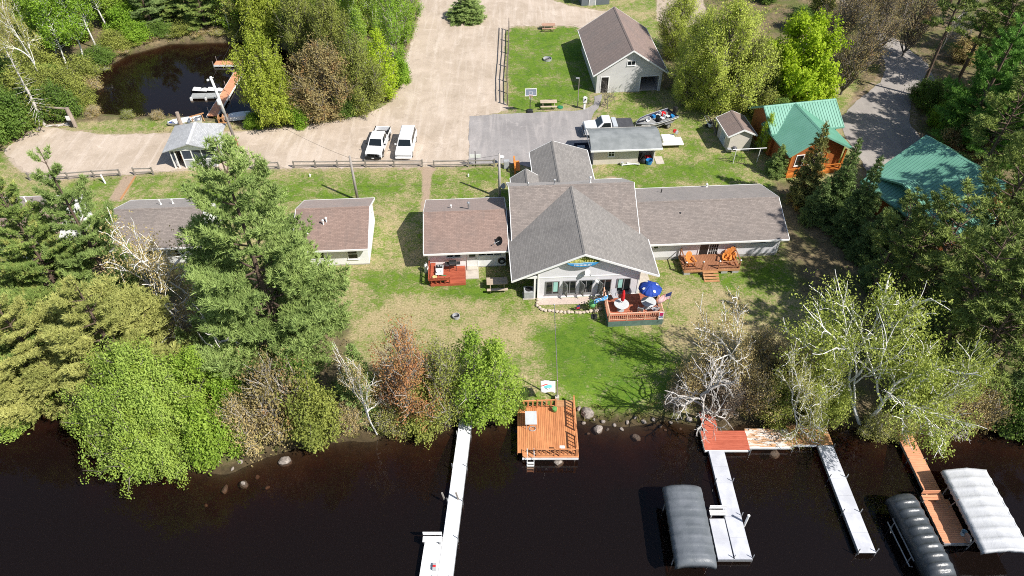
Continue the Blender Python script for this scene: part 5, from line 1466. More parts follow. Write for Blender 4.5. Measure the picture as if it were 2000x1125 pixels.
for z in (.62, .8): MB().box(cx0 - .16, cx0 - .121, cy0 - .2, cy1, cz + z - .05, cz + z + .05).build('bench_back_board', M_deckred, cd)
lnd = MB().box(-6.1, -4.95, 2.75, 4.28, 0, .12).box(-5.95, -5.05, 3.75, 4.26, .12, .24).build('doorstep', M_concrete, cabA)
gz = cz
gt = thing('camp_table', 'white folding table carrying a portable stove on the red cabin deck', 'table', on_lodge(-8.35, 3.05, gz), LROT)
MB().box(-.33, .33, -.62, .62, .68, .72).build('tabletop', M_white, gt)
for sx in (-.28, .28):
    for sy in (-.55, .55): MB().tube((sx, sy, 0), (sx, sy, .68), .016, .016, 6).build('leg', M_steel, gt)
sv = thing('camp_stove', 'black camp stove on the white folding table', 'stove', on_lodge(-8.35, 3.4, gz + .72), LROT)
MB().box(-.27, .27, -.18, .2, 0, .12).build('body', M_carblack, sv, bevel=.02); MB().lathe((-.1, 0, .12), [(.08, 0), (.08, .03)], 10).build('burner', M_steel, sv); MB().lathe((.12, 0, .12), [(.08, 0), (.08, .03)], 10).build('burner', M_steel, sv)
bx = thing('storage_tub', 'green lidded plastic tub on the red cabin deck', 'tub', on_lodge(-8.1, 2.42, gz), LROT)
MB().hexa([(-.24, -.17, 0), (.24, -.17, 0), (.24, .17, 0), (-.24, .17, 0), (-.29, -.21, .38), (.29, -.21, .38), (.29, .21, .38), (-.29, .21, .38)]).build('tub', M_green, bx); MB().box(-.31, .31, -.23, .23, .381, .43).build('lid', M_green, bx)
pn = thing('washing_up_bowl', 'white plastic bowl lying on the folding table', 'bowl', on_lodge(-8.4, 2.75, gz + .72), LROT)
MB().lathe((0, 0, 0), [(.14, 0), (.22, .12), (.23, .13), (.20, .12), (.13, .02)], 16).build('bowl', M_white, pn)
hat = thing('straw_basket', 'pale yellow shallow basket on the bench corner of the red deck', 'basket', on_lodge(-8.75, 2.3, gz + .48), 0)
MB().lathe((0, 0, 0), [(.12, 0), (.2, .1), (.21, .12), (.18, .1)], 14).build('basket', pm('straw', (.62, .5, .22), (.5, .4, .17), 9, .8), hat)
def kettle(T, mat=None):
    mat = mat or M_carblack
    MB().lathe((0, 0, .62), [(.06, -.22), (.22, -.15), (.28, 0), (.285, .03)], 16).build('bowl', mat, T, smooth=True)
    MB().lathe((0, 0, .66), [(.285, 0), (.25, .13), (.12, .21), (.02, .23)], 16).build('lid', mat, T, smooth=True)
    for k in range(3):
        a = k * 2.094; MB().tube((.12 * math.cos(a), .12 * math.sin(a), .5), (.3 * math.cos(a), .3 * math.sin(a), 0), .014, .014, 6).build('leg', M_steel, T)
grl = thing('gas_grill', 'black gas grill with side shelves against the cabin wall on the red deck', 'grill', on_lodge(-7.2, 3.75, gz), LROT)
MB().box(-.32, .32, -.22, .22, .62, .82).build('firebox', M_carblack, grl, bevel=.02)
MB().prism_x([(-.22, .825), (.22, .825), (.22, .98), (.08, 1.08), (-.10, 1.05), (-.22, .92)], -.32, .32).build('lid', M_carblack, grl)
MB().box(-.68, -.33, -.2, .2, .78, .81).build('side_shelf', M_dark, grl); MB().box(.33, .66, -.2, .2, .78, .81).build('side_shelf', M_dark, grl)
for sx in (-.3, .3):
    for sy in (-.18, .18): MB().tube((sx, sy, 0), (sx, sy, .62), .018, .018, 6).build('leg', M_dark, grl)
MB().tube((-.25, -.27, .92), (.25, -.27, .92), .015).build('handle', M_alum, grl)
for k, (x, y) in enumerate(((-9.55, 3.95), )):
    tk = thing('gas_cylinder', 'white gas cylinder standing in the shade at the cabin corner', 'gas cylinder', on_lodge(x, y, 0), 0)
    MB().lathe((0, 0, 0), [(.19, 0), (.21, .08), (.21, .75), (.15, .92), (.05, .98)], 16).build('tank', M_white, tk, smooth=True); MB().tube((0, 0, .96), (0, 0, 1.1), .05).build('valve', M_alum, tk)
def picnic_table(loc, rz, label, top=M_grey_wood, L=1.9):
    T = thing('picnic_table', label, 'picnic table', loc, rz)
    for i in range(5): piece('top_plank', top, T, -L / 2, L / 2, -.36 + .146 * i, -.36 + .146 * i + .135, .72, .76)
    for s in (-1, 1):
        for i in range(2): piece('bench_plank', top, T, -L / 2, L / 2, s * .70 - .135 + .14 * i, s * .70 + .14 * i, .43, .47)
    for x in (-L / 2 + .3, L / 2 - .3):
        MB().bar((x, -.62, 0), (x, -.2, .72), .05, .09).build('leg', top, T); MB().bar((x, .62, 0), (x, .2, .72), .05, .09).build('leg', top, T)
        MB().box(x - .02, x + .02, -.82, .82, .36, .43).build('cross_bar', top, T)
    return T
M_pic = wood('pale_picnic_wood', (.52, .42, .32), (.38, .30, .22), axis=0)
picnic_table((*G(971, 562), 0), LROT, 'weathered picnic table half in the shade beside the lodge', M_pic, 1.8)
picnic_table((*G(1071, 209), 0), R(2), 'pale picnic table on the lawn beside the basketball hoop', M_pic, 1.95)
picnic_table((*G(1071, 58), 0), R(2), 'brown picnic table at the far end of the rectangular lawn', wood('red_brown_picnic_wood', (.45, .27, .19), (.33, .19, .13), axis=0), 1.85)
M_ash = pm('ash', (.13, .12, .11), (.22, .2, .18), 6, .95)
def firering(px, py, label, r=.42, rocks=False):
    T = thing('fire_ring', label, 'fire pit', (*G(px, py), 0))
    MB().lathe((0, 0, 0), [(r, 0), (r + .01, .25), (r - .03, .25), (r - .04, .05)], 20).build('steel_ring', M_steel, T)
    MB().lathe((0, 0, .02), [(r - .05, 0), (r * .5, .06), (.02, .08)], 14).build('ashes', M_ash, T)
    MB().bar((-.2, -.1, .12), (.25, .12, .14), .09).build('burnt_log', M_dark, T)
    return T
firering(891, 620, 'round steel fire ring on the dry lawn below the cabins', .30)
firering(1069, 117, 'grey steel fire ring in the middle of the rectangular lawn', .55)

# ================================================================== fences, posts, poles
def rail_fence(pts_px, label, n_rails=2, h=.85, mat=M_grey_wood, sp=2.6, group=None, lean=.03):
    pts = [Vector((*G(*p), 0)) for p in pts_px]; T = thing('rail_fence', label, 'fence', (pts[0].x, pts[0].y, 0), 0, group)
    o0 = pts[0]; P = []
    for a, b in zip(pts, pts[1:]):
        k = max(1, round((b - a).length / sp)); P += [a + (b - a) * i / k for i in range(k)]
    P.append(pts[-1]); P = [p - o0 for p in P]
    for p in P:
        q = p + Vector((random.uniform(-lean, lean), random.uniform(-lean, lean), h + random.uniform(0, .12)))
        MB().bar(p - Vector((0, 0, .05)), q, .13).build('fence_post', mat, T)
    for a, b in zip(P, P[1:]):
        for j in range(n_rails):
            z = h * (.42 + .46 * j); s = Vector((0, .02 * (1 if j else -1), 0))
            MB().bar(a + Vector((0, 0, z + random.uniform(-.04, .04))) + s, b + Vector((0, 0, z + random.uniform(-.04, .04))) + s, .08, .11).build('rail', mat, T)
    return T
rail_fence([(575, 328), (660, 327), (825, 326)], 'grey split-rail fence between the gravel and the lawn in front of the parked white cars')
rail_fence([(848, 327), (915, 326), (965, 325)], 'short split-rail fence beside the asphalt pad and white signboard')
rail_fence([(495, 331), (546, 330)], 'short grey split-rail fence beyond the big pine')
rail_fence([(60, 352), (135, 350), (236, 344)], 'low split-rail fence left of the dirt footpath')
rail_fence([(264, 342), (300, 341)], 'tiny two-rail fence piece right of the dirt footpath')
rail_fence([(991, 206), (990, 160), (993, 105), (994, 60)], 'tall dark rail fence along the edge of the rectangular lawn', 3, 1.35, wood('dark_fence_wood', (.16, .13, .11), (.10, .08, .07), axis=1), 3.6)

def upole(base, h, lean, label, cross=True, mat=None, r=.15, steel_back=False):
    T = thing('utility_pole', label, 'utility pole', (*base, 0))
    MB().path([(0, 0, -.1), (lean[0] * .5, lean[1] * .5, h * .5), (lean[0], lean[1], h)], [r, r * .85, r * .68], 10).build('pole', mat or M_pole, T, smooth=True)
    if cross:
        MB().bar((lean[0] - .5, lean[1] - .05, h - .55), (lean[0] + .5, lean[1] - .05, h - .55), .09, .10).build('crossarm', M_pole, T)
        for s in (-.42, 0, .42): MB().lathe((lean[0] + s, lean[1] - .05, h - .5), [(.05, 0), (.06, .05), (.03, .13)], 8).build('insulator', M_steel, T)
    return T
pB = G(699, 392); pC = G(976, 386); pA = G(463, 284)
hB = height_for(pB, 305); hC = height_for(pC, 300); hA = height_for(pA, 152)
poleB = upole(pB, hB, (0, 0), 'grey wooden utility pole standing behind the cabin with the white gable', False)
poleC = upole(pC, hC, (0, 0), 'pale wooden utility pole at the corner between cabin and lodge', False, wood('pale_pole', (.46, .43, .40), (.34, .31, .29), axis=2))
poleA = upole(pA, hA, (-.6, .2), 'white-topped leaning utility pole rising beside the screened shelter', False, None, .16)
MB().path([(-.30, .1, hA * .5), (-.45, .15, hA * .75), (-.62, .2, hA + .02)], [.155, .14, .125], 10).build('white_paint', M_white, poleA, smooth=True)
MB().path([(0, 0, -.05), (-.02, 0, .9)], [.175, .17], 10).build('rusty_sleeve', pm('rusty_sleeve', (.30, .14, .07), (.22, .09, .05), 5, .8), poleA)
MB().lathe((-.35, -.3, hA * .68), [(.16, -.3), (.2, -.26), (.2, .26), (.12, .34)], 14).build('transformer', M_white, poleA, smooth=True)
MB().bar((-.95, .2, hA - .3), (-.35, .2, hA - .05), .07).build('lamp_arm', M_white, poleA); MB().lathe((-1.0, .2, hA - .4), [(.02, -.08), (.14, 0), (.09, .14)], 10).build('lamp_head', M_white, poleA)
def wire(a, b, sag, label, r=.012):
    T = []; a = Vector(a); b = Vector(b); pts = [a + (b - a) * t - Vector((0, 0, sag * 4 * t * (1 - t))) for t in np.linspace(0, 1, 20)]
    o = MB().path(pts, r, 5).build('power_line', M_dark); tag(o, label, 'cable'); return o
wire((pA[0] - .6, pA[1] + .2, hA - .4), (pB[0], pB[1], hB - .2), .9, 'thin dark power line sagging from the leaning pole to the pole behind the cabin')
wire((pA[0] - .6, pA[1] + .2, hA - .3), (pA[0] - 3, pA[1] + 55, hA + 2), .8, 'thin dark power line running from the leaning pole over the pond')
wire((pB[0], pB[1], hB - .15), (pC[0], pC[1], hC - .15), .7, 'thin dark power line between the two poles behind the cabins')
# satellite dish at pole C foot, meter boxes
dish('satellite_dish', (*G(984, 377), 0), R(-40), 'white satellite dish on a short mast beside the pale utility pole', .30, .9)
def signpost(base, h, label, w=.5, hh=.42):
    T = thing('notice_board', label, 'sign', (*base, 0)); MB().box(-.04, .04, -.04, .04, 0, h + .35).build('post', M_dark, T)
    for s in (-1, 1):
        MB().box(s * .30 - w / 2 + (.02 if s > 0 else -.02), s * .30 + w / 2 + (.02 if s > 0 else -.02), -.07, -.041, h - hh, h).build('panel', M_white, T)
    return T
signpost(G(929, 325), 1.55, 'white twin-panel notice board on a dark post by the asphalt pad')
gbin = thing('meter_cabinet', 'small grey meter cabinet beside the asphalt pad behind the lodge', 'cabinet', (*G(989, 328), 0), LROT)
MB().box(-.28, .28, -.2, .2, 0, .95).build('cabinet', M_steel, gbin, bevel=.02); MB().box(-.24, .24, -.215, -.2005, .1, .85).build('cabinet_door', M_steel, gbin)
bird = thing('planter', 'little white planter on a stand at the asphalt edge', 'planter', (*G(980, 321), 0))
MB().tube((0, 0, 0), (0, 0, .8), .04).lathe((0, 0, .8), [(.08, 0), (.26, .12), (.28, .16), (.22, .14)], 14).build('bowl', M_white, bird)
obench = thing('orange_ramp_rail', 'bright orange wooden railing beside the rear entry of the lodge', 'railing', (*G(1006, 340), 0), LROT)
for y in (0, .9, 1.7): MB().box(-.07, .07, y - .07, y + .07, 0, 1.05).build('post', M_orange, obench)
for z in (.45, .95): MB().box(-.08, .08, -.05, 1.75, z, z + .14).build('board', M_orange, obench)
MB().box(.09, .55, -.05, 1.75, .42, .48).build('seat', M_orange, obench)

# basketball hoop
bh = thing('basketball_hoop', 'portable basketball hoop with white-framed backboard at the lawn edge', 'basketball hoop', (*G(1035, 219), 0), R(4))
MB().hexa([(-.38, -.25, 0), (.38, -.25, 0), (.38, .55, 0), (-.38, .55, 0), (-.30, -.15, .32), (.30, -.15, .32), (.30, .4, .22), (-.30, .4, .22)]).build('base', M_carblack, bh, bevel=.04)
MB().tube((0, 0, .25), (0, -.1, 2.5), .05).bar((0, -.1, 2.5), (0, -.55, 2.85), .06).build('pole', M_dark, bh)
bb = MB().box(-.62, .62, -.60, -.57, 2.45, 3.3).build('backboard', pm('grey_backboard', (.20, .24, .30), (.26, .3, .36), 2, .3), bh)
MB().box(-.66, -.58, -.62, -.565, 2.41, 3.34).box(.58, .66, -.62, -.565, 2.41, 3.34).box(-.58, .58, -.62, -.565, 2.41, 2.49).box(-.58, .58, -.62, -.565, 3.26, 3.34).box(-.22, .22, -.615, -.601, 2.60, 2.64).box(-.22, .22, -.615, -.601, 2.90, 2.94).box(-.22, -.18, -.615, -.601, 2.64, 2.9).box(.18, .22, -.615, -.601, 2.64, 2.9).build('board_lines', M_white, bb)
ring = MB(); ring.path([(.23 * math.cos(t), -.86 + .23 * math.sin(t), 2.52) for t in np.linspace(0, 2 * math.pi, 17)], .012, 6).build('rim', M_red, bh)
nt_ = MB()
for k in range(10): a = k * .628; nt_.tube((.22 * math.cos(a), -.86 + .22 * math.sin(a), 2.51), (.13 * math.cos(a + .5), -.86 + .13 * math.sin(a + .5), 2.1), .008, .008, 4)
nt_.build('net', M_white, bh, kind='stuff')
lp = thing('lamp_post', 'slim dark lamp post on the lawn in front of the garage', 'lamp post', (*G(1128, 210), 0))
MB().path([(0, 0, 0), (-.05, 0, 3.8)], [.055, .045], 8).build('post', M_grey_wood, lp); MB().cbox((-.22, 0, 3.75), (.4, .14, .1)).build('lamp_head', M_steel, lp)
pdst = thing('electrical_pedestal', 'white meter pedestal on the lawn beside the path to the garage', 'pedestal', (*G(1141, 213), 0), R(5))
MB().box(-.11, .11, -.11, .11, 0, 1.6).box(-.22, .22, -.24, -.02, .95, 1.6).build('post', M_white, pdst); MB().lathe((0, -.3, 1.4), [(.09, -.06), (.1, 0), (.06, .08)], 12).build('meter', M_glass, pdst)
lidg = thing('valve_cover', 'flat green valve cover in the grass beside the picnic table', 'cover', (*G(1094, 210), 0))
MB().lathe((0, 0, 0), [(.36, 0), (.34, .10), (.2, .16), (.02, .18)], 16).build('cover', M_green, lidg)
lgp = thing('log_post', 'thick weathered log post standing on the pond bank', 'post', (*G(357, 252), 0))
MB().path([(0, 0, -.1), (-.03, 0, 1.2), (0, .05, 2.1)], [.24, .22, .2], 12).build('log', M_log, lgp)
# log gateway with a white notice at the track's end
gw = thing('log_gateway', 'rough log post and crossbeam gateway with a white notice by the pond', 'gateway', (*G(147, 247), 0))
gb0 = Vector((*G(84, 243), 0)) - Vector((*G(147, 247), 0))
MB().path([(0, 0, -.1), (0, .05, 1.2), (-.05, .1, 2.3)], [.27, .25, .22], 12).build('post', M_log, gw)
MB().bar((-.05, .1, 2.2), (gb0.x + .1, gb0.y, 2.35), .14).build('crossbeam', M_log, gw)
MB().box(-.42, .02, -.30, -.26, .95, 1.5).build('notice', M_white, gw); MB().box(-.38, .0, -.25, .0, 0.0, .95).build('bin', M_carblack, gw)
for k in range(9):
    a = G(95 + 6 * k, 246 + 1.5 * math.sin(k)); o = thing('driftwood_log', 'bleached split log in the pile under the log gateway', 'log', (*a, .1), random.uniform(-.6, .6), 'log pile under the gateway')
    MB().path([(-.6, 0, 0), (0, .03, .02), (.6, 0, 0)], [.07, .09, .06], 7).build('log', M_bark_dead if k % 2 else M_log, o)
wlp = thing('wooden_bollard', 'short pale post lying tilted beside the dirt footpath', 'post', (*G(206, 358), 0))
MB().path([(0, 0, -.05), (-.25, .25, .9)], [.09, .085], 9).build('post', M_white, wlp)
for k, (x, y) in enumerate(((510, 340), (606, 345), (915, 345))):
    o = thing('lawn_marker', 'tiny white stake in the lawn behind the cabins', 'stake', (*G(x, y), 0), 0, 'white stakes on the back lawn')
    MB().box(-.07, .07, -.07, .07, 0, .28).build('stake', M_white, o, bevel=.015); MB().lathe((0, 0, .28), [(.09, 0), (.03, .07)], 8).build('cap', M_white, o)
ed = thing('path_edging', 'thin pale timber edging along the dirt footpath', 'edging', (0, 0, 0))
a, b = G(264, 346), G(236, 390); MB().bar((*a, .05), (*b, .05), .12, .12).build('timber', M_docktan, ed)

# clothesline frame, kettle grill and yard clutter near the little shed
cl = thing('clothesline_frame', 'white T-shaped clothesline bar standing in front of the cream shed', 'clothesline', (*G(1478, 317), 0), R(5))
MB().tube((0, 0, 0), (0, 0, 1.75), .04).tube((-3.0, 0, 1.75), (.65, 0, 1.75), .045).build('frame', M_white, cl); MB().tube((-2.6, 0, 0), (-2.6, 0, 1.75), .04).build('post', M_white, cl)
kg = thing('kettle_grill', 'grey kettle grill standing in front of the cream shed wall', 'grill', (*G(1432, 300), 0), 0); kettle(kg, pm('grey_enamel', (.09, .09, .1), (.13, .13, .14), 3, .3)); MB().box(-.75, -.32, -.2, .2, .6, .63).build('side_shelf', M_steel, kg)
bk = thing('bicycle', 'dark bicycle leaning under the clothesline bar', 'bicycle', (*G(1438, 318), 0), R(70))
for y in (-.5, .5):
    w = MB(); w.path([(0, y + .32 * math.cos(t), .33 + .32 * math.sin(t)) for t in np.linspace(0, 2 * math.pi, 19)], .022, 6); w.build('wheel', M_black, bk)
MB().tube((0, -.5, .33), (0, -.3, .85), .018).tube((0, -.3, .8), (0, .15, .8), .018).tube((0, -.3, .75), (0, 0, .3), .018).tube((0, .15, .8), (0, 0, .3), .018).tube((0, 0, .3), (0, .5, .33), .018).tube((0, .5, .33), (0, .15, .8), .014).build('frame', M_dark, bk)
MB().box(-.25, .25, -.36, -.32, .9, .93).build('handlebar', M_dark, bk); MB().box(-.06, .06, .05, .28, .88, .93).build('saddle', M_black, bk)
mw = thing('snow_blower', 'small white and blue walk-behind machine in the grass beside the shed', 'machine', (*G(1386, 248), 0), R(30))
MB().box(-.3, .3, -.35, .3, .15, .5).build('body', M_white, mw, bevel=.05); MB().box(-.2, .2, -.2, .2, .5, .72).build('engine', M_dark, mw, bevel=.04)
for sx in (-.36, .36): MB().tube((sx - .05, .15, .2), (sx + .05, .15, .2), .2, .2, 12).build('wheel', M_black, mw)
MB().tube((-.2, .3, .5), (-.22, .9, 1.0), .018).tube((.2, .3, .5), (.22, .9, 1.0), .018).tube((-.22, .9, 1.0), (.22, .9, 1.0), .018).build('handle', M_alum, mw)
sc_ = thing('stacked_chairs', 'jumble of old wooden chair frames stacked behind the cream shed', 'chairs', (*G(1398, 262), 0), R(15))
for k in range(7): MB().bar((random.uniform(-.4, .4), random.uniform(-.4, .9), .02), (random.uniform(-.5, .5), random.uniform(-.2, 1.2), 1.3), .07).build('timber', M_grey_wood if k % 2 else M_bark_grey, sc_)
# clutter on the store porch
def on_store(x, y, z=0.0):
    c, s = math.cos(LROT), math.sin(LROT); return (Uo[0] + x * c - y * s, Uo[1] + x * s + y * c, z)
tb = thing('rubbish_bag', 'black rubbish bag slumped on the store shed porch', 'bag', on_store(5.35, .1, 0))
MB().lathe((0, 0, 0), [(.32, 0), (.38, .2), (.28, .48), (.08, .62), (.12, .7)], 12).build('bag', M_carblack, tb, smooth=True)
bb_ = thing('blue_tub', 'blue round plastic tub in front of the store shed porch', 'tub', on_store(5.95, -.12, 0)); MB().lathe((0, 0, 0), [(.30, 0), (.36, .45), (.37, .48), (.33, .46), (.28, .05)], 16).build('tub', M_blue, bb_)
cl2 = thing('cool_box', 'white and red cool box on the store shed porch', 'cool box', on_store(5.95, .5, 0.07), R(10)); MB().box(-.3, .3, -.2, .2, 0, .36).build('body', M_white, cl2, bevel=.03); MB().box(-.31, .31, -.21, .21, .361, .44).build('lid', M_red, cl2)
st_ = thing('folded_cart', 'dark folded cart leaning on the store shed porch', 'cart', on_store(5.0, .5, .07), R(40)); MB().cbox((0, 0, .45), (.5, .12, .9), rx=.3).build('frame', M_dark, st_); MB().tube((-.2, -.3, .12), (.2, -.3, .12), .12, .12, 10).build('wheel', M_black, st_)
for k, (x, y, rz) in enumerate(((3.6, -.35, .05), (4.2, -.25, -.3))):
    o = thing('pvc_pipe', 'white plastic pipe lying at the foot of the store shed', 'pipe', on_store(x, y, .12), LROT + rz, 'white pipes by the store shed'); MB().tube((-.6, 0, 0), (.6, 0, .05), .07).build('pipe', M_white, o); MB().tube((.6, 0, .05), (.72, 0, .06), .09).build('collar', M_white, o)
bkt = thing('paint_bucket', 'white bucket beside the pipes at the store shed wall', 'bucket', on_store(3.05, -.3, 0)); MB().lathe((0, 0, 0), [(.13, 0), (.16, .34), (.165, .36)], 14).build('bucket', M_white, bkt); MB().lathe((0, 0, .361), [(.17, 0), (.17, .03), (.02, .035)], 14).build('lid', M_steel, bkt)
# ================================================================== vehicles
def lerp3(a, b, t): return tuple(a[i] + (b[i] - a[i]) * t for i in range(3))
def quad_panel(mb, p00, p10, p11, p01, u0, u1, v0, v1, off):
    """a pane laid just proud of the face p00 p10 p11 p01"""
    f = lambda u, v: Vector(lerp3(lerp3(p00, p10, u), lerp3(p01, p11, u), v))
    q = [f(u0, v0), f(u1, v0), f(u1, v1), f(u0, v1)]
    n = (q[1] - q[0]).cross(q[3] - q[0]).normalized()
    c = sum(q, Vector()) / 4
    if n.dot(c - Vector((0, c.y * .85, 1.0))) < 0: n = -n
    mb.hexa([p + n * .002 for p in q] + [p + n * (.002 + off) for p in q])

def wheels(T, xs, ys, r=.39, w=.27):
    for y in ys:
        for x in xs:
            o = MB().path([(x - w / 2, y, r), (x - w / 2 + .04, y, r), (x + w / 2 - .04, y, r), (x + w / 2, y, r)], [r * .9, r, r, r * .9], 20).build('wheel', M_black, T)
            s = 1 if x > 0 else -1
            MB().path([(x + s * (w / 2 - .02), y, r), (x + s * (w / 2 + .006), y, r)], [r * .66, r * .6], 14).build('rim', M_rim, o)

def car_body(T, W, prof, cab, paint, glassx, name='body'):
    """prof: side outline (y, z) of the lower body; cab: y0 y1 at sill, y0 y1 at roof, sill z, roof z, roof inset"""
    MB().prism_x(prof, -W / 2, W / 2).build(name, paint, T, bevel=.07)
    y0, y1, r0, r1, zs, zr, ins = cab; a = W / 2 - .05; b = a - ins
    lo = [(-a, y0, zs), (a, y0, zs), (a, y1, zs), (-a, y1, zs)]; hi = [(-b, r0, zr), (b, r0, zr), (b, r1, zr), (-b, r1, zr)]
    c = MB().hexa(lo + hi).build('cab', paint, T, bevel=.06)
    g = MB(); quad_panel(g, lo[0], lo[1], hi[1], hi[0], .07, .93, .10, .90, .012); g.build('windscreen', M_glass, c)
    g = MB(); quad_panel(g, lo[2], lo[3], hi[3], hi[2], .08, .92, .15, .85, .012); g.build('rear_window', M_glass, c)
    for (p, q, r_, s) in ((lo[1], lo[2], hi[2], hi[1]), (lo[0], lo[3], hi[3], hi[0])):
        for u0, u1 in glassx:
            g = MB(); quad_panel(g, p, q, r_, s, u0, u1, .16, .86, .012); g.build('side_window', M_glass, c)
    return c

def mirrors(T, W, y, z, paint):
    for s in (-1, 1): MB().cbox((s * (W / 2 + .14), y, z), (.24, .10, .2)).build('mirror', paint, T, bevel=.03)

def pickup(loc, rz, label):
    T = thing('pickup_truck', label, 'pickup truck', loc, rz); W = 1.98
    # nose and cab share the lower body, the bed is an open box
    prof = [(-2.9, .45), (-2.92, .95), (-2.8, 1.12), (-1.55, 1.24), (1.05, 1.24), (1.05, .38), (-2.7, .38)]
    car_body(T, W, prof, (-1.62, 1.0, -.85, .78, 1.2, 1.93, .16), M_carwhite, ((.10, .50), (.54, .92)))
    MB().box(-W / 2 + .01, -W / 2 + .12, 1.06, 2.95, .42, 1.26).build('bed_side', M_carwhite, T, bevel=.03)
    MB().box(W / 2 - .12, W / 2 - .01, 1.06, 2.95, .42, 1.26).build('bed_side', M_carwhite, T, bevel=.03)
    MB().box(-W / 2 + .12, W / 2 - .12, 1.06, 2.9, .42, .72).build('bed_floor', M_carblack, T)
    MB().box(-W / 2 + .12, W / 2 - .12, 2.86, 2.96, .42, 1.26).build('tailgate', M_carwhite, T)
    MB().box(-W / 2 + .14, W / 2 - .14, 1.12, 1.3, .73, 1.2).build('toolbox', M_carwhite, T)
    for s in (-1, 1): MB().box(s * (W / 2 - .065) - .06, s * (W / 2 - .065) + .06, 1.08, 2.95, 1.262, 1.285).build('bed_rail', M_carblack, T)
    MB().box(-W / 2 + .02, W / 2 - .02, 2.965, 3.06, .45, .68).build('rear_bumper', M_alum, T)
    MB().box(-.72, .72, -2.965, -2.925, .62, .98).build('grille', M_carblack, T)
    for s in (-1, 1): MB().box(s * .83 - .12, s * .83 + .12, -2.96, -2.9, .78, 1.0).build('headlight', M_lamp, T, bevel=.02)
    gd_ = MB().box(-.98, .98, -3.18, -3.0, .42, .68)
    gd_.tube((-.75, -3.12, .68), (-.55, -3.06, 1.05), .035).tube((.75, -3.12, .68), (.55, -3.06, 1.05), .035).tube((-.55, -3.06, 1.05), (.55, -3.06, 1.05), .035)
    gd_.tube((-.25, -3.12, .68), (-.2, -3.06, 1.05), .03).tube((.25, -3.12, .68), (.2, -3.06, 1.05), .03).build('bull_bar', M_carblack, T)
    MB().box(-.15, .15, -3.19, -3.181, .5, .62).build('number_plate', M_white, T)
    for s in (-1, 1): MB().box(s * (W / 2 + .02) - .02, s * (W / 2 + .02) + .02, -2.4, -1.4, .42, .92).build('wheel_arch', M_carblack, T); MB().box(s * (W / 2 + .02) - .02, s * (W / 2 + .02) + .02, 1.3, 2.3, .46, .92).build('wheel_arch', M_carblack, T)
    wheels(T, (-W / 2 + .13, W / 2 - .13), (-1.9, 1.8)); mirrors(T, W, -1.25, 1.35, M_carblack)
    for s in (-1, 1): MB().box(s * W / 2 - .005, s * W / 2 + .012, -.3, -.12, 1.08, 1.11).build('door_handle', M_alum, T)
    return T
def suv(loc, rz, label):
    T = thing('suv', label, 'SUV', loc, rz); W = 1.98
    prof = [(-2.65, .42), (-2.7, .88), (-2.55, 1.1), (-1.35, 1.2), (2.62, 1.2), (2.7, .5), (2.6, .36), (-2.5, .36)]
    car_body(T, W, prof, (-1.4, 2.62, -.75, 2.42, 1.16, 1.92, .15), M_carwhite, ((.08, .32), (.35, .60), (.64, .95)))
    MB().box(-.75, .75, -2.735, -2.685, .66, .92).build('grille', M_carwhite, T); MB().box(-.72, .72, -2.745, -2.736, .76, .81).build('grille_slot', M_carblack, T)
    for s in (-1, 1): MB().box(s * .84 - .11, s * .84 + .11, -2.72, -2.62, .72, .92).build('headlight', M_lamp, T, bevel=.02); MB().box(s * .90 - .05, s * .90 + .05, 2.66, 2.72, .8, 1.15).build('tail_light', M_red, T)
    MB().box(-.97, .97, -2.86, -2.70, .38, .62).build('front_bumper', M_carwhite, T, bevel=.05); MB().box(-.95, .95, 2.70, 2.82, .4, .62).build('rear_bumper', M_carwhite, T)
    MB().box(-.16, .16, -2.872, -2.861, .45, .57).build('number_plate', M_white, T)
    for s in (-1, 1): MB().tube((s * .68, -.5, 1.97), (s * .68, 2.2, 1.97), .02).build('roof_rail', M_carwhite, T)
    MB().box(-.85, .85, 1.1, 1.13, 1.921, 1.935).build('roof_seam', M_steel, T)
    wheels(T, (-W / 2 + .13, W / 2 - .13), (-1.75, 1.6)); mirrors(T, W, -1.05, 1.3, M_carwhite)
    for s in (-1, 1):
        for y in (-.2, .85): MB().box(s * W / 2 - .005, s * W / 2 + .012, y, y + .18, 1.04, 1.07).build('door_handle', M_alum, T)
    return T
pickup((-14.5, 66.55, .02), R(-5), 'white crew-cab pickup with black bull bar parked on the gravel').scale = (.88,) * 3
suv((-11.45, 66.35, .02), R(-2), 'plain white SUV parked on the gravel beside the pickup').scale = (.88,) * 3
def flatbed(loc, rz, label):
    T = thing('covered_pickup', label, 'pickup truck', loc, rz); W = 1.95
    prof = [(-2.7, .45), (-2.72, .95), (-2.6, 1.12), (-1.35, 1.24), (.35, 1.24), (.35, .4), (-2.5, .4)]
    car_body(T, W, prof, (-1.4, .3, -.7, .15, 1.2, 1.88, .15), M_carwhite, ((.18, .92),))
    MB().box(-W / 2, W / 2, .37, 2.75, .42, 1.26).build('bed', M_carwhite, T, bevel=.04)
    MB().box(-W / 2 + .06, W / 2 - .06, .95, 2.72, 1.262, 1.32).build('tonneau_cover', pm('charcoal_tonneau', (.055, .055, .06), (.075, .075, .08), 3, .7), T)
    MB().box(-W / 2 + .02, W / 2 - .02, .42, .92, 1.262, 1.45).build('toolbox', pm('brushed_toolbox', (.5, .53, .56), (.42, .45, .48), 6, .4), T, bevel=.02)
    for s in (-1, 1): MB().box(s * .8 - .12, s * .8 + .12, -2.76, -2.68, .75, .95).build('headlight', M_lamp, T)
    MB().box(-.68, .68, -2.765, -2.725, .6, .95).build('grille', M_carblack, T); MB().box(-.95, .95, -2.85, -2.73, .4, .6).build('front_bumper', M_alum, T)
    wheels(T, (-W / 2 + .13, W / 2 - .13), (-1.75, 1.7)); mirrors(T, W, -1.05, 1.32, M_carblack); return T
fbp = G(1181, 262)
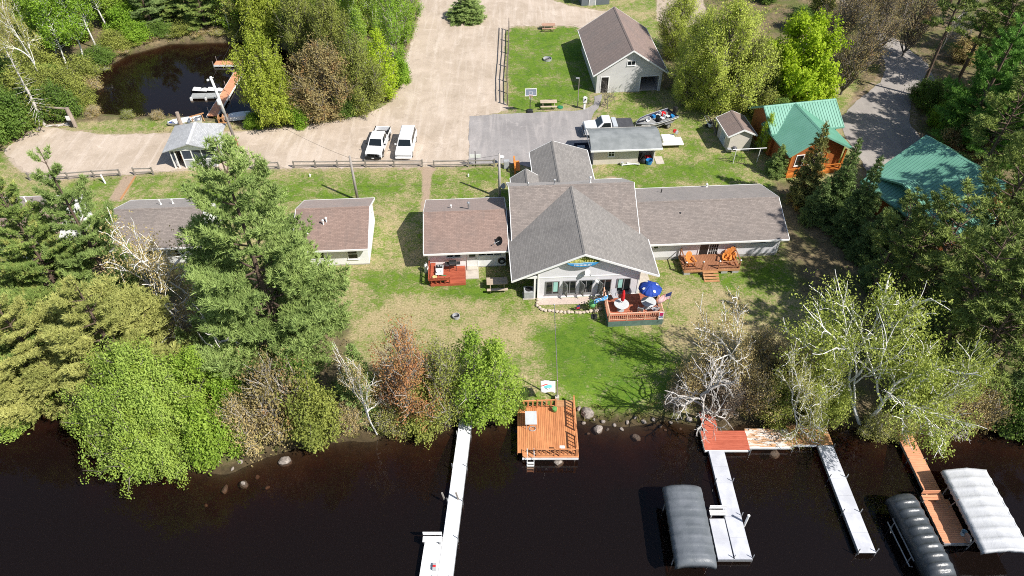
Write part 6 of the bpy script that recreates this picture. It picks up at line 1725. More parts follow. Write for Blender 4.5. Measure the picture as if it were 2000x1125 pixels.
flatbed((fbp[0] + .3, fbp[1] + .15, 0.03), R(-86), 'white pickup with dark bed cover parked behind the store shed')
tr = thing('utility_trailer', 'small dark trailer tucked between the lodge and the store shed', 'trailer', (*G(1138, 298), .03), R(-86))
MB().box(-.6, .6, -.9, .9, .42, .5).box(-.6, -.56, -.9, .9, .5, .85).box(.56, .6, -.9, .9, .5, .85).box(-.56, .56, .86, .9, .5, .85).build('box', pm('dark_blue_paint', (.03, .04, .07), (.04, .05, .09), 3, .4), tr); wheels(tr, (-.68, .68), (.1,), .27, .18); MB().bar((0, -.9, .45), (0, -1.8, .45), .08).build('tongue', M_steel, tr)
MB().box(-.3, .3, -.6, .2, .51, .72).build('load', M_steel, tr)

# ================================================================== boats on land
def hull(secs, n=7):
    """secs: (y, half width at gunwale, half width at chine, keel z, chine z, gunwale z)"""
    vs = []; fs = []
    for (y, wg, wc, zk, zc, zg) in secs:
        vs += [(-wg, y, zg), (-wc, y, zc), (0, y, zk), (wc, y, zc), (wg, y, zg)]
    for i in range(len(secs) - 1):
        for k in range(4): fs.append((i * 5 + k, i * 5 + k + 1, (i + 1) * 5 + k + 1, (i + 1) * 5 + k))
    L = (len(secs) - 1) * 5; fs.append((L, L + 1, L + 2, L + 3, L + 4))
    return MB().add(vs, fs)
def bass_boat(loc, rz, label):
    T = thing('motor_boat', label, 'motorboat', loc, rz)
    secs = [(-2.75, .04, .03, 1.12, 1.15, 1.30), (-2.3, .42, .22, .80, .95, 1.27), (-1.6, .78, .52, .62, .80, 1.22), (-.5, .98, .74, .55, .72, 1.17), (1.0, 1.02, .80, .54, .70, 1.14), (2.5, 1.0, .80, .55, .70, 1.14)]
    h = hull(secs).build('hull', pm('black_hull_paint', (.03, .035, .06), (.05, .05, .08), 2, .25, spec=.6), T, smooth=False); h.modifiers.new('solid', 'SOLIDIFY').thickness = -.05
    for s in (-1, 1): MB().path([(s * (w + .01), y, zg + .01) for (y, w, a, b_, c, zg) in secs], .045, 6).build('gunwale', M_alum, T); MB().path([(s * (a * .35 + w * .65 + .015), y, zg - .2) for (y, w, a, b_, c, zg) in secs[1:]], .035, 6).build('hull_stripe', M_white, T)
    fl_ = [(-s_[1] * .93, s_[0]) for s_ in secs[1:]] + [(s_[1] * .93, s_[0]) for s_ in reversed(secs[1:])]
    MB().prism(fl_, .84, .90).build('floor', pm('grey_carpet', (.15, .15, .15), (.21, .21, .2), 7, .95), T)
    fd = [(-s_[1] * .9, s_[0]) for s_ in secs[1:4]] + [(s_[1] * .9, s_[0]) for s_ in reversed(secs[1:4])]
    MB().prism(fd, 1.05, 1.10).build('fore_deck', pm('grey_deck_carpet', (.30, .30, .29), (.24, .24, .23), 7, .95), T)
    for x, y in ((-.35, .6), (.4, .6), (.35, 1.4), (0, -1.2)):
        s_ = MB().box(x - .22, x + .22, y - .2, y + .2, 1.12, 1.22).build('seat', M_white, T, bevel=.04); MB().box(x - .22, x + .22, y + .2, y + .27, 1.2, 1.55).build('backrest', M_dark if y > 1 else M_white, s_, bevel=.03)
    MB().hexa([(.1, -.2, .9), (.75, -.2, .9), (.75, .1, .9), (.1, .1, .9), (.15, -.1, 1.42), (.7, -.1, 1.42), (.7, .08, 1.42), (.15, .08, 1.42)]).build('console', M_carblack, T); MB().hexa([(.15, -.15, 1.42), (.7, -.15, 1.42), (.7, -.12, 1.42), (.15, -.12, 1.42), (.2, .0, 1.7), (.65, 0, 1.7), (.65, .03, 1.7), (.2, .03, 1.7)]).build('windscreen', M_glass, T)
    MB().box(-.7, -.3, -.1, .25, .9, 1.2).build('locker', M_blue, T, bevel=.03); MB().box(-.6, -.2, 1.1, 1.6, .9, 1.25).build('crate', M_red, T); MB().box(.3, .75, 1.7, 2.1, .9, 1.2).build('tackle_box', M_blue, T, bevel=.02)
    o = MB().box(-.24, .24, 2.55, 3.0, 1.05, 1.75).build('outboard_motor', M_carblack, T, bevel=.09); MB().box(-.10, .10, 2.65, 2.85, .4, 1.05).build('motor_leg', M_carblack, o)
    MB().bar((-.15, -2.6, 1.3), (.1, -1.5, 1.38), .09).build('trolling_motor', M_carblack, T)
    tl = thing('boat_trailer', 'galvanised boat trailer under the dark fishing boat', 'trailer', loc, rz)
    for s in (-1, 1): MB().bar((s * .62, -1.6, .42), (s * .62, 2.3, .42), .08, .1).bar((s * .62, -1.6, .42), (0, -3.2, .42), .08, .1).build('frame_rail', M_alum, tl); MB().bar((s * .45, -1.0, .46), (s * .45, 2.2, .52), .1, .14).build('bunk', M_dark, tl); MB().box(s * 1.02 - .14, s * 1.02 + .14, .55, 1.65, .66, .70).build('mudguard', M_alum, tl, bevel=.015)
    wheels(tl, (-1.02, 1.02), (1.1,), .32, .2); MB().bar((-1.0, 1.1, .36), (1.0, 1.1, .36), .07).build('axle', M_steel, tl); MB().bar((0, -2.6, .42), (0, -2.9, 1.1), .08).build('winch_post', M_alum, tl)
    return T
bp0 = Vector((*G(1244, 246, .9), 0)); bp1 = Vector((*G(1316, 222, .9), 0)); bd = (bp1 - bp0).normalized(); brz = math.atan2(bd.y, bd.x) - math.pi / 2
bm_ = (bp0 + bp1) / 2
bass_boat((bm_.x, bm_.y, 0), brz, 'dark open fishing boat with white gunwale on a trailer near the garage')
wp = thing('covered_trailer', 'low white boxy trailer with a raised white deck behind the store shed', 'trailer', (*G(1310, 284), 0), LROT)
MB().box(-1.15, 1.2, -.75, .75, .45, .6).build('deck', M_white, wp, bevel=.05); MB().box(-1.1, .35, -.5, .8, .6, .98).build('white_hull', M_white, wp, bevel=.08); wheels(wp, (-.9, .9), (.0,), .26, .16)
MB().tube((.55, .5, .6), (.55, .5, 1.45), .03).box(.4, .7, .35, .6, 1.2, 1.5).build('motor_stand', M_steel, wp); MB().box(.2, .5, .45, .7, 1.3, 1.6).build('red_fuel_can', M_red, wp)

# boats on the pond bank
def rowboat(loc, rz, label, mat, flip=False, L=3.6):
    T = thing('rowing_boat', label, 'boat', loc, rz); k = L / 3.6
    secs = [(-1.8 * k, .05, .04, .25, .3, .55), (-1.3 * k, .42, .25, .08, .18, .5), (-.4 * k, .66, .48, .02, .10, .46), (.8 * k, .68, .52, .02, .10, .46), (1.8 * k, .60, .48, .05, .12, .46)]
    if flip: secs = [(a, b_, c, .62 - d, .62 - e, .62 - f_) for a, b_, c, d, e, f_ in secs]
    h = hull(secs).build('hull', mat, T); h.modifiers.new('solid', 'SOLIDIFY').thickness = -.04
    if not flip:
        for y in (-.6, .5, 1.3): MB().box(-.6, .6, y * k - .12, y * k + .12, .32, .36).build('thwart', M_alum, T)
        MB().box(-.12, .12, -1.62 * k, -1.3 * k, .47, .5).build('bow_plate', M_bluefab, T)
    else:
        MB().bar((0, -1.6 * k, .58), (0, 1.75 * k, .60), .05).build('keel', mat, T)
    for s in (-1, 1): MB().path([(s * (w + .01), y, zg) for (y, w, a, b_, c, zg) in secs], .03, 6).build('gunwale', M_alum, T)
    return T
rowboat((*G(362, 241), -.05), R(-72), 'white rowing boat pulled up on the pond bank by the log post', M_white)
rowboat((*G(462, 232), .0), R(-75), 'upturned white boat lying beside the leaning pole', M_white, True, 3.2)
pal = thing('wooden_pallet', 'small wooden crate frame beside the upturned boat', 'crate', (*G(438, 238), 0), R(10))
for x in (-.5, 0, .5): MB().box(x - .05, x + .05, -.4, .4, 0, .8).build('slat', M_docktan, pal)
for z in (.05, .7): MB().box(-.55, .55, -.44, -.401, z, z + .12).build('board', M_docktan, pal)
saw = thing('sawhorse', 'brown wooden sawhorse on the pond bank', 'sawhorse', (*G(388, 237), 0), R(30))
MB().bar((-.8, 0, .8), (.8, 0, .85), .1).build('beam', M_docktan, saw)
for x in (-.6, .6):
    for y in (-.3, .3): MB().bar((x, y, 0), (x * .9, 0, .8), .06).build('leg', M_docktan, saw)

# ================================================================== docks
def dock_posts(T, pts, z0, z1, r=.03, name='dock_post'):
    for x, y in pts: MB().tube((x, y, z0), (x, y, z1), r, r, 8).build(name, M_alum, T)

def panel_dock(T, x0, x1, ys, z, mat, side=M_alum, half=True, name='deck_panel', shear=0.0, y_ref=0.0):
    """a run of dock sections between the stations ys; shear slides x per metre of y"""
    for a, b in zip(ys, ys[1:]):
        m = [a, (a + b) / 2, b] if half else [a, b]
        for c, d in zip(m, m[1:]):
            sa, sb = (c - y_ref) * shear, (d - y_ref) * shear; g = .007
            dz = random.uniform(-.004, .004)
            MB().hexa([(x0 + sa, c - g, z - .05 + dz), (x1 + sa, c - g, z - .05 + dz), (x1 + sb, d + g, z - .05 + dz), (x0 + sb, d + g, z - .05 + dz), (x0 + sa, c - g, z + dz), (x1 + sa, c - g, z + dz), (x1 + sb, d + g, z + dz), (x0 + sb, d + g, z + dz)]).build(name, mat, T)
        sa, sb = (a - y_ref) * shear, (b - y_ref) * shear
        for xx in (x0 - .03, x1 - .03):
            MB().hexa([(xx + sa, a, z - .24), (xx + .06 + sa, a, z - .24), (xx + .06 + sb, b, z - .24), (xx + sb, b, z - .24), (xx + sa, a, z - .055), (xx + .06 + sa, a, z - .055), (xx + .06 + sb, b, z - .055), (xx + sb, b, z - .055)]).build('side_beam', side, T)
        dock_posts(T, ((x0 - .05 + sb, b + .06), (x1 + .05 + sb, b + .06)), -2.6, z + .42)
DZ = -.55
dA = thing('long_dock', 'long straight white dock reaching from the bushes into the lake', 'dock', (0, 0, 0))
ysA = [32.4, 29.75, 27.05, 24.4, 21.75, 19.1, 16.5]
panel_dock(dA, -3.86, -2.92, ysA, DZ, M_dockwhite, shear=.062, y_ref=31.5)
for c, d in ((21.9, 19.3), (19.3, 16.6)):
    sh = (c - 31.5) * .062; sh2 = (d - 31.5) * .062
    MB().hexa([(-5.0 + sh, c, DZ - .05), (-3.88 + sh, c, DZ - .05), (-3.88 + sh2, d + .01, DZ - .05), (-5.0 + sh2, d + .01, DZ - .05), (-5.0 + sh, c, DZ), (-3.88 + sh, c, DZ), (-3.88 + sh2, d + .01, DZ), (-5.0 + sh2, d + .01, DZ)]).build('deck_panel', M_dockwhite, dA)
sh = (21.8 - 31.5) * .062
bnA = thing('dock_bench', 'white plank bench on the side platform of the long white dock', 'bench', (-4.5 + sh, 21.55, DZ)); 
for y in (-.18, .02): MB().box(-.6, .62, y, y + .17, .40, .44).build('seat_board', M_dockwhite, bnA)
MB().box(-.6, .62, .25, .29, .5, .85).build('backrest', M_dockwhite, bnA)
for x in (-.5, .5): MB().box(x - .04, x + .04, -.15, .24, 0, .40).build('leg', M_alum, bnA)
anc = thing('small_cooler', 'small grey cooler left on the side platform of the white dock', 'cooler', (-4.25 + sh, 19.9, DZ)); MB().box(-.12, .12, -.22, .22, 0, .2).build('body', M_steel, anc, bevel=.02); MB().box(-.09, .09, -.06, .06, .201, .24).build('handle', M_red, anc)
for (px_, py_) in ((868, 975), (895, 975)):
    x, y = G(px_, py_, DZ); MB().bar((x, y, DZ), (x - .12, y + .05, DZ + .75), .09).build('cleat_post', M_grey_wood, dA)

dU = thing('u_shaped_dock', 'U-shaped dock with red and tan timber head and two pale grey arms', 'dock', (0, 0, 0))
# timber head: red part, tan part
planks(dU, 13.75, 16.98, 28.48, 30.12, DZ, 'x', M_dockred, .17, .014)
planks(dU, 13.95, 15.05, 30.13, 32.6, DZ + .006, 'x', M_dockred, .17, .014)
M_docktan_x = wood('tan_white_boards', (.56, .33, .17), (.42, .22, .10), axis=0)
def flaky():
    t = NT('flaking_white_on_tan'); g = t.n('ShaderNodeNewGeometry').outputs['Position']
    mp = t.n('ShaderNodeMapping'); t.put(mp.inputs['Vector'], g); mp.inputs['Scale'].default_value = (1.2, 5, 1)
    f = t.ramp(t.noise(mp.outputs[0], 1.4, 5, .7), .44, .56); n = t.noise(g, 5, 3)
    t.set(Base_Color=t.mix(f, t.mix(n, (.56, .33, .17), (.44, .24, .12)), (.66, .60, .54)), Roughness=.8); return t.m
M_flaky = flaky()
planks(dU, 16.99, 20.1, 28.72, 30.3, DZ, 'x', M_flaky, .13, .012)
planks(dU, 20.11, 23.05, 28.92, 30.55, DZ, 'y', M_docktan, .13, .012)
MB().box(13.75, 16.98, 28.42, 28.478, DZ - .2, DZ - .01).box(16.99, 20.1, 28.66, 28.718, DZ - .2, DZ - .01).box(20.11, 21.85, 28.86, 28.918, DZ - .2, DZ - .01).build('front_board', M_white, dU)
MB().box(13.75, 23.05, 28.95, 29.05, DZ - .22, DZ - .035).box(13.75, 23.05, 29.8, 29.9, DZ - .22, DZ - .035).box(13.70, 13.749, 28.48, 30.12, DZ - .2, DZ).build('joist', M_grey_wood, dU)
dock_posts(dU, ((16.98, 28.38), (20.1, 28.62), (13.8, 30.2), (23.1, 30.4), (23.1, 28.85)), -2.4, DZ + .2, .04)
panel_dock(dU, 14.02, 15.10, [28.4, 25.9, 23.35, 20.45], DZ, M_dockgrey, shear=-.01, y_ref=28.4)
panel_dock(dU, 21.92, 23.0, [28.84, 26.2, 23.6, 20.85], DZ, M_dockgrey, shear=-.02, y_ref=28.8)
for c, d in ((23.2, 21.85), (21.84, 20.45)): MB().box(13.02, 14.0, d, c, DZ - .05, DZ).build('deck_panel', M_dockgrey, dU)
MB().box(13.02, 15.2, 20.38, 20.44, DZ - .24, DZ - .02).box(13.0, 13.05, 20.45, 23.2, DZ - .22, DZ - .055).build('side_beam', M_alum, dU)
bnU = thing('dock_bench', 'white plank bench across the platform of the U-shaped dock', 'bench', (13.62, 23.4, DZ))
for y in (-.18, .02): MB().box(-.62, .5, y, y + .17, .40, .44).build('seat_board', M_dockwhite, bnU)
MB().box(-.62, .5, .25, .29, .5, .85).build('backrest', M_dockwhite, bnU)
for x in (-.5, .4): MB().box(x - .04, x + .04, -.15, .24, 0, .40).build('leg', M_alum, bnU)
lpU = thing('white_bollard', 'white dock post leaning on the U-shaped dock arm beside the grey boat lift', 'post', (15.32, 22.9, -1.6)); MB().path([(0, 0, 0), (.02, .02, 1.95)], [.075, .075], 10).build('post', M_white, lpU); MB().lathe((.02, .02, 1.95), [(.09, 0), (.09, .05), (.02, .07)], 10).build('cap', M_white, lpU)

dR = thing('orange_dock', 'orange composite dock widening to a platform between two canopies', 'dock', (28.5, 30.7, 0), R(1.0))
def dock_run(T, stations, z, mat, w=.15):
    pass
planks(dR, -.55, .55, -6.1, 0, DZ, 'x', M_comp, .15, .012)
planks(dR, -.92, .78, -9.2, -6.11, DZ, 'x', M_comp, .15, .012)
MB().box(-.57, -.52, -6.1, 0, DZ - .22, DZ - .035).box(.52, .57, -6.1, 0, DZ - .22, DZ - .035).box(-.92, -.87, -9.2, -6.1, DZ - .22, DZ - .035).box(.73, .78, -9.2, -6.1, DZ - .22, DZ - .035).box(-.92, .78, -9.27, -9.205, DZ - .24, DZ).box(-.5, .5, -3.02, -2.98, DZ - .2, DZ - .034).build('side_beam', M_alum, dR)
dock_posts(dR, ((-.6, -.6), (.6, -.6), (-.6, -3), (.6, -3), (-.97, -6.1), (.83, -6.1), (-.97, -9.2), (.83, -9.2)), -2.8, DZ + .15)
bnR = thing('dock_bench', 'orange plank bench on the orange dock beside the black boat cover', 'bench', (28.05, 24.5, DZ), R(1)); 
for y in (-.18, .02): MB().box(-.62, .55, y, y + .17, .40, .44).build('seat_board', M_comp, bnR)
MB().box(-.62, .55, .25, .29, .5, .85).build('backrest', M_comp, bnR)
for x in (-.5, .45): MB().box(x - .04, x + .04, -.15, .24, 0, .40).build('leg', M_alum, bnR)
bkR = thing('bucket', 'pale blue plastic bucket at the outer corner of the orange dock', 'bucket', (29.2, 22.1, DZ)); MB().lathe((0, 0, 0), [(.14, 0), (.18, .33), (.19, .35), (.16, .33), (.13, .04)], 16).build('bucket', pm('pale_blue_plastic', (.5, .66, .72), (.42, .6, .66), 3, .5), bkR); MB().path([(.17 * math.cos(t), 0, .34 + .1 * math.sin(t)) for t in np.linspace(0, math.pi, 9)], .008, 5).build('handle', M_steel, bkR)

# canopies and covered boats
def canopy(T, name, W, L, zs, bulge, ribs_n, sag, skirt, mat, scallop=0.0, endmat=None, rib_pow=1.0, endbulge=.25, pw=3.2):
    nx, ny = 14, ribs_n * 6; vs = []; fs = []
    for j in range(ny + 1):
        v = j / ny; y = -L / 2 + L * v; ph = (v * ribs_n) % 1.0
        s = sag * (math.sin(math.pi * ph) ** rib_pow)
        for i in range(nx + 1):
            u = -1 + 2 * i / nx; x = u * W / 2
            z = zs + bulge * (1 - abs(u) ** pw) + .02 * max(0, 1 - abs(u) * 8) - s * (.35 + .65 * (1 - abs(u)))
            if v < .06: z -= endbulge * (1 - v / .06) ** 2
            if v > .94: z -= endbulge * ((v - .94) / .06) ** 2
            vs.append((x * (1 - .02 * math.sin(math.pi * ph)), y, z + random.uniform(-.006, .006)))
    n = nx + 1
    for j in range(ny):
        for i in range(nx): fs.append((j * n + i, j * n + i + 1, (j + 1) * n + i + 1, (j + 1) * n + i))
    # skirt all round
    ring = [j * n for j in range(ny + 1)] + [ny * n + i for i in range(1, n)] + [j * n + nx for j in range(ny - 1, -1, -1)] + [i for i in range(nx - 1, 0, -1)]
    base = len(vs)
    for q, k in enumerate(ring):
        x, y, z = vs[k]; sc_ = scallop * abs(math.sin(q * .9)); vs.append((x * 1.03, y * 1.012, z - skirt + sc_))
    m = len(ring)
    for q in range(m): fs.append((ring[q], ring[(q + 1) % m], base + (q + 1) % m, base + q))
    o = MB().add(vs, fs).build(name, mat, T, smooth=True)
    o.modifiers.new('solid', 'SOLIDIFY').thickness = .012
    return o
def lift_frame(T, W, L, z0, z1):
    for sx in (-1, 1):
        for y in (-L * .36, L * .36): MB().tube((sx * W * .5, y, z0), (sx * W * .5, y, z1), .04, .04, 8).build('lift_post', M_alum, T)
        MB().bar((sx * W * .5, -L * .45, z1 - .02), (sx * W * .5, L * .45, z1 - .02), .06).build('lift_beam', M_alum, T)
        MB().bar((sx * W * .52, -L * .36, z0 + .3), (sx * W * .52, L * .36, z0 + .3), .07).build('lower_beam', M_alum, T)
def fabric(name, c, c2, rough=.55):
    t = NT(name); ob = t.coord('Object'); f = t.ramp(t.noise(ob, 1.2, 4), .3, .7); w = t.noise(ob, 5, 3, .6, .8)
    t.set(Base_Color=t.mix(f, c, c2), Roughness=rough, Specular_IOR_Level=.4, Normal=t.bump(w, .35, .05)); return t.m
cvG = thing('grey_boat_canopy', 'grey arched boat-lift canopy standing beside the U-shaped dock', 'boat lift', (11.28, 22.15, 0), R(-.3))
canopy(cvG, 'canopy', 2.5, 5.4, .80, .34, 9, .055, .42, fabric('grey_vinyl', (.105, .118, .13), (.15, .163, .18), .45), rib_pow=.4, endbulge=.22); lift_frame(cvG, 2.3, 5.2, -2.6, .75)
MB().cbox((1.3, -.9, .15), (.22, .3, .3)).build('winch_wheel', M_carblack, cvG)
bkp = G(1807, 1042, .5)
cvB = thing('black_boat_cover', 'black ribbed boat cover on a lift beside the orange dock', 'boat cover', (26.05, 21.65, 0), R(4.5))
canopy(cvB, 'cover', 1.85, 5.4, .34, .56, 9, .17, .55, fabric('black_vinyl', (.040, .046, .052), (.075, .085, .095), .34), rib_pow=.38, endbulge=.25); lift_frame(cvB, 2.1, 3.2, -2.6, -.15)
MB().bar((-1.3, -1.6, -.5), (-1.3, 1.4, -.5), .06).bar((-1.3, -1.6, -.5), (-1.05, -1.6, -.6), .06).bar((-1.5, .6, -.4), (-1.1, 1.1, -.6), .06).build('guide_rail', M_alum, cvB)
MB().hexa([(-.85, -2.5, -.6), (.85, -2.5, -.6), (.85, 2.2, -.6), (-.85, 2.2, -.6), (-.93, -2.6, -.15), (.93, -2.6, -.15), (.93, 2.5, -.15), (-.93, 2.5, -.15)]).build('boat_hull', M_carblack, cvB)
cvW = thing('white_boat_canopy', 'bright white boat-lift canopy with scalloped skirt beside the orange dock', 'boat lift', (30.62, 23.2, 0), R(.5))
canopy(cvW, 'canopy', 2.95, 5.7, .78, .26, 8, .11, .42, fabric('white_vinyl', (.50, .51, .525), (.43, .44, .46), .6), scallop=.12, endbulge=.02, pw=1.15, rib_pow=.4); lift_frame(cvW, 2.7, 5.2, -2.6, .75)
MB().tube((-1.45, -1.55, -.1), (-1.52, -1.55, -.1), .32, .32, 16).build('winch_wheel', M_alum, cvW); MB().bar((-1.45, .9, -.9), (-1.45, .6, .9), .06).build('brace', M_alum, cvW)

# swim platform
PZ = -.38
sp_ = thing('swim_platform', 'square cedar platform with railings standing over the water', 'platform', (0, 0, 0), R(0))
sx0, sx1, sy0, sy1 = .42, 4.66, 28.0, 32.1
planks(sp_, sx0, sx1 - .35, sy0 + .12, sy1, PZ, 'y', M_cedar, .14, .014)
planks(sp_, sx1 - .345, sx1, sy0 + .12, sy1, PZ, 'y', M_cedar, .14, .014)
planks(sp_, sx0 + .32, sx1 + .02, sy0 - .25, sy0 + .11, PZ - .006, 'x', M_cedar_x, .14, .014)
planks(sp_, 3.3, 4.6, sy1 + .02, sy1 + .62, PZ + .03, 'x', M_docktan, .14)
MB().box(sx0 + .3, sx1 + .02, sy0 - .31, sy0 - .27, PZ - .22, PZ - .01).build('front_fascia', M_white, sp_)
MB().box(sx0 - .03, sx0 - .001, sy0 + .12, sy1, PZ - .2, PZ - .012).box(sx1 + .021, sx1 + .05, sy0 - .2, sy1, PZ - .2, PZ - .012).box(sx0 + .2, sx1, sy0 + 1.2, sy0 + 1.3, PZ - .22, PZ - .045).box(sx0 + .2, sx1, sy0 + 2.8, sy0 + 2.9, PZ - .22, PZ - .045).build('joist', M_cedar_x, sp_)
dock_posts(sp_, ((sx0 + .4, sy0), (sx1 - .2, sy0), (sx0 + .4, sy1 - .3), (sx1 - .2, sy1 - .3)), -2.8, PZ - .05, .07, 'support_post')
railing(sp_, (sx0 + .1, sy1 - .08), (3.25, sy1 + .05), PZ, M_cedar_x, .85, step=.34, bal=.12, posts=2)
railing(sp_, (sx1 - .06, sy0 + 2.0), (sx1 - .06, sy1 + .35), PZ, M_cedar_x, .85, step=.26, bal=.05, posts=2)
railing(sp_, (sx1 - .06, sy0 - .1), (sx1 - .06, sy0 + 1.45), PZ, M_cedar_x, .85, step=.26, bal=.05, posts=1)
railing(sp_, (1.75, sy0 - .12), (3.0, sy0 - .12), PZ, M_cedar_x, .85, step=.27, bal=.05, posts=1)
railing(sp_, (3.35, sy0 - .12), (sx1 - .15, sy0 - .12), PZ, M_cedar_x, .85, step=.24, bal=.05, posts=1)
ldr = thing('swim_ladder', 'white ladder going down from the swim platform into the water', 'ladder', (1.3, sy0 - .36, 0))
for s in (-.24, .24): MB().path([(s, .55, PZ + .0), (s, .5, PZ + .5), (s, .05, PZ + .52), (s, -.12, PZ - .2), (s, -.30, -1.7)], .028, 8).build('side_rail', M_white, ldr)
for k in range(4): MB().box(-.22, .22, -.22 - .04 * k, -.10 - .04 * k, PZ - .28 - .3 * k, PZ - .24 - .3 * k).build('rung', M_white, ldr)
tbp = thing('camp_table', 'pale grey rectangular table standing on the swim platform', 'table', (*G(1037, 818, PZ + .6), PZ), R(1))
MB().box(-.42, .42, -.58, .58, .70, .74).build('tabletop', pm('pale_grey_plastic', (.52, .54, .55), (.46, .48, .49), 2, .5), tbp)
for sx in (-.34, .34):
    for sy in (-.48, .48): MB().tube((sx, sy, 0), (sx, sy, .7), .018, .018, 6).build('leg', M_steel, tbp)
rl_ = thing('hose_coil', 'coiled grey hose on the planks in front of the platform table', 'hose', (*G(1040, 838, PZ), PZ)); MB().path([(.26 * math.cos(t) * (1 - t * .01), .2 * math.sin(t), .02 + t * .003) for t in np.linspace(0, 18, 60)], .018, 6).build('hose', M_steel, rl_); MB().tube((-.1, 0, 0), (-.02, 0, .02), .03).build('nozzle', M_alum, rl_)
gp = thing('green_bucket', 'round green lidded bucket on the swim platform by the landward railing', 'bucket', (*G(1083, 803, PZ), PZ)); MB().lathe((0, 0, 0), [(.14, 0), (.18, .25), (.17, .32)], 16).build('bucket', pm('mid_green_plastic', (.12, .30, .08), (.1, .25, .06), 4, .6), gp, smooth=True); MB().lathe((0, 0, .321), [(.19, 0), (.18, .05), (.02, .08)], 16).build('lid', pm('mid_green_plastic', (.12, .30, .08)), gp)
fish = thing('fillet_board', 'small white board with a knife on the platform railing', 'board', (*G(1098, 873, PZ + .9), PZ + .86)); MB().box(-.17, .17, -.11, .11, .02, .05).build('board', M_white, fish); MB().box(-.1, .1, -.02, .02, .051, .065).build('knife', M_steel, fish)

# flagpole with its white club flag
fpx = G(1088, 776, -.2)
fpl = thing('flagpole', 'tall grey flagpole on the shore above the swim platform', 'flagpole', (*fpx, -.35))
FH = height_for(fpx, 596, -.35)
MB().path([(0, 0, 0), (-.06, 0, 2.2)], [.055, .055], 10).build('lower_pole', M_alum, fpl); MB().path([(-.06, 0, 2.2), (-.62, .0, FH)], [.038, .022], 8).build('upper_pole', M_alum, fpl)
MB().lathe((-.62, 0, FH), [(.02, 0), (.06, .05), (.02, .1)], 8).build('finial', M_alum, fpl); MB().cbox((0, 0, .12), (.3, .3, .3)).build('footing', M_concrete, fpl)
MB().tube((-.07, 0, 2.15), (-1.35, -.05, 2.28), .02).build('flag_arm', M_dark, fpl)
cfl = thing('club_flag', 'white square flag with red and teal fish emblem hanging from the flagpole arm', 'flag', (fpx[0], fpx[1], -.35))
vs = []
for j in range(11):
    for i in range(13): t = i / 12; vs.append((-.22 - 1.08 * t, -.08 - .05 * math.sin(t * 8 + j * .2) - .5 * j / 10, 2.2 + .06 * t - .72 * j / 10))
o = MB().add(vs, [(j * 13 + i, j * 13 + i + 1, (j + 1) * 13 + i + 1, (j + 1) * 13 + i) for j in range(10) for i in range(12)]).build('flag_cloth', M_white, cfl, smooth=True); o.modifiers.new('solid', 'SOLIDIFY').thickness = .008
def fl_pt(u, v): return Vector((-.22 - 1.08 * (1 - u), -.135 - .5 * (1 - v), 2.2 + .06 * (1 - u) - .72 * (1 - v)))
def fl_patch(name, pts, mat, lift):
    nrm = Vector((0, -.82, .57)); p = [fl_pt(u, v) + nrm * lift for u, v in pts]; n = len(p)
    MB().add(p + [q + nrm * .006 for q in p], [tuple(range(n)), tuple(range(n, 2 * n))] + [(i, (i + 1) % n, (i + 1) % n + n, i + n) for i in range(n)]).build(name, mat, cfl)
fl_patch('red_emblem', [(.0, .62), (.12, .64), (.25, .74), (.45, .8), (.5, .74), (.3, .66), (.16, .57), (.03, .55)], pm('emblem_red', (.5, .05, .05), (.45, .04, .04), 3, .7), .02)
fl_patch('teal_emblem', [(.22, .52), (.3, .62), (.5, .7), (.72, .72), (.76, .62), (.74, .48), (.62, .45), (.4, .42), (.25, .44)], pm('emblem_teal', (.10, .42, .44), (.2, .55, .58), 5, .7), .02)
fl_patch('grey_emblem', [(.34, .36), (.5, .3), (.64, .38), (.66, .42), (.5, .35), (.35, .41)], M_dark, .02)

# pond docks and pontoon
pd1 = thing('pond_dock', 'straight orange dock running out into the pond', 'dock', (-35.15, 73.95, 0), R(-1))
planks(pd1, -.6, .55, 0, 10.9, POND_Z + .35, 'x', M_comp, .3, .014, .04)
MB().box(.56, .62, 0, 10.9, POND_Z + .12, POND_Z + .33).box(-.66, -.61, 0, 10.9, POND_Z + .12, POND_Z + .33).build('side_beam', M_white, pd1)
dock_posts(pd1, [(s * .72, y) for s in (-1, 1) for y in (1.0, 4.2, 7.4, 10.4)], -3.0, POND_Z + .9, .04)
pd2 = thing('pond_platform', 'short orange dock platform near the far bank of the pond', 'dock', (-37.3, 87.3, 0), 0)
planks(pd2, -1.5, 1.9, -.55, .55, POND_Z + .35, 'y', M_comp, .3, .014, .04); MB().box(-1.5, 1.9, -.62, -.56, POND_Z + .1, POND_Z + .33).build('side_beam', M_white, pd2); dock_posts(pd2, ((-1.5, -.7), (1.8, -.7), (-1.5, .7)), -3, POND_Z + .9, .04)
pt_ = thing('pontoon_raft', 'grey floating lift platform moored by the pond dock', 'raft', (-37.4, 78.9, POND_Z), R(3))
MB().box(-1.75, 1.7, -.55, .55, .15, .3).build('deck', pm('ridged_grey_plastic', (.36, .37, .36), (.28, .29, .28), 6, .7), pt_); MB().box(-1.75, -1.5, -.7, -.55, -.2, .35).box(.0, .2, -.7, -.55, -.2, .3).build('bumper', M_white, pt_)
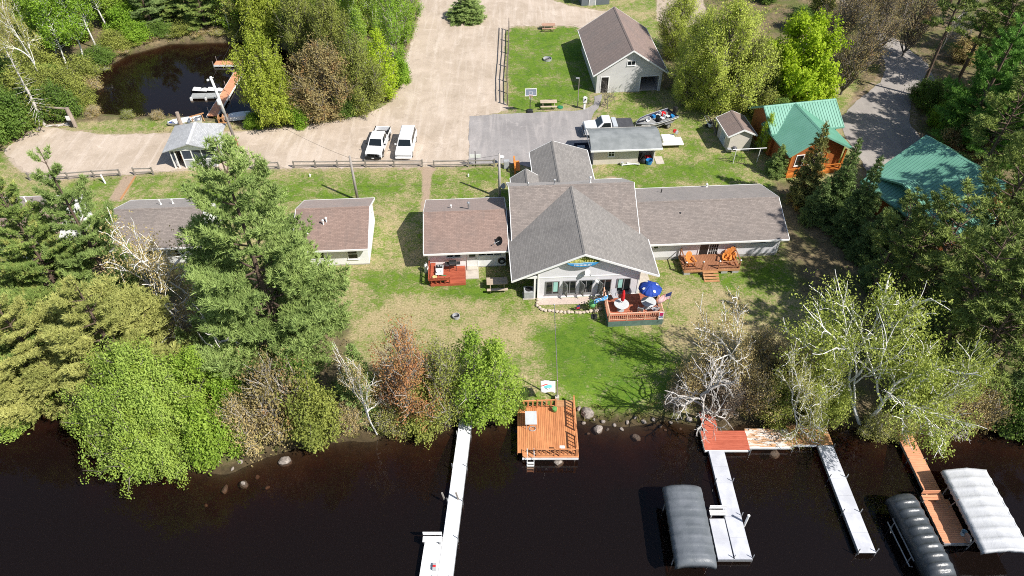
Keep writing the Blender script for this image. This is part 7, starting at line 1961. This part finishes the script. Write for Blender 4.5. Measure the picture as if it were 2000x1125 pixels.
for k, (x, lab) in enumerate(((-.95, 'white and black jet ski behind the grey raft, farther from the pond dock'), (.85, 'white jet ski behind the grey raft, next to the pond dock'))):
    j = thing('jet_ski', lab, 'jet ski', (-37.4 + x, 80.0, POND_Z + .05), R(86))
    hull([(-1.2, .03, .02, .15, .2, .35), (-.7, .34, .2, .0, .08, .38), (.2, .46, .36, -.05, .05, .36), (1.1, .44, .36, -.05, .05, .36)]).build('hull', M_carblack, j)
    MB().hexa([(-.35, -.9, .36), (.35, -.9, .36), (.3, 1.0, .36), (-.3, 1.0, .36), (-.14, -.7, .62), (.14, -.7, .62), (.16, .8, .68), (-.16, .8, .68)]).build('seat', M_white, j, bevel=.05); MB().box(-.35, .35, -.42, -.36, .82, .87).box(-.05, .05, -.45, -.35, .6, .82).build('handlebar', M_carblack, j)

# ================================================================== rocks along the shore
rock_spots = [(554, 899, .55, .0), (476, 943, .32, 0), (437, 950, .45, -.35), (398, 980, .35, -.5), (400, 892, .35, .05), (430, 905, .3, 0), (1168, 837, .42, .05), (1187, 838, .28, 0), (1150, 843, .3, -.05), (1243, 851, .34, 0), (1200, 832, .3, 0), (1145, 812, .55, .2), (1130, 805, .4, .2),
              (838, 896, .12, 0), (1515, 884, .38, -.1), (1090, 897, .5, -.1), (877, 832, .42, .1), (884, 820, .4, .2), (1258, 826, .35, .05), (1290, 830, .3, 0), (1310, 825, .4, .05), (1345, 822, .5, .1), (1225, 828, .32, .05), (1275, 822, .3, .1), (1330, 834, .3, 0),
              (1160, 822, .36, .1), (1140, 826, .3, .05), (1215, 838, .25, 0), (520, 945, .3, -.5), (500, 925, .28, -.4), (1630, 836, .32, 0), (1895, 840, .3, 0), (1060, 808, .4, 0), (1240, 820, .28, .1), (1300, 836, .22, -.02), (1178, 826, .3, .1), (470, 905, .32, 0), (455, 918, .26, -.05), (1840, 838, .3, 0)]
for i, (x, y, s, dz) in enumerate(rock_spots):
    p = G(x, y, WATER_Z); gz_ = max(float(ground_z(*p)), WATER_Z - .25)
    s *= 1 if i in (0, 1, 6, 9, 11, 14, 15) else random.uniform(.32, .68)
    lab = {0: 'large pale boulder in the water below the bushes', 6: 'pale oblong boulder at the shore right of the swim platform', 9: 'brown boulder standing in the water off the lawn', 11: 'big grey boulder beside the swim platform corner', 14: 'brown boulder in the water under the tan dock boards', 15: 'grey boulder under the front edge of the swim platform', 1: 'flat pale rock in the shallows off the green bushes'}.get(i, 'rough grey-brown shore rock at the water line')
    o = thing('rock', lab, 'rock', (p[0], p[1], gz_ + s * .18 + dz * .5), random.random() * 6, None if i in (0, 6, 9, 11, 14, 15, 1) else 'rocks along the shore')
    put(ROCK[i % 5], 'stone', o, (0, 0, 0), (0, 0, 0), (s, s * random.uniform(.65, .9), s * random.uniform(.55, .75)))
# ================================================================== trees and shrubs
# --- between the cabins and the lake, left
plant('pine_tree', 'wpine_a', (558, 698), 'very large white pine between the two white-walled cabins', top=275, rad=5.7)
plant('pine_tree', 'wpine_c', (240, 605), 'tall white pine in front of the leftmost cabin roof', top=292, rad=3.3, mat=F_wpine)
plant('pine_tree', 'wpine_a', (150, 622), 'broad white pine at the edge of the leftmost cabin', top=345, rad=3.6, mat=F_wpine3)
plant('pine_tree', 'wpine_b', (270, 770), 'wide olive-tinted pine with layered boughs hanging over the lake', top=555, rad=5.4)
plant('pine_tree', 'wpine_b', (120, 770), 'olive-tinted pine at the water beside the layered pine', top=590, rad=4.8)
plant('pine_tree', 'wpine_b', (20, 740), 'green-olive pine with drooping boughs beyond the layered pine', top=560, rad=4.6, mat=F_wpine3)
plant('birch_tree', 'birch_wide', (322, 618), 'bleached birch with spreading white limbs and sparse tan catkins', top=395, rad=5.0, rz=1.0)
plant('dead_tree', 'snag', (470, 758), 'dead white snag leaning out from under the very large pine', h=8.5, rad=2.8, lean=(-.30, .0), cat='dead tree')
plant('broadleaf_tree', 'dense', (322, 862), 'dense light green tree bulging over the lake', top=692, rad=4.5)
plant('shrub', 'shrub_a', (45, 812), 'light green leafy shrub overhanging the lake beside the olive pines', 'shrub', top=765, rad=2.6, mat=F_light, crown_name='foliage', trunk_name='stems')
plant('broadleaf_tree', 'round_a', (405, 800), 'small fresh green tree beside the dead white snag', top=690, rad=2.1, mat=F_aspen)
plant('spruce_tree', 'spruce_a', (385, 725), 'little green spruce under the bleached birch', top=640, rad=1.3, mat=F_wpine)
plant('shrub', 'shrub_a', (430, 880), 'bright green shrub at the water beside the dense light green tree', 'shrub', top=805, rad=1.8, mat=F_aspen, crown_name='foliage', trunk_name='stems')
plant('shrub', 'shrub_c', (492, 868), 'pale dry shrub with white sticks behind the large boulder', 'shrub', top=785, rad=1.8, crown_name='foliage', trunk_name='stems')
plant('shrub', 'shrub_c', (560, 825), 'brown twiggy shrub below the very large pine', 'shrub', top=715, rad=2.5, mat=F_brown, crown_name='foliage', trunk_name='stems')
plant('shrub', 'shrub_b', (620, 862), 'yellow-green shrub leaning over the water right of the large boulder', 'shrub', top=765, rad=2.0, mat=F_olive, crown_name='foliage', trunk_name='stems')
plant('pine_tree', 'spruce_a', (712, 800), 'small blue-green pine among the shore shrubs', top=675, rad=1.9, mat=F_wpine)
plant('birch_tree', 'birch_c', (738, 855), 'small white-limbed birch leaning over the water', top=690, rad=2.6, lean=(-.18, .1))
plant('maple_tree', 'sparse_c', (815, 825), 'red and orange budding maple on the shore', top=640, rad=2.5, mat=F_red)
plant('broadleaf_tree', 'sparse_c', (868, 818), 'olive budding tree between the red maple and the aspens', top=670, rad=2.1, mat=F_olive)
plant('aspen_tree', 'aspen', (930, 822), 'fresh green aspen beside the head of the long white dock', top=652, rad=2.1)
plant('aspen_tree', 'aspen', (972, 824), 'fresh green aspen hanging over the corner of the swim platform', top=665, rad=2.0)
for i, (x, y, t, r_, m) in enumerate(((770, 848, 800, 1.3, F_birch), (830, 836, 770, 1.8, F_olive), (900, 815, 760, 1.2, F_dark), (590, 790, 715, 1.7, F_dark), (510, 800, 735, 1.6, F_dark), (470, 820, 760, 1.5, F_bright), (350, 800, 740, 1.6, F_dark), (1010, 800, 765, .9, F_dark), (690, 838, 790, 1.2, F_tan), (540, 740, 690, 1.4, F_brown), (760, 790, 730, 1.3, F_tan), (840, 780, 735, 1.2, F_olive))):
    plant('shrub', 'shrub_b' if i % 2 else 'shrub_c', (x, y), 'low mixed shrub in the thicket along the left shore', 'shrub', top=t, rad=r_, mat=m, group='shrubs along the left shore', crown_name='foliage', trunk_name='stems')

# --- shore right of the platform
plant('dead_tree', 'bare', (1368, 822), 'bare pale-barked tree with branching white twigs beside the red dock', cat='bare tree', top=655, rad=3.1, lean=(-.26, 0))
plant('birch_tree', 'birch_wide', (1462, 745), 'open white-limbed birch on the dry grass behind the bare tree', top=555, rad=3.6, lean=(-.25, 0))
plant('birch_tree', 'birch_wide', (1540, 818), 'tan-budded birch behind the tan dock boards', top=650, rad=3.0, mat=F_birch, lean=(-.2, 0))
plant('birch_tree', 'birch_b', (1680, 846), 'big white birch with yellow-green leaves above the U-shaped dock', top=570, rad=5.6, lean=(-.28, 0))
plant('birch_tree', 'birch_a', (1625, 828), 'green birch growing close beside the big white birch', top=640, rad=2.4, mat=F_birch2, lean=(-.25, 0))
plant('birch_tree', 'birch_a', (1745, 842), 'leaning green birch at the head of the orange dock', top=650, rad=2.6, mat=F_birch2, lean=(.25, 0))
plant('dead_tree', 'snag', (1800, 842), 'broken bleached birch trunk leaning past the head of the orange dock', cat='dead tree', top=760, rad=1.2, lean=(.5, 0))
plant('dead_tree', 'bare', (1835, 850), 'bare fallen brush lying in the water at the right shore', cat='dead tree', h=1.4, rad=1.7)
for i, (x, y, t, r_, m, k) in enumerate(((1410, 800, 745, 1.5, F_twig, 'shrub_c'), (1470, 805, 740, 1.7, F_tan, 'shrub_c'), (1505, 815, 760, 1.5, F_olive, 'shrub_b'), (1480, 700, 650, 1.6, F_tan, 'shrub_c'), (1400, 730, 690, 1.4, F_twig, 'shrub_c'), (1440, 760, 700, 1.4, F_tan, 'shrub_c'), (1560, 770, 690, 1.9, F_tan, 'shrub_c'), (1590, 820, 745, 1.6, F_birch2, 'shrub_b'), (1700, 862, 815, 1.3, F_birch, 'shrub_c'),
                                       (1748, 866, 825, 1.1, F_birch, 'shrub_c'), (1780, 800, 730, 1.7, F_birch2, 'shrub_b'), (1850, 810, 750, 1.8, F_tan, 'shrub_c'), (1900, 825, 760, 1.7, F_brown, 'shrub_c'), (1960, 835, 770, 1.8, F_dark, 'shrub_b'), (2010, 840, 780, 1.8, F_olive, 'shrub_b'), (1340, 770, 715, 1.4, F_tan, 'shrub_c'), (1320, 800, 765, 1.0, F_twig, 'shrub_c'), (1520, 740, 680, 1.7, F_tan, 'shrub_c'))):
    plant('shrub', k, (x, y), 'loose budding shrub in the thicket along the right shore', 'shrub', top=t, rad=r_, mat=m, group='shrubs along the right shore', crown_name='foliage', trunk_name='stems')

# --- dark pine wood on the right
rp_spots = [(1765, 640, 'rpine_a'), (1835, 700, 'rpine_b'), (1905, 770, 'rpine_a'), (1965, 800, 'rpine_b'), (1880, 640, 'rpine_a'), (1930, 690, 'rpine_b'), (1990, 720, 'rpine_a'), (1850, 790, 'rpine_b'), (1960, 610, 'rpine_b'), (1945, 560, 'rpine_a'), (2010, 560, 'rpine_a'), (1960, 480, 'rpine_b'), (1800, 740, 'rpine_a'), (2060, 650, 'rpine_a'), (2050, 790, 'rpine_b')]
for i, (x, y, k) in enumerate(rp_spots):
    plant('pine_tree', k, (x, y), 'tall red pine with sparse dark crown in the wood beyond the green-roofed house', h=random.uniform(12, 16), rad=random.uniform(2.9, 3.7), mat=F_rpine, group='red pines on the right')
for x, y, h_ in ((1848, 600, 19), (1895, 560, 18), (1930, 500, 17)):
    plant('pine_tree', 'rpine_b', (x, y), 'very tall red pine screening the half-hidden log house', h=h_, rad=3.1, group='tall pines in front of the half-hidden house')
for x, y, h_ in ((1692, 590, 11), (1722, 622, 12)): plant('pine_tree', 'rpine_b', (x, y), 'red pine at the edge of the shaded lawn', h=h_, rad=2.5, group='red pines at the shaded lawn')
for i, (x, y, t) in enumerate(((1735, 520, 425), (1720, 560, 480), (1790, 690, 600), (1745, 600, 520), (1870, 740, 650), (1930, 810, 720), (1820, 620, 520), (1985, 640, 540), (1700, 500, 410))):
    plant('spruce_tree', 'spruce_a', (x, y), 'young dark spruce in the shade under the red pines', top=t, rad=1.9, group='young spruces under the red pines')
# spruces in front of the green house
plant('spruce_tree', 'spruce_b', (1562, 398), 'browning spruce with rusty top in front of the green-roofed house', top=240, rad=1.8)
plant('spruce_tree', 'spruce_a', (1620, 425), 'dark spruce at the corner of the driveway', top=272, rad=1.7)
plant('spruce_tree', 'spruce_a', (1655, 468), 'dark spruce closest to the guest wing shadow', top=308, rad=1.9)
plant('spruce_tree', 'spruce_a', (1512, 340), 'little spruce between the cream shed and the green-roofed house', top=282, rad=1.2, mat=F_wpine)
plant('spruce_tree', 'spruce_a', (1690, 505), 'broad dark spruce at the edge of the shaded lawn', top=405, rad=1.9)
plant('spruce_tree', 'spruce_b', (1742, 450), 'small pale-tipped spruce in front of the half-hidden log house', top=378, rad=1.5, mat=F_spruce)
plant('spruce_tree', 'spruce_a', (1585, 430), 'short dense spruce squeezed among the driveway spruces', top=345, rad=1.5)
plant('shrub', 'aspen', (1488, 296), 'slender lime-leaved shrub between the cream shed and the log house', 'shrub', top=222, rad=.9, mat=F_lime, crown_name='foliage', trunk_name='stems')
# --- upper right
plant('broadleaf_tree', 'sparse_a', (1402, 212), 'tall pale-green tree with dark trunks behind the cream shed', top=-8, rad=4.9)
plant('broadleaf_tree', 'sparse_a', (1362, 172), 'pale-green tree close to the garage wall', top=20, rad=3.9)
plant('broadleaf_tree', 'sparse_a', (1346, 206), 'smaller pale-green tree between the garage and the trailered boat', top=66, rad=3.0)
plant('dead_tree', 'bare', (1187, 213), 'small leafless tree beside the garage door', cat='bare tree', top=163, rad=1.2, barkm=M_bark_grey)
plant('broadleaf_tree', 'sparse_b', (1455, 215), 'olive young tree between the pale-green and lime trees', top=75, rad=2.9, mat=F_olive)
plant('broadleaf_tree', 'round_a', (1543, 205), 'glowing lime-green maple behind the green-roofed house', top=32, rad=4.3)
plant('broadleaf_tree', 'sparse_a', (1320, 110), 'thin pale-green tree behind the garage roof', top=-20, rad=3.2, mat=F_pale)
for i, (x, y, t) in enumerate(((1640, 185, 10), (1692, 138, -30), (1612, 120, -40), (1760, 110, -60), (1720, 60, -90), (1660, 60, -90))):
    plant('broadleaf_tree', 'budding', (x, y), 'rusty-budded leafless tree beside the driveway bend', top=t, rad=2.7, group='rusty-budded trees by the driveway')
plant('pine_tree', 'rpine_a', (1793, 188), 'tall straight red pine with bare trunk at the driveway edge', h=20, rad=3.6, mat=F_rpine)
plant('pine_tree', 'wpine_c', (1868, 290), 'bright green white pine above the driveway', h=15, rad=4.2, mat=F_rpine2)
plant('pine_tree', 'wpine_c', (1935, 250), 'second bright green pine deeper in the upper right wood', h=15, rad=4.0, mat=F_rpine2)
plant('birch_tree', 'bare', (1838, 95), 'bare white-branched tree behind the tall straight pine', top=-70, rad=2.7)
plant('shrub', 'shrub_a', (1838, 250), 'vivid green little bush beside the driveway', 'shrub', top=208, rad=1.5, mat=F_bright, crown_name='foliage', trunk_name='stems')
for i, (x, y, k, h_, m) in enumerate(((1880, 400, 'rpine_b', 14, F_rpine), (1905, 330, 'wpine_c', 13, F_rpine2), (1965, 285, 'wpine_c', 14, F_rpine2), (1985, 190, 'rpine_a', 14, F_rpine2), (1930, 110, 'wpine_c', 13, F_rpine2), (2005, 110, 'wpine_c', 13, F_wpine3), (1870, 160, 'rpine_b', 13, F_rpine), (1640, -40, 'rpine_a', 14, F_rpine), (1540, -50, 'wpine_c', 12, F_wpine3), (1450, -60, 'wpine_c', 12, F_wpine3), (1945, 345, 'rpine_a', 15, F_rpine), (1990, 420, 'rpine_b', 14, F_rpine), (2020, 300, 'rpine_a', 16, F_rpine2), (1900, 180, 'rpine_b', 14, F_rpine), (1960, 160, 'rpine_a', 16, F_rpine2), (2050, 380, 'rpine_a', 15, F_rpine), (1850, 20, 'rpine_a', 15, F_rpine), (1950, 60, 'rpine_b', 16, F_rpine), (2040, 200, 'rpine_b', 15, F_rpine), (1780, -20, 'rpine_b', 13, F_rpine))):
    plant('pine_tree', k, (x, y), 'dark pine in the wood above the half-hidden log house', h=h_, rad=3.4, mat=m, group='pines in the upper right wood')
for i, (x, y, t, m) in enumerate(((1820, 215, 165, F_dark), (1860, 230, 180, F_olive), (1850, 310, 255, F_brown), (1900, 290, 230, F_dark), (1800, 200, 160, F_dark), (1950, 240, 190, F_olive), (1990, 310, 260, F_dark), (1880, 120, 80, F_tan), (1900, 340, 290, F_brown), (1560, 60, 20, F_dark), (1500, 5, -35, F_dark), (1420, -5, -45, F_dark), (1600, 30, -20, F_olive), (1520, 250, 205, F_dark), (1500, 232, 190, F_olive))):
    plant('shrub', 'shrub_b', (x, y), 'undergrowth bush in the upper right wood', 'shrub', top=t, rad=1.7, mat=m, group='bushes in the upper right wood', crown_name='foliage', trunk_name='stems')
# --- road and pond
plant('pine_tree', 'spruce_a', (915, 36), 'squat green pine on the island between the two tracks', top=-18, rad=2.9, mat=F_wpine)
plant('broadleaf_tree', 'round_b', (536, 242), 'round yellow-green maple at the end of the pond dock', top=68, rad=3.0)
plant('broadleaf_tree', 'sparse_b', (642, 226), 'round red-brown budding maple beside the gravel curve', top=78, rad=3.5)
plant('broadleaf_tree', 'sparse_b', (708, 214), 'olive-brown budding tree on the inside of the gravel curve', top=70, rad=2.7, mat=F_olive)
plant('aspen_tree', 'aspen', (752, 196), 'lime-leaved aspen at the edge of the gravel curve', top=60, rad=2.2, mat=F_lime)
for i, (x, y, t, m) in enumerate(((772, 150, -50, F_bright), (742, 120, -70, F_aspen), (790, 85, -60, F_bright), (700, 95, -80, F_aspen), (805, 40, -80, F_bright), (660, 70, -100, F_olive), (760, 40, -110, F_aspen), (715, 165, 20, F_aspen))):
    plant('aspen_tree', 'aspen_b' if i % 2 else 'aspen', (x, y), 'tall green aspen in the grove along the gravel road', top=t, rad=1.8, mat=m, group='aspens along the gravel road')
for i, (x, y, t, r_, m, k) in enumerate(((525, 75, -60, 3.4, F_yel, 'round_b'), (600, 120, -40, 3.0, F_olive, 'sparse_b'), (655, 130, -20, 2.6, F_olive, 'sparse_b'), (560, 40, -110, 3.2, F_aspen, 'round_b'), (480, 30, -120, 3.0, F_olive, 'round_b'), (600, 20, -130, 3.2, F_yel, 'sparse_a'), (690, 30, -120, 3.0, F_aspen, 'sparse_a'))):
    plant('broadleaf_tree', k, (x, y), 'young leafy tree in the wood behind the pond maple', top=t, rad=r_, mat=m, group='young trees behind the pond')
plant('birch_tree', 'birch_a', (452, 66), 'white-trunked birch standing on the far pond bank', top=-70, rad=2.0, mat=F_birch, lean=(-.1, 0))
for i, (x, y, t, m) in enumerate(((165, 125, -60, F_bright), (132, 140, -40, F_bright), (112, 112, -70, F_bright), (190, 95, -90, F_bright), (60, 60, -110, F_bright), (215, 60, -110, F_aspen))):
    plant('aspen_tree', 'aspen_b', (x, y), 'slim white-trunked tree with vivid green leaves beyond the pond', top=t, rad=2.6, mat=m, group='vivid green trees beyond the pond')
for i, (x, y, t, m, k) in enumerate(((300, 55, -60, F_spruce, 'wpine_c'), (375, 40, -80, F_wpine3, 'wpine_c'), (245, 25, -100, F_spruce, 'wpine_c'), (330, 10, -120, F_wpine3, 'wpine_c'), (420, 10, -110, F_spruce, 'wpine_c'))):
    plant('pine_tree', k, (x, y), 'dark pine in the wood on the far side of the pond', top=t, rad=2.9, mat=m, group='dark pines beyond the pond')
plant('dead_tree', 'deadspruce', (88, 245), 'half-dead grey spruce with bare white limbs beside the log gateway', cat='dead tree', top=85, rad=2.2)
plant('birch_tree', 'birch_a', (98, 195), 'tall pale birch with thin limbs behind the half-dead spruce', top=-50, rad=2.6, mat=F_birch)
plant('birch_tree', 'birch_a', (40, 150), 'thin pale birch at the far left of the pond wood', top=-60, rad=2.4, mat=F_tan)
for i, (x, y, t, r_, m, k) in enumerate(((28, 262, 195, 2.4, F_dark, 'shrub_a'), (68, 240, 185, 2.0, F_dark, 'shrub_a'), (5, 238, 170, 2.4, F_dark, 'shrub_a'), (130, 228, 170, 1.9, F_dark, 'shrub_b'), (150, 205, 140, 1.9, F_olive, 'shrub_b'), (110, 205, 140, 2.0, F_olive, 'shrub_b'), (170, 175, 120, 2.0, F_olive, 'shrub_b'), (205, 140, 95, 1.9, F_dark, 'shrub_b'), (235, 112, 65, 1.9, F_olive, 'shrub_b'), (275, 92, 50, 1.8, F_bright, 'shrub_a'), (320, 82, 45, 1.8, F_dark, 'shrub_b'), (365, 80, 45, 1.6, F_olive, 'shrub_b'), (60, 190, 130, 2.3, F_olive, 'shrub_b'), (20, 180, 120, 2.4, F_dark, 'shrub_b'),
                                       (90, 150, 95, 2.3, F_olive, 'shrub_b'), (430, 82, 55, 1.4, F_tan, 'shrub_c'), (480, 90, 50, 1.7, F_olive, 'shrub_b'), (600, 205, 150, 1.8, F_dark, 'shrub_b'), (585, 242, 205, 1.5, F_bright, 'shrub_a'), (500, 246, 225, 1.1, F_bright, 'shrub_a'), (680, 222, 180, 1.5, F_dark, 'shrub_b'), (740, 190, 140, 1.5, F_olive, 'shrub_b'), (780, 165, 120, 1.4, F_bright, 'shrub_a'), (250, 60, 15, 2.2, F_bright, 'shrub_a'), (150, 80, 30, 2.3, F_olive, 'shrub_b'), (-20, 290, 220, 2.4, F_dark, 'shrub_a'), (182, 182, 150, 1.5, F_tan, 'shrub_c'), (200, 158, 125, 1.5, F_olive, 'shrub_c'), (232, 124, 95, 1.6, F_tan, 'shrub_c'), (262, 106, 78, 1.5, F_olive, 'shrub_b'), (300, 95, 70, 1.5, F_tan, 'shrub_c'), (345, 90, 62, 1.4, F_olive, 'shrub_c'), (395, 88, 62, 1.3, F_tan, 'shrub_c'), (440, 90, 62, 1.3, F_birch, 'shrub_c'), (170, 212, 170, 1.5, F_olive, 'shrub_b'), (185, 226, 208, .9, F_tan, 'shrub_c'), (250, 230, 216, .8, F_olive, 'shrub_c'), (310, 232, 218, .8, F_tan, 'shrub_c'))):
    plant('shrub', k, (x, y), 'thick bush in the growth around the pond', 'shrub', top=t, rad=r_, mat=m, group='bushes around the pond', crown_name='foliage', trunk_name='stems')
for i in range(46):
    x, y = random.uniform(-60, 150), random.uniform(20, 240)
    p = G(x, y)
    if sdist(np.array([p[0]]), np.array([p[1]]), POND)[0] > -1.2 or sdist(np.array([p[0]]), np.array([p[1]]), GRAVEL)[0] > -1.5: continue
    plant('shrub', random.choice(['shrub_b', 'shrub_c', 'shrub_b', 'shrub_a']), (x, y), 'brush in the wood left of the pond', 'shrub', h=random.uniform(1.6, 3.2), rad=random.uniform(1.3, 2.1), mat=random.choice([F_olive, F_tan, F_dark, F_olive, F_birch]), group='brush left of the pond', crown_name='foliage', trunk_name='stems')
for i in range(95):      # more young growth deep in the upper left wood
    x, y = random.uniform(-80, 815), random.uniform(-110, 75)
    p = G(x, y)
    if sdist(np.array([p[0]]), np.array([p[1]]), POND)[0] > -2 or sdist(np.array([p[0]]), np.array([p[1]]), GRAVEL)[0] > -2.5: continue
    k = random.choice(['sparse_b', 'shrub_b', 'aspen', 'sparse_a', 'wpine_c'])
    m = random.choice([F_olive, F_aspen, F_dark, F_tan, F_birch]) if k != 'wpine_c' else F_wpine3
    plant('broadleaf_tree' if k != 'wpine_c' else 'pine_tree', k, (x, y), 'background tree deep in the upper left wood', h=random.uniform(4, 8.5), rad=random.uniform(1.8, 2.8), mat=m, group='background trees in the upper left wood')

# --- ground cover nobody could count
def ground_cover(name, label, zones, n, size, mat, seed, keep=None, tuft=False, hmin=-.9):
    r = np.random.default_rng(seed); P = []
    for z in zones:
        lo, hi = z.min(0), z.max(0)
        lo = np.maximum(lo, [-75, 24]); hi = np.minimum(hi, [75, 118])
        k = int(n * max(1, (hi[0] - lo[0]) * (hi[1] - lo[1])) / 1000)
        q = lo + r.random((k, 2)) * (hi - lo)
        P.append(q[sdist(q[:, 0], q[:, 1], z) > .3])
    P = np.concatenate(P)
    road = np.maximum.reduce([sdist(P[:, 0], P[:, 1], g) for g in (GRAVEL, ASPHALT, DRIVE)])
    pond = sdist(P[:, 0], P[:, 1], POND); z = ground_z(P[:, 0], P[:, 1])
    ok = (road < -.4) & ((pond < -.1) | (P[:, 1] < 60)) & (z > hmin)
    clump = vnoise(P[:, 0], P[:, 1], 2.2, seed + 5); ok &= clump > r.random(len(P)) * .9 + .05
    P = P[ok]; z = z[ok]
    tm = [needle_tuft(12, .5, .05, .7, r) for _ in range(3)] if tuft else [leaf_clump(14, .42, .13, r, .5) for _ in range(3)]
    pos = np.column_stack([P, z + (0.0 if tuft else .12)])
    ax_ = np.column_stack([r.normal(0, .25, (len(P), 2)), np.ones(len(P))])
    me = bake(name, tm, pos, ax_, r.uniform(.5, 1.3, len(P)) * size, r.random(len(P)), r, mat)
    o = bpy.data.objects.new(name, me); COL.objects.link(o); tag(o, label=label, kind='stuff')
    return o
ground_cover('undergrowth', 'low green undergrowth on the forest floor', forest_z[:2] + forest_z[2:3], 700, 1.0, F_dark, 71)
ground_cover('dry_brush', 'low dry brown brush on the forest floor', forest_z, 700, .9, F_brown, 72)
ground_cover('olive_brush', 'sparse olive ground cover in the woods', forest_z, 500, .9, F_olive, 73)
shore_z = world_poly([(430, 860), (560, 850), (760, 830), (880, 815), (1010, 790), (1130, 782), (1260, 790), (1370, 800), (1370, 832), (1290, 828), (1200, 832), (1130, 828), (1000, 822), (880, 838), (700, 866), (560, 890), (440, 920)], -.6)
ground_cover('shore_grass', 'tufts of long dry grass along the shore bank', [shore_z, world_poly([(1130, 785), (1330, 780), (1330, 828), (1130, 826)], -.5)], 5000, .8, foliage('dry_shore_grass', (.30, .25, .10), (.20, .24, .06), .2), 74, tuft=True, hmin=-1.0)
M_grassblade = foliage('lawn_grass_blades', (.10, .15, .02), (.33, .27, .12), .25)
ground_cover('long_grass', 'tufts of uncut grass along fences, walls and the pond bank', [world_poly([(140, 258), (330, 248), (480, 240), (560, 242), (480, 258), (330, 264), (150, 268)]), world_poly([(135, 348), (560, 331), (820, 329), (820, 335), (560, 338), (135, 360)]), world_poly([(845, 329), (995, 327), (995, 334), (845, 336)])], 6000, .5, M_grassblade, 75, tuft=True)
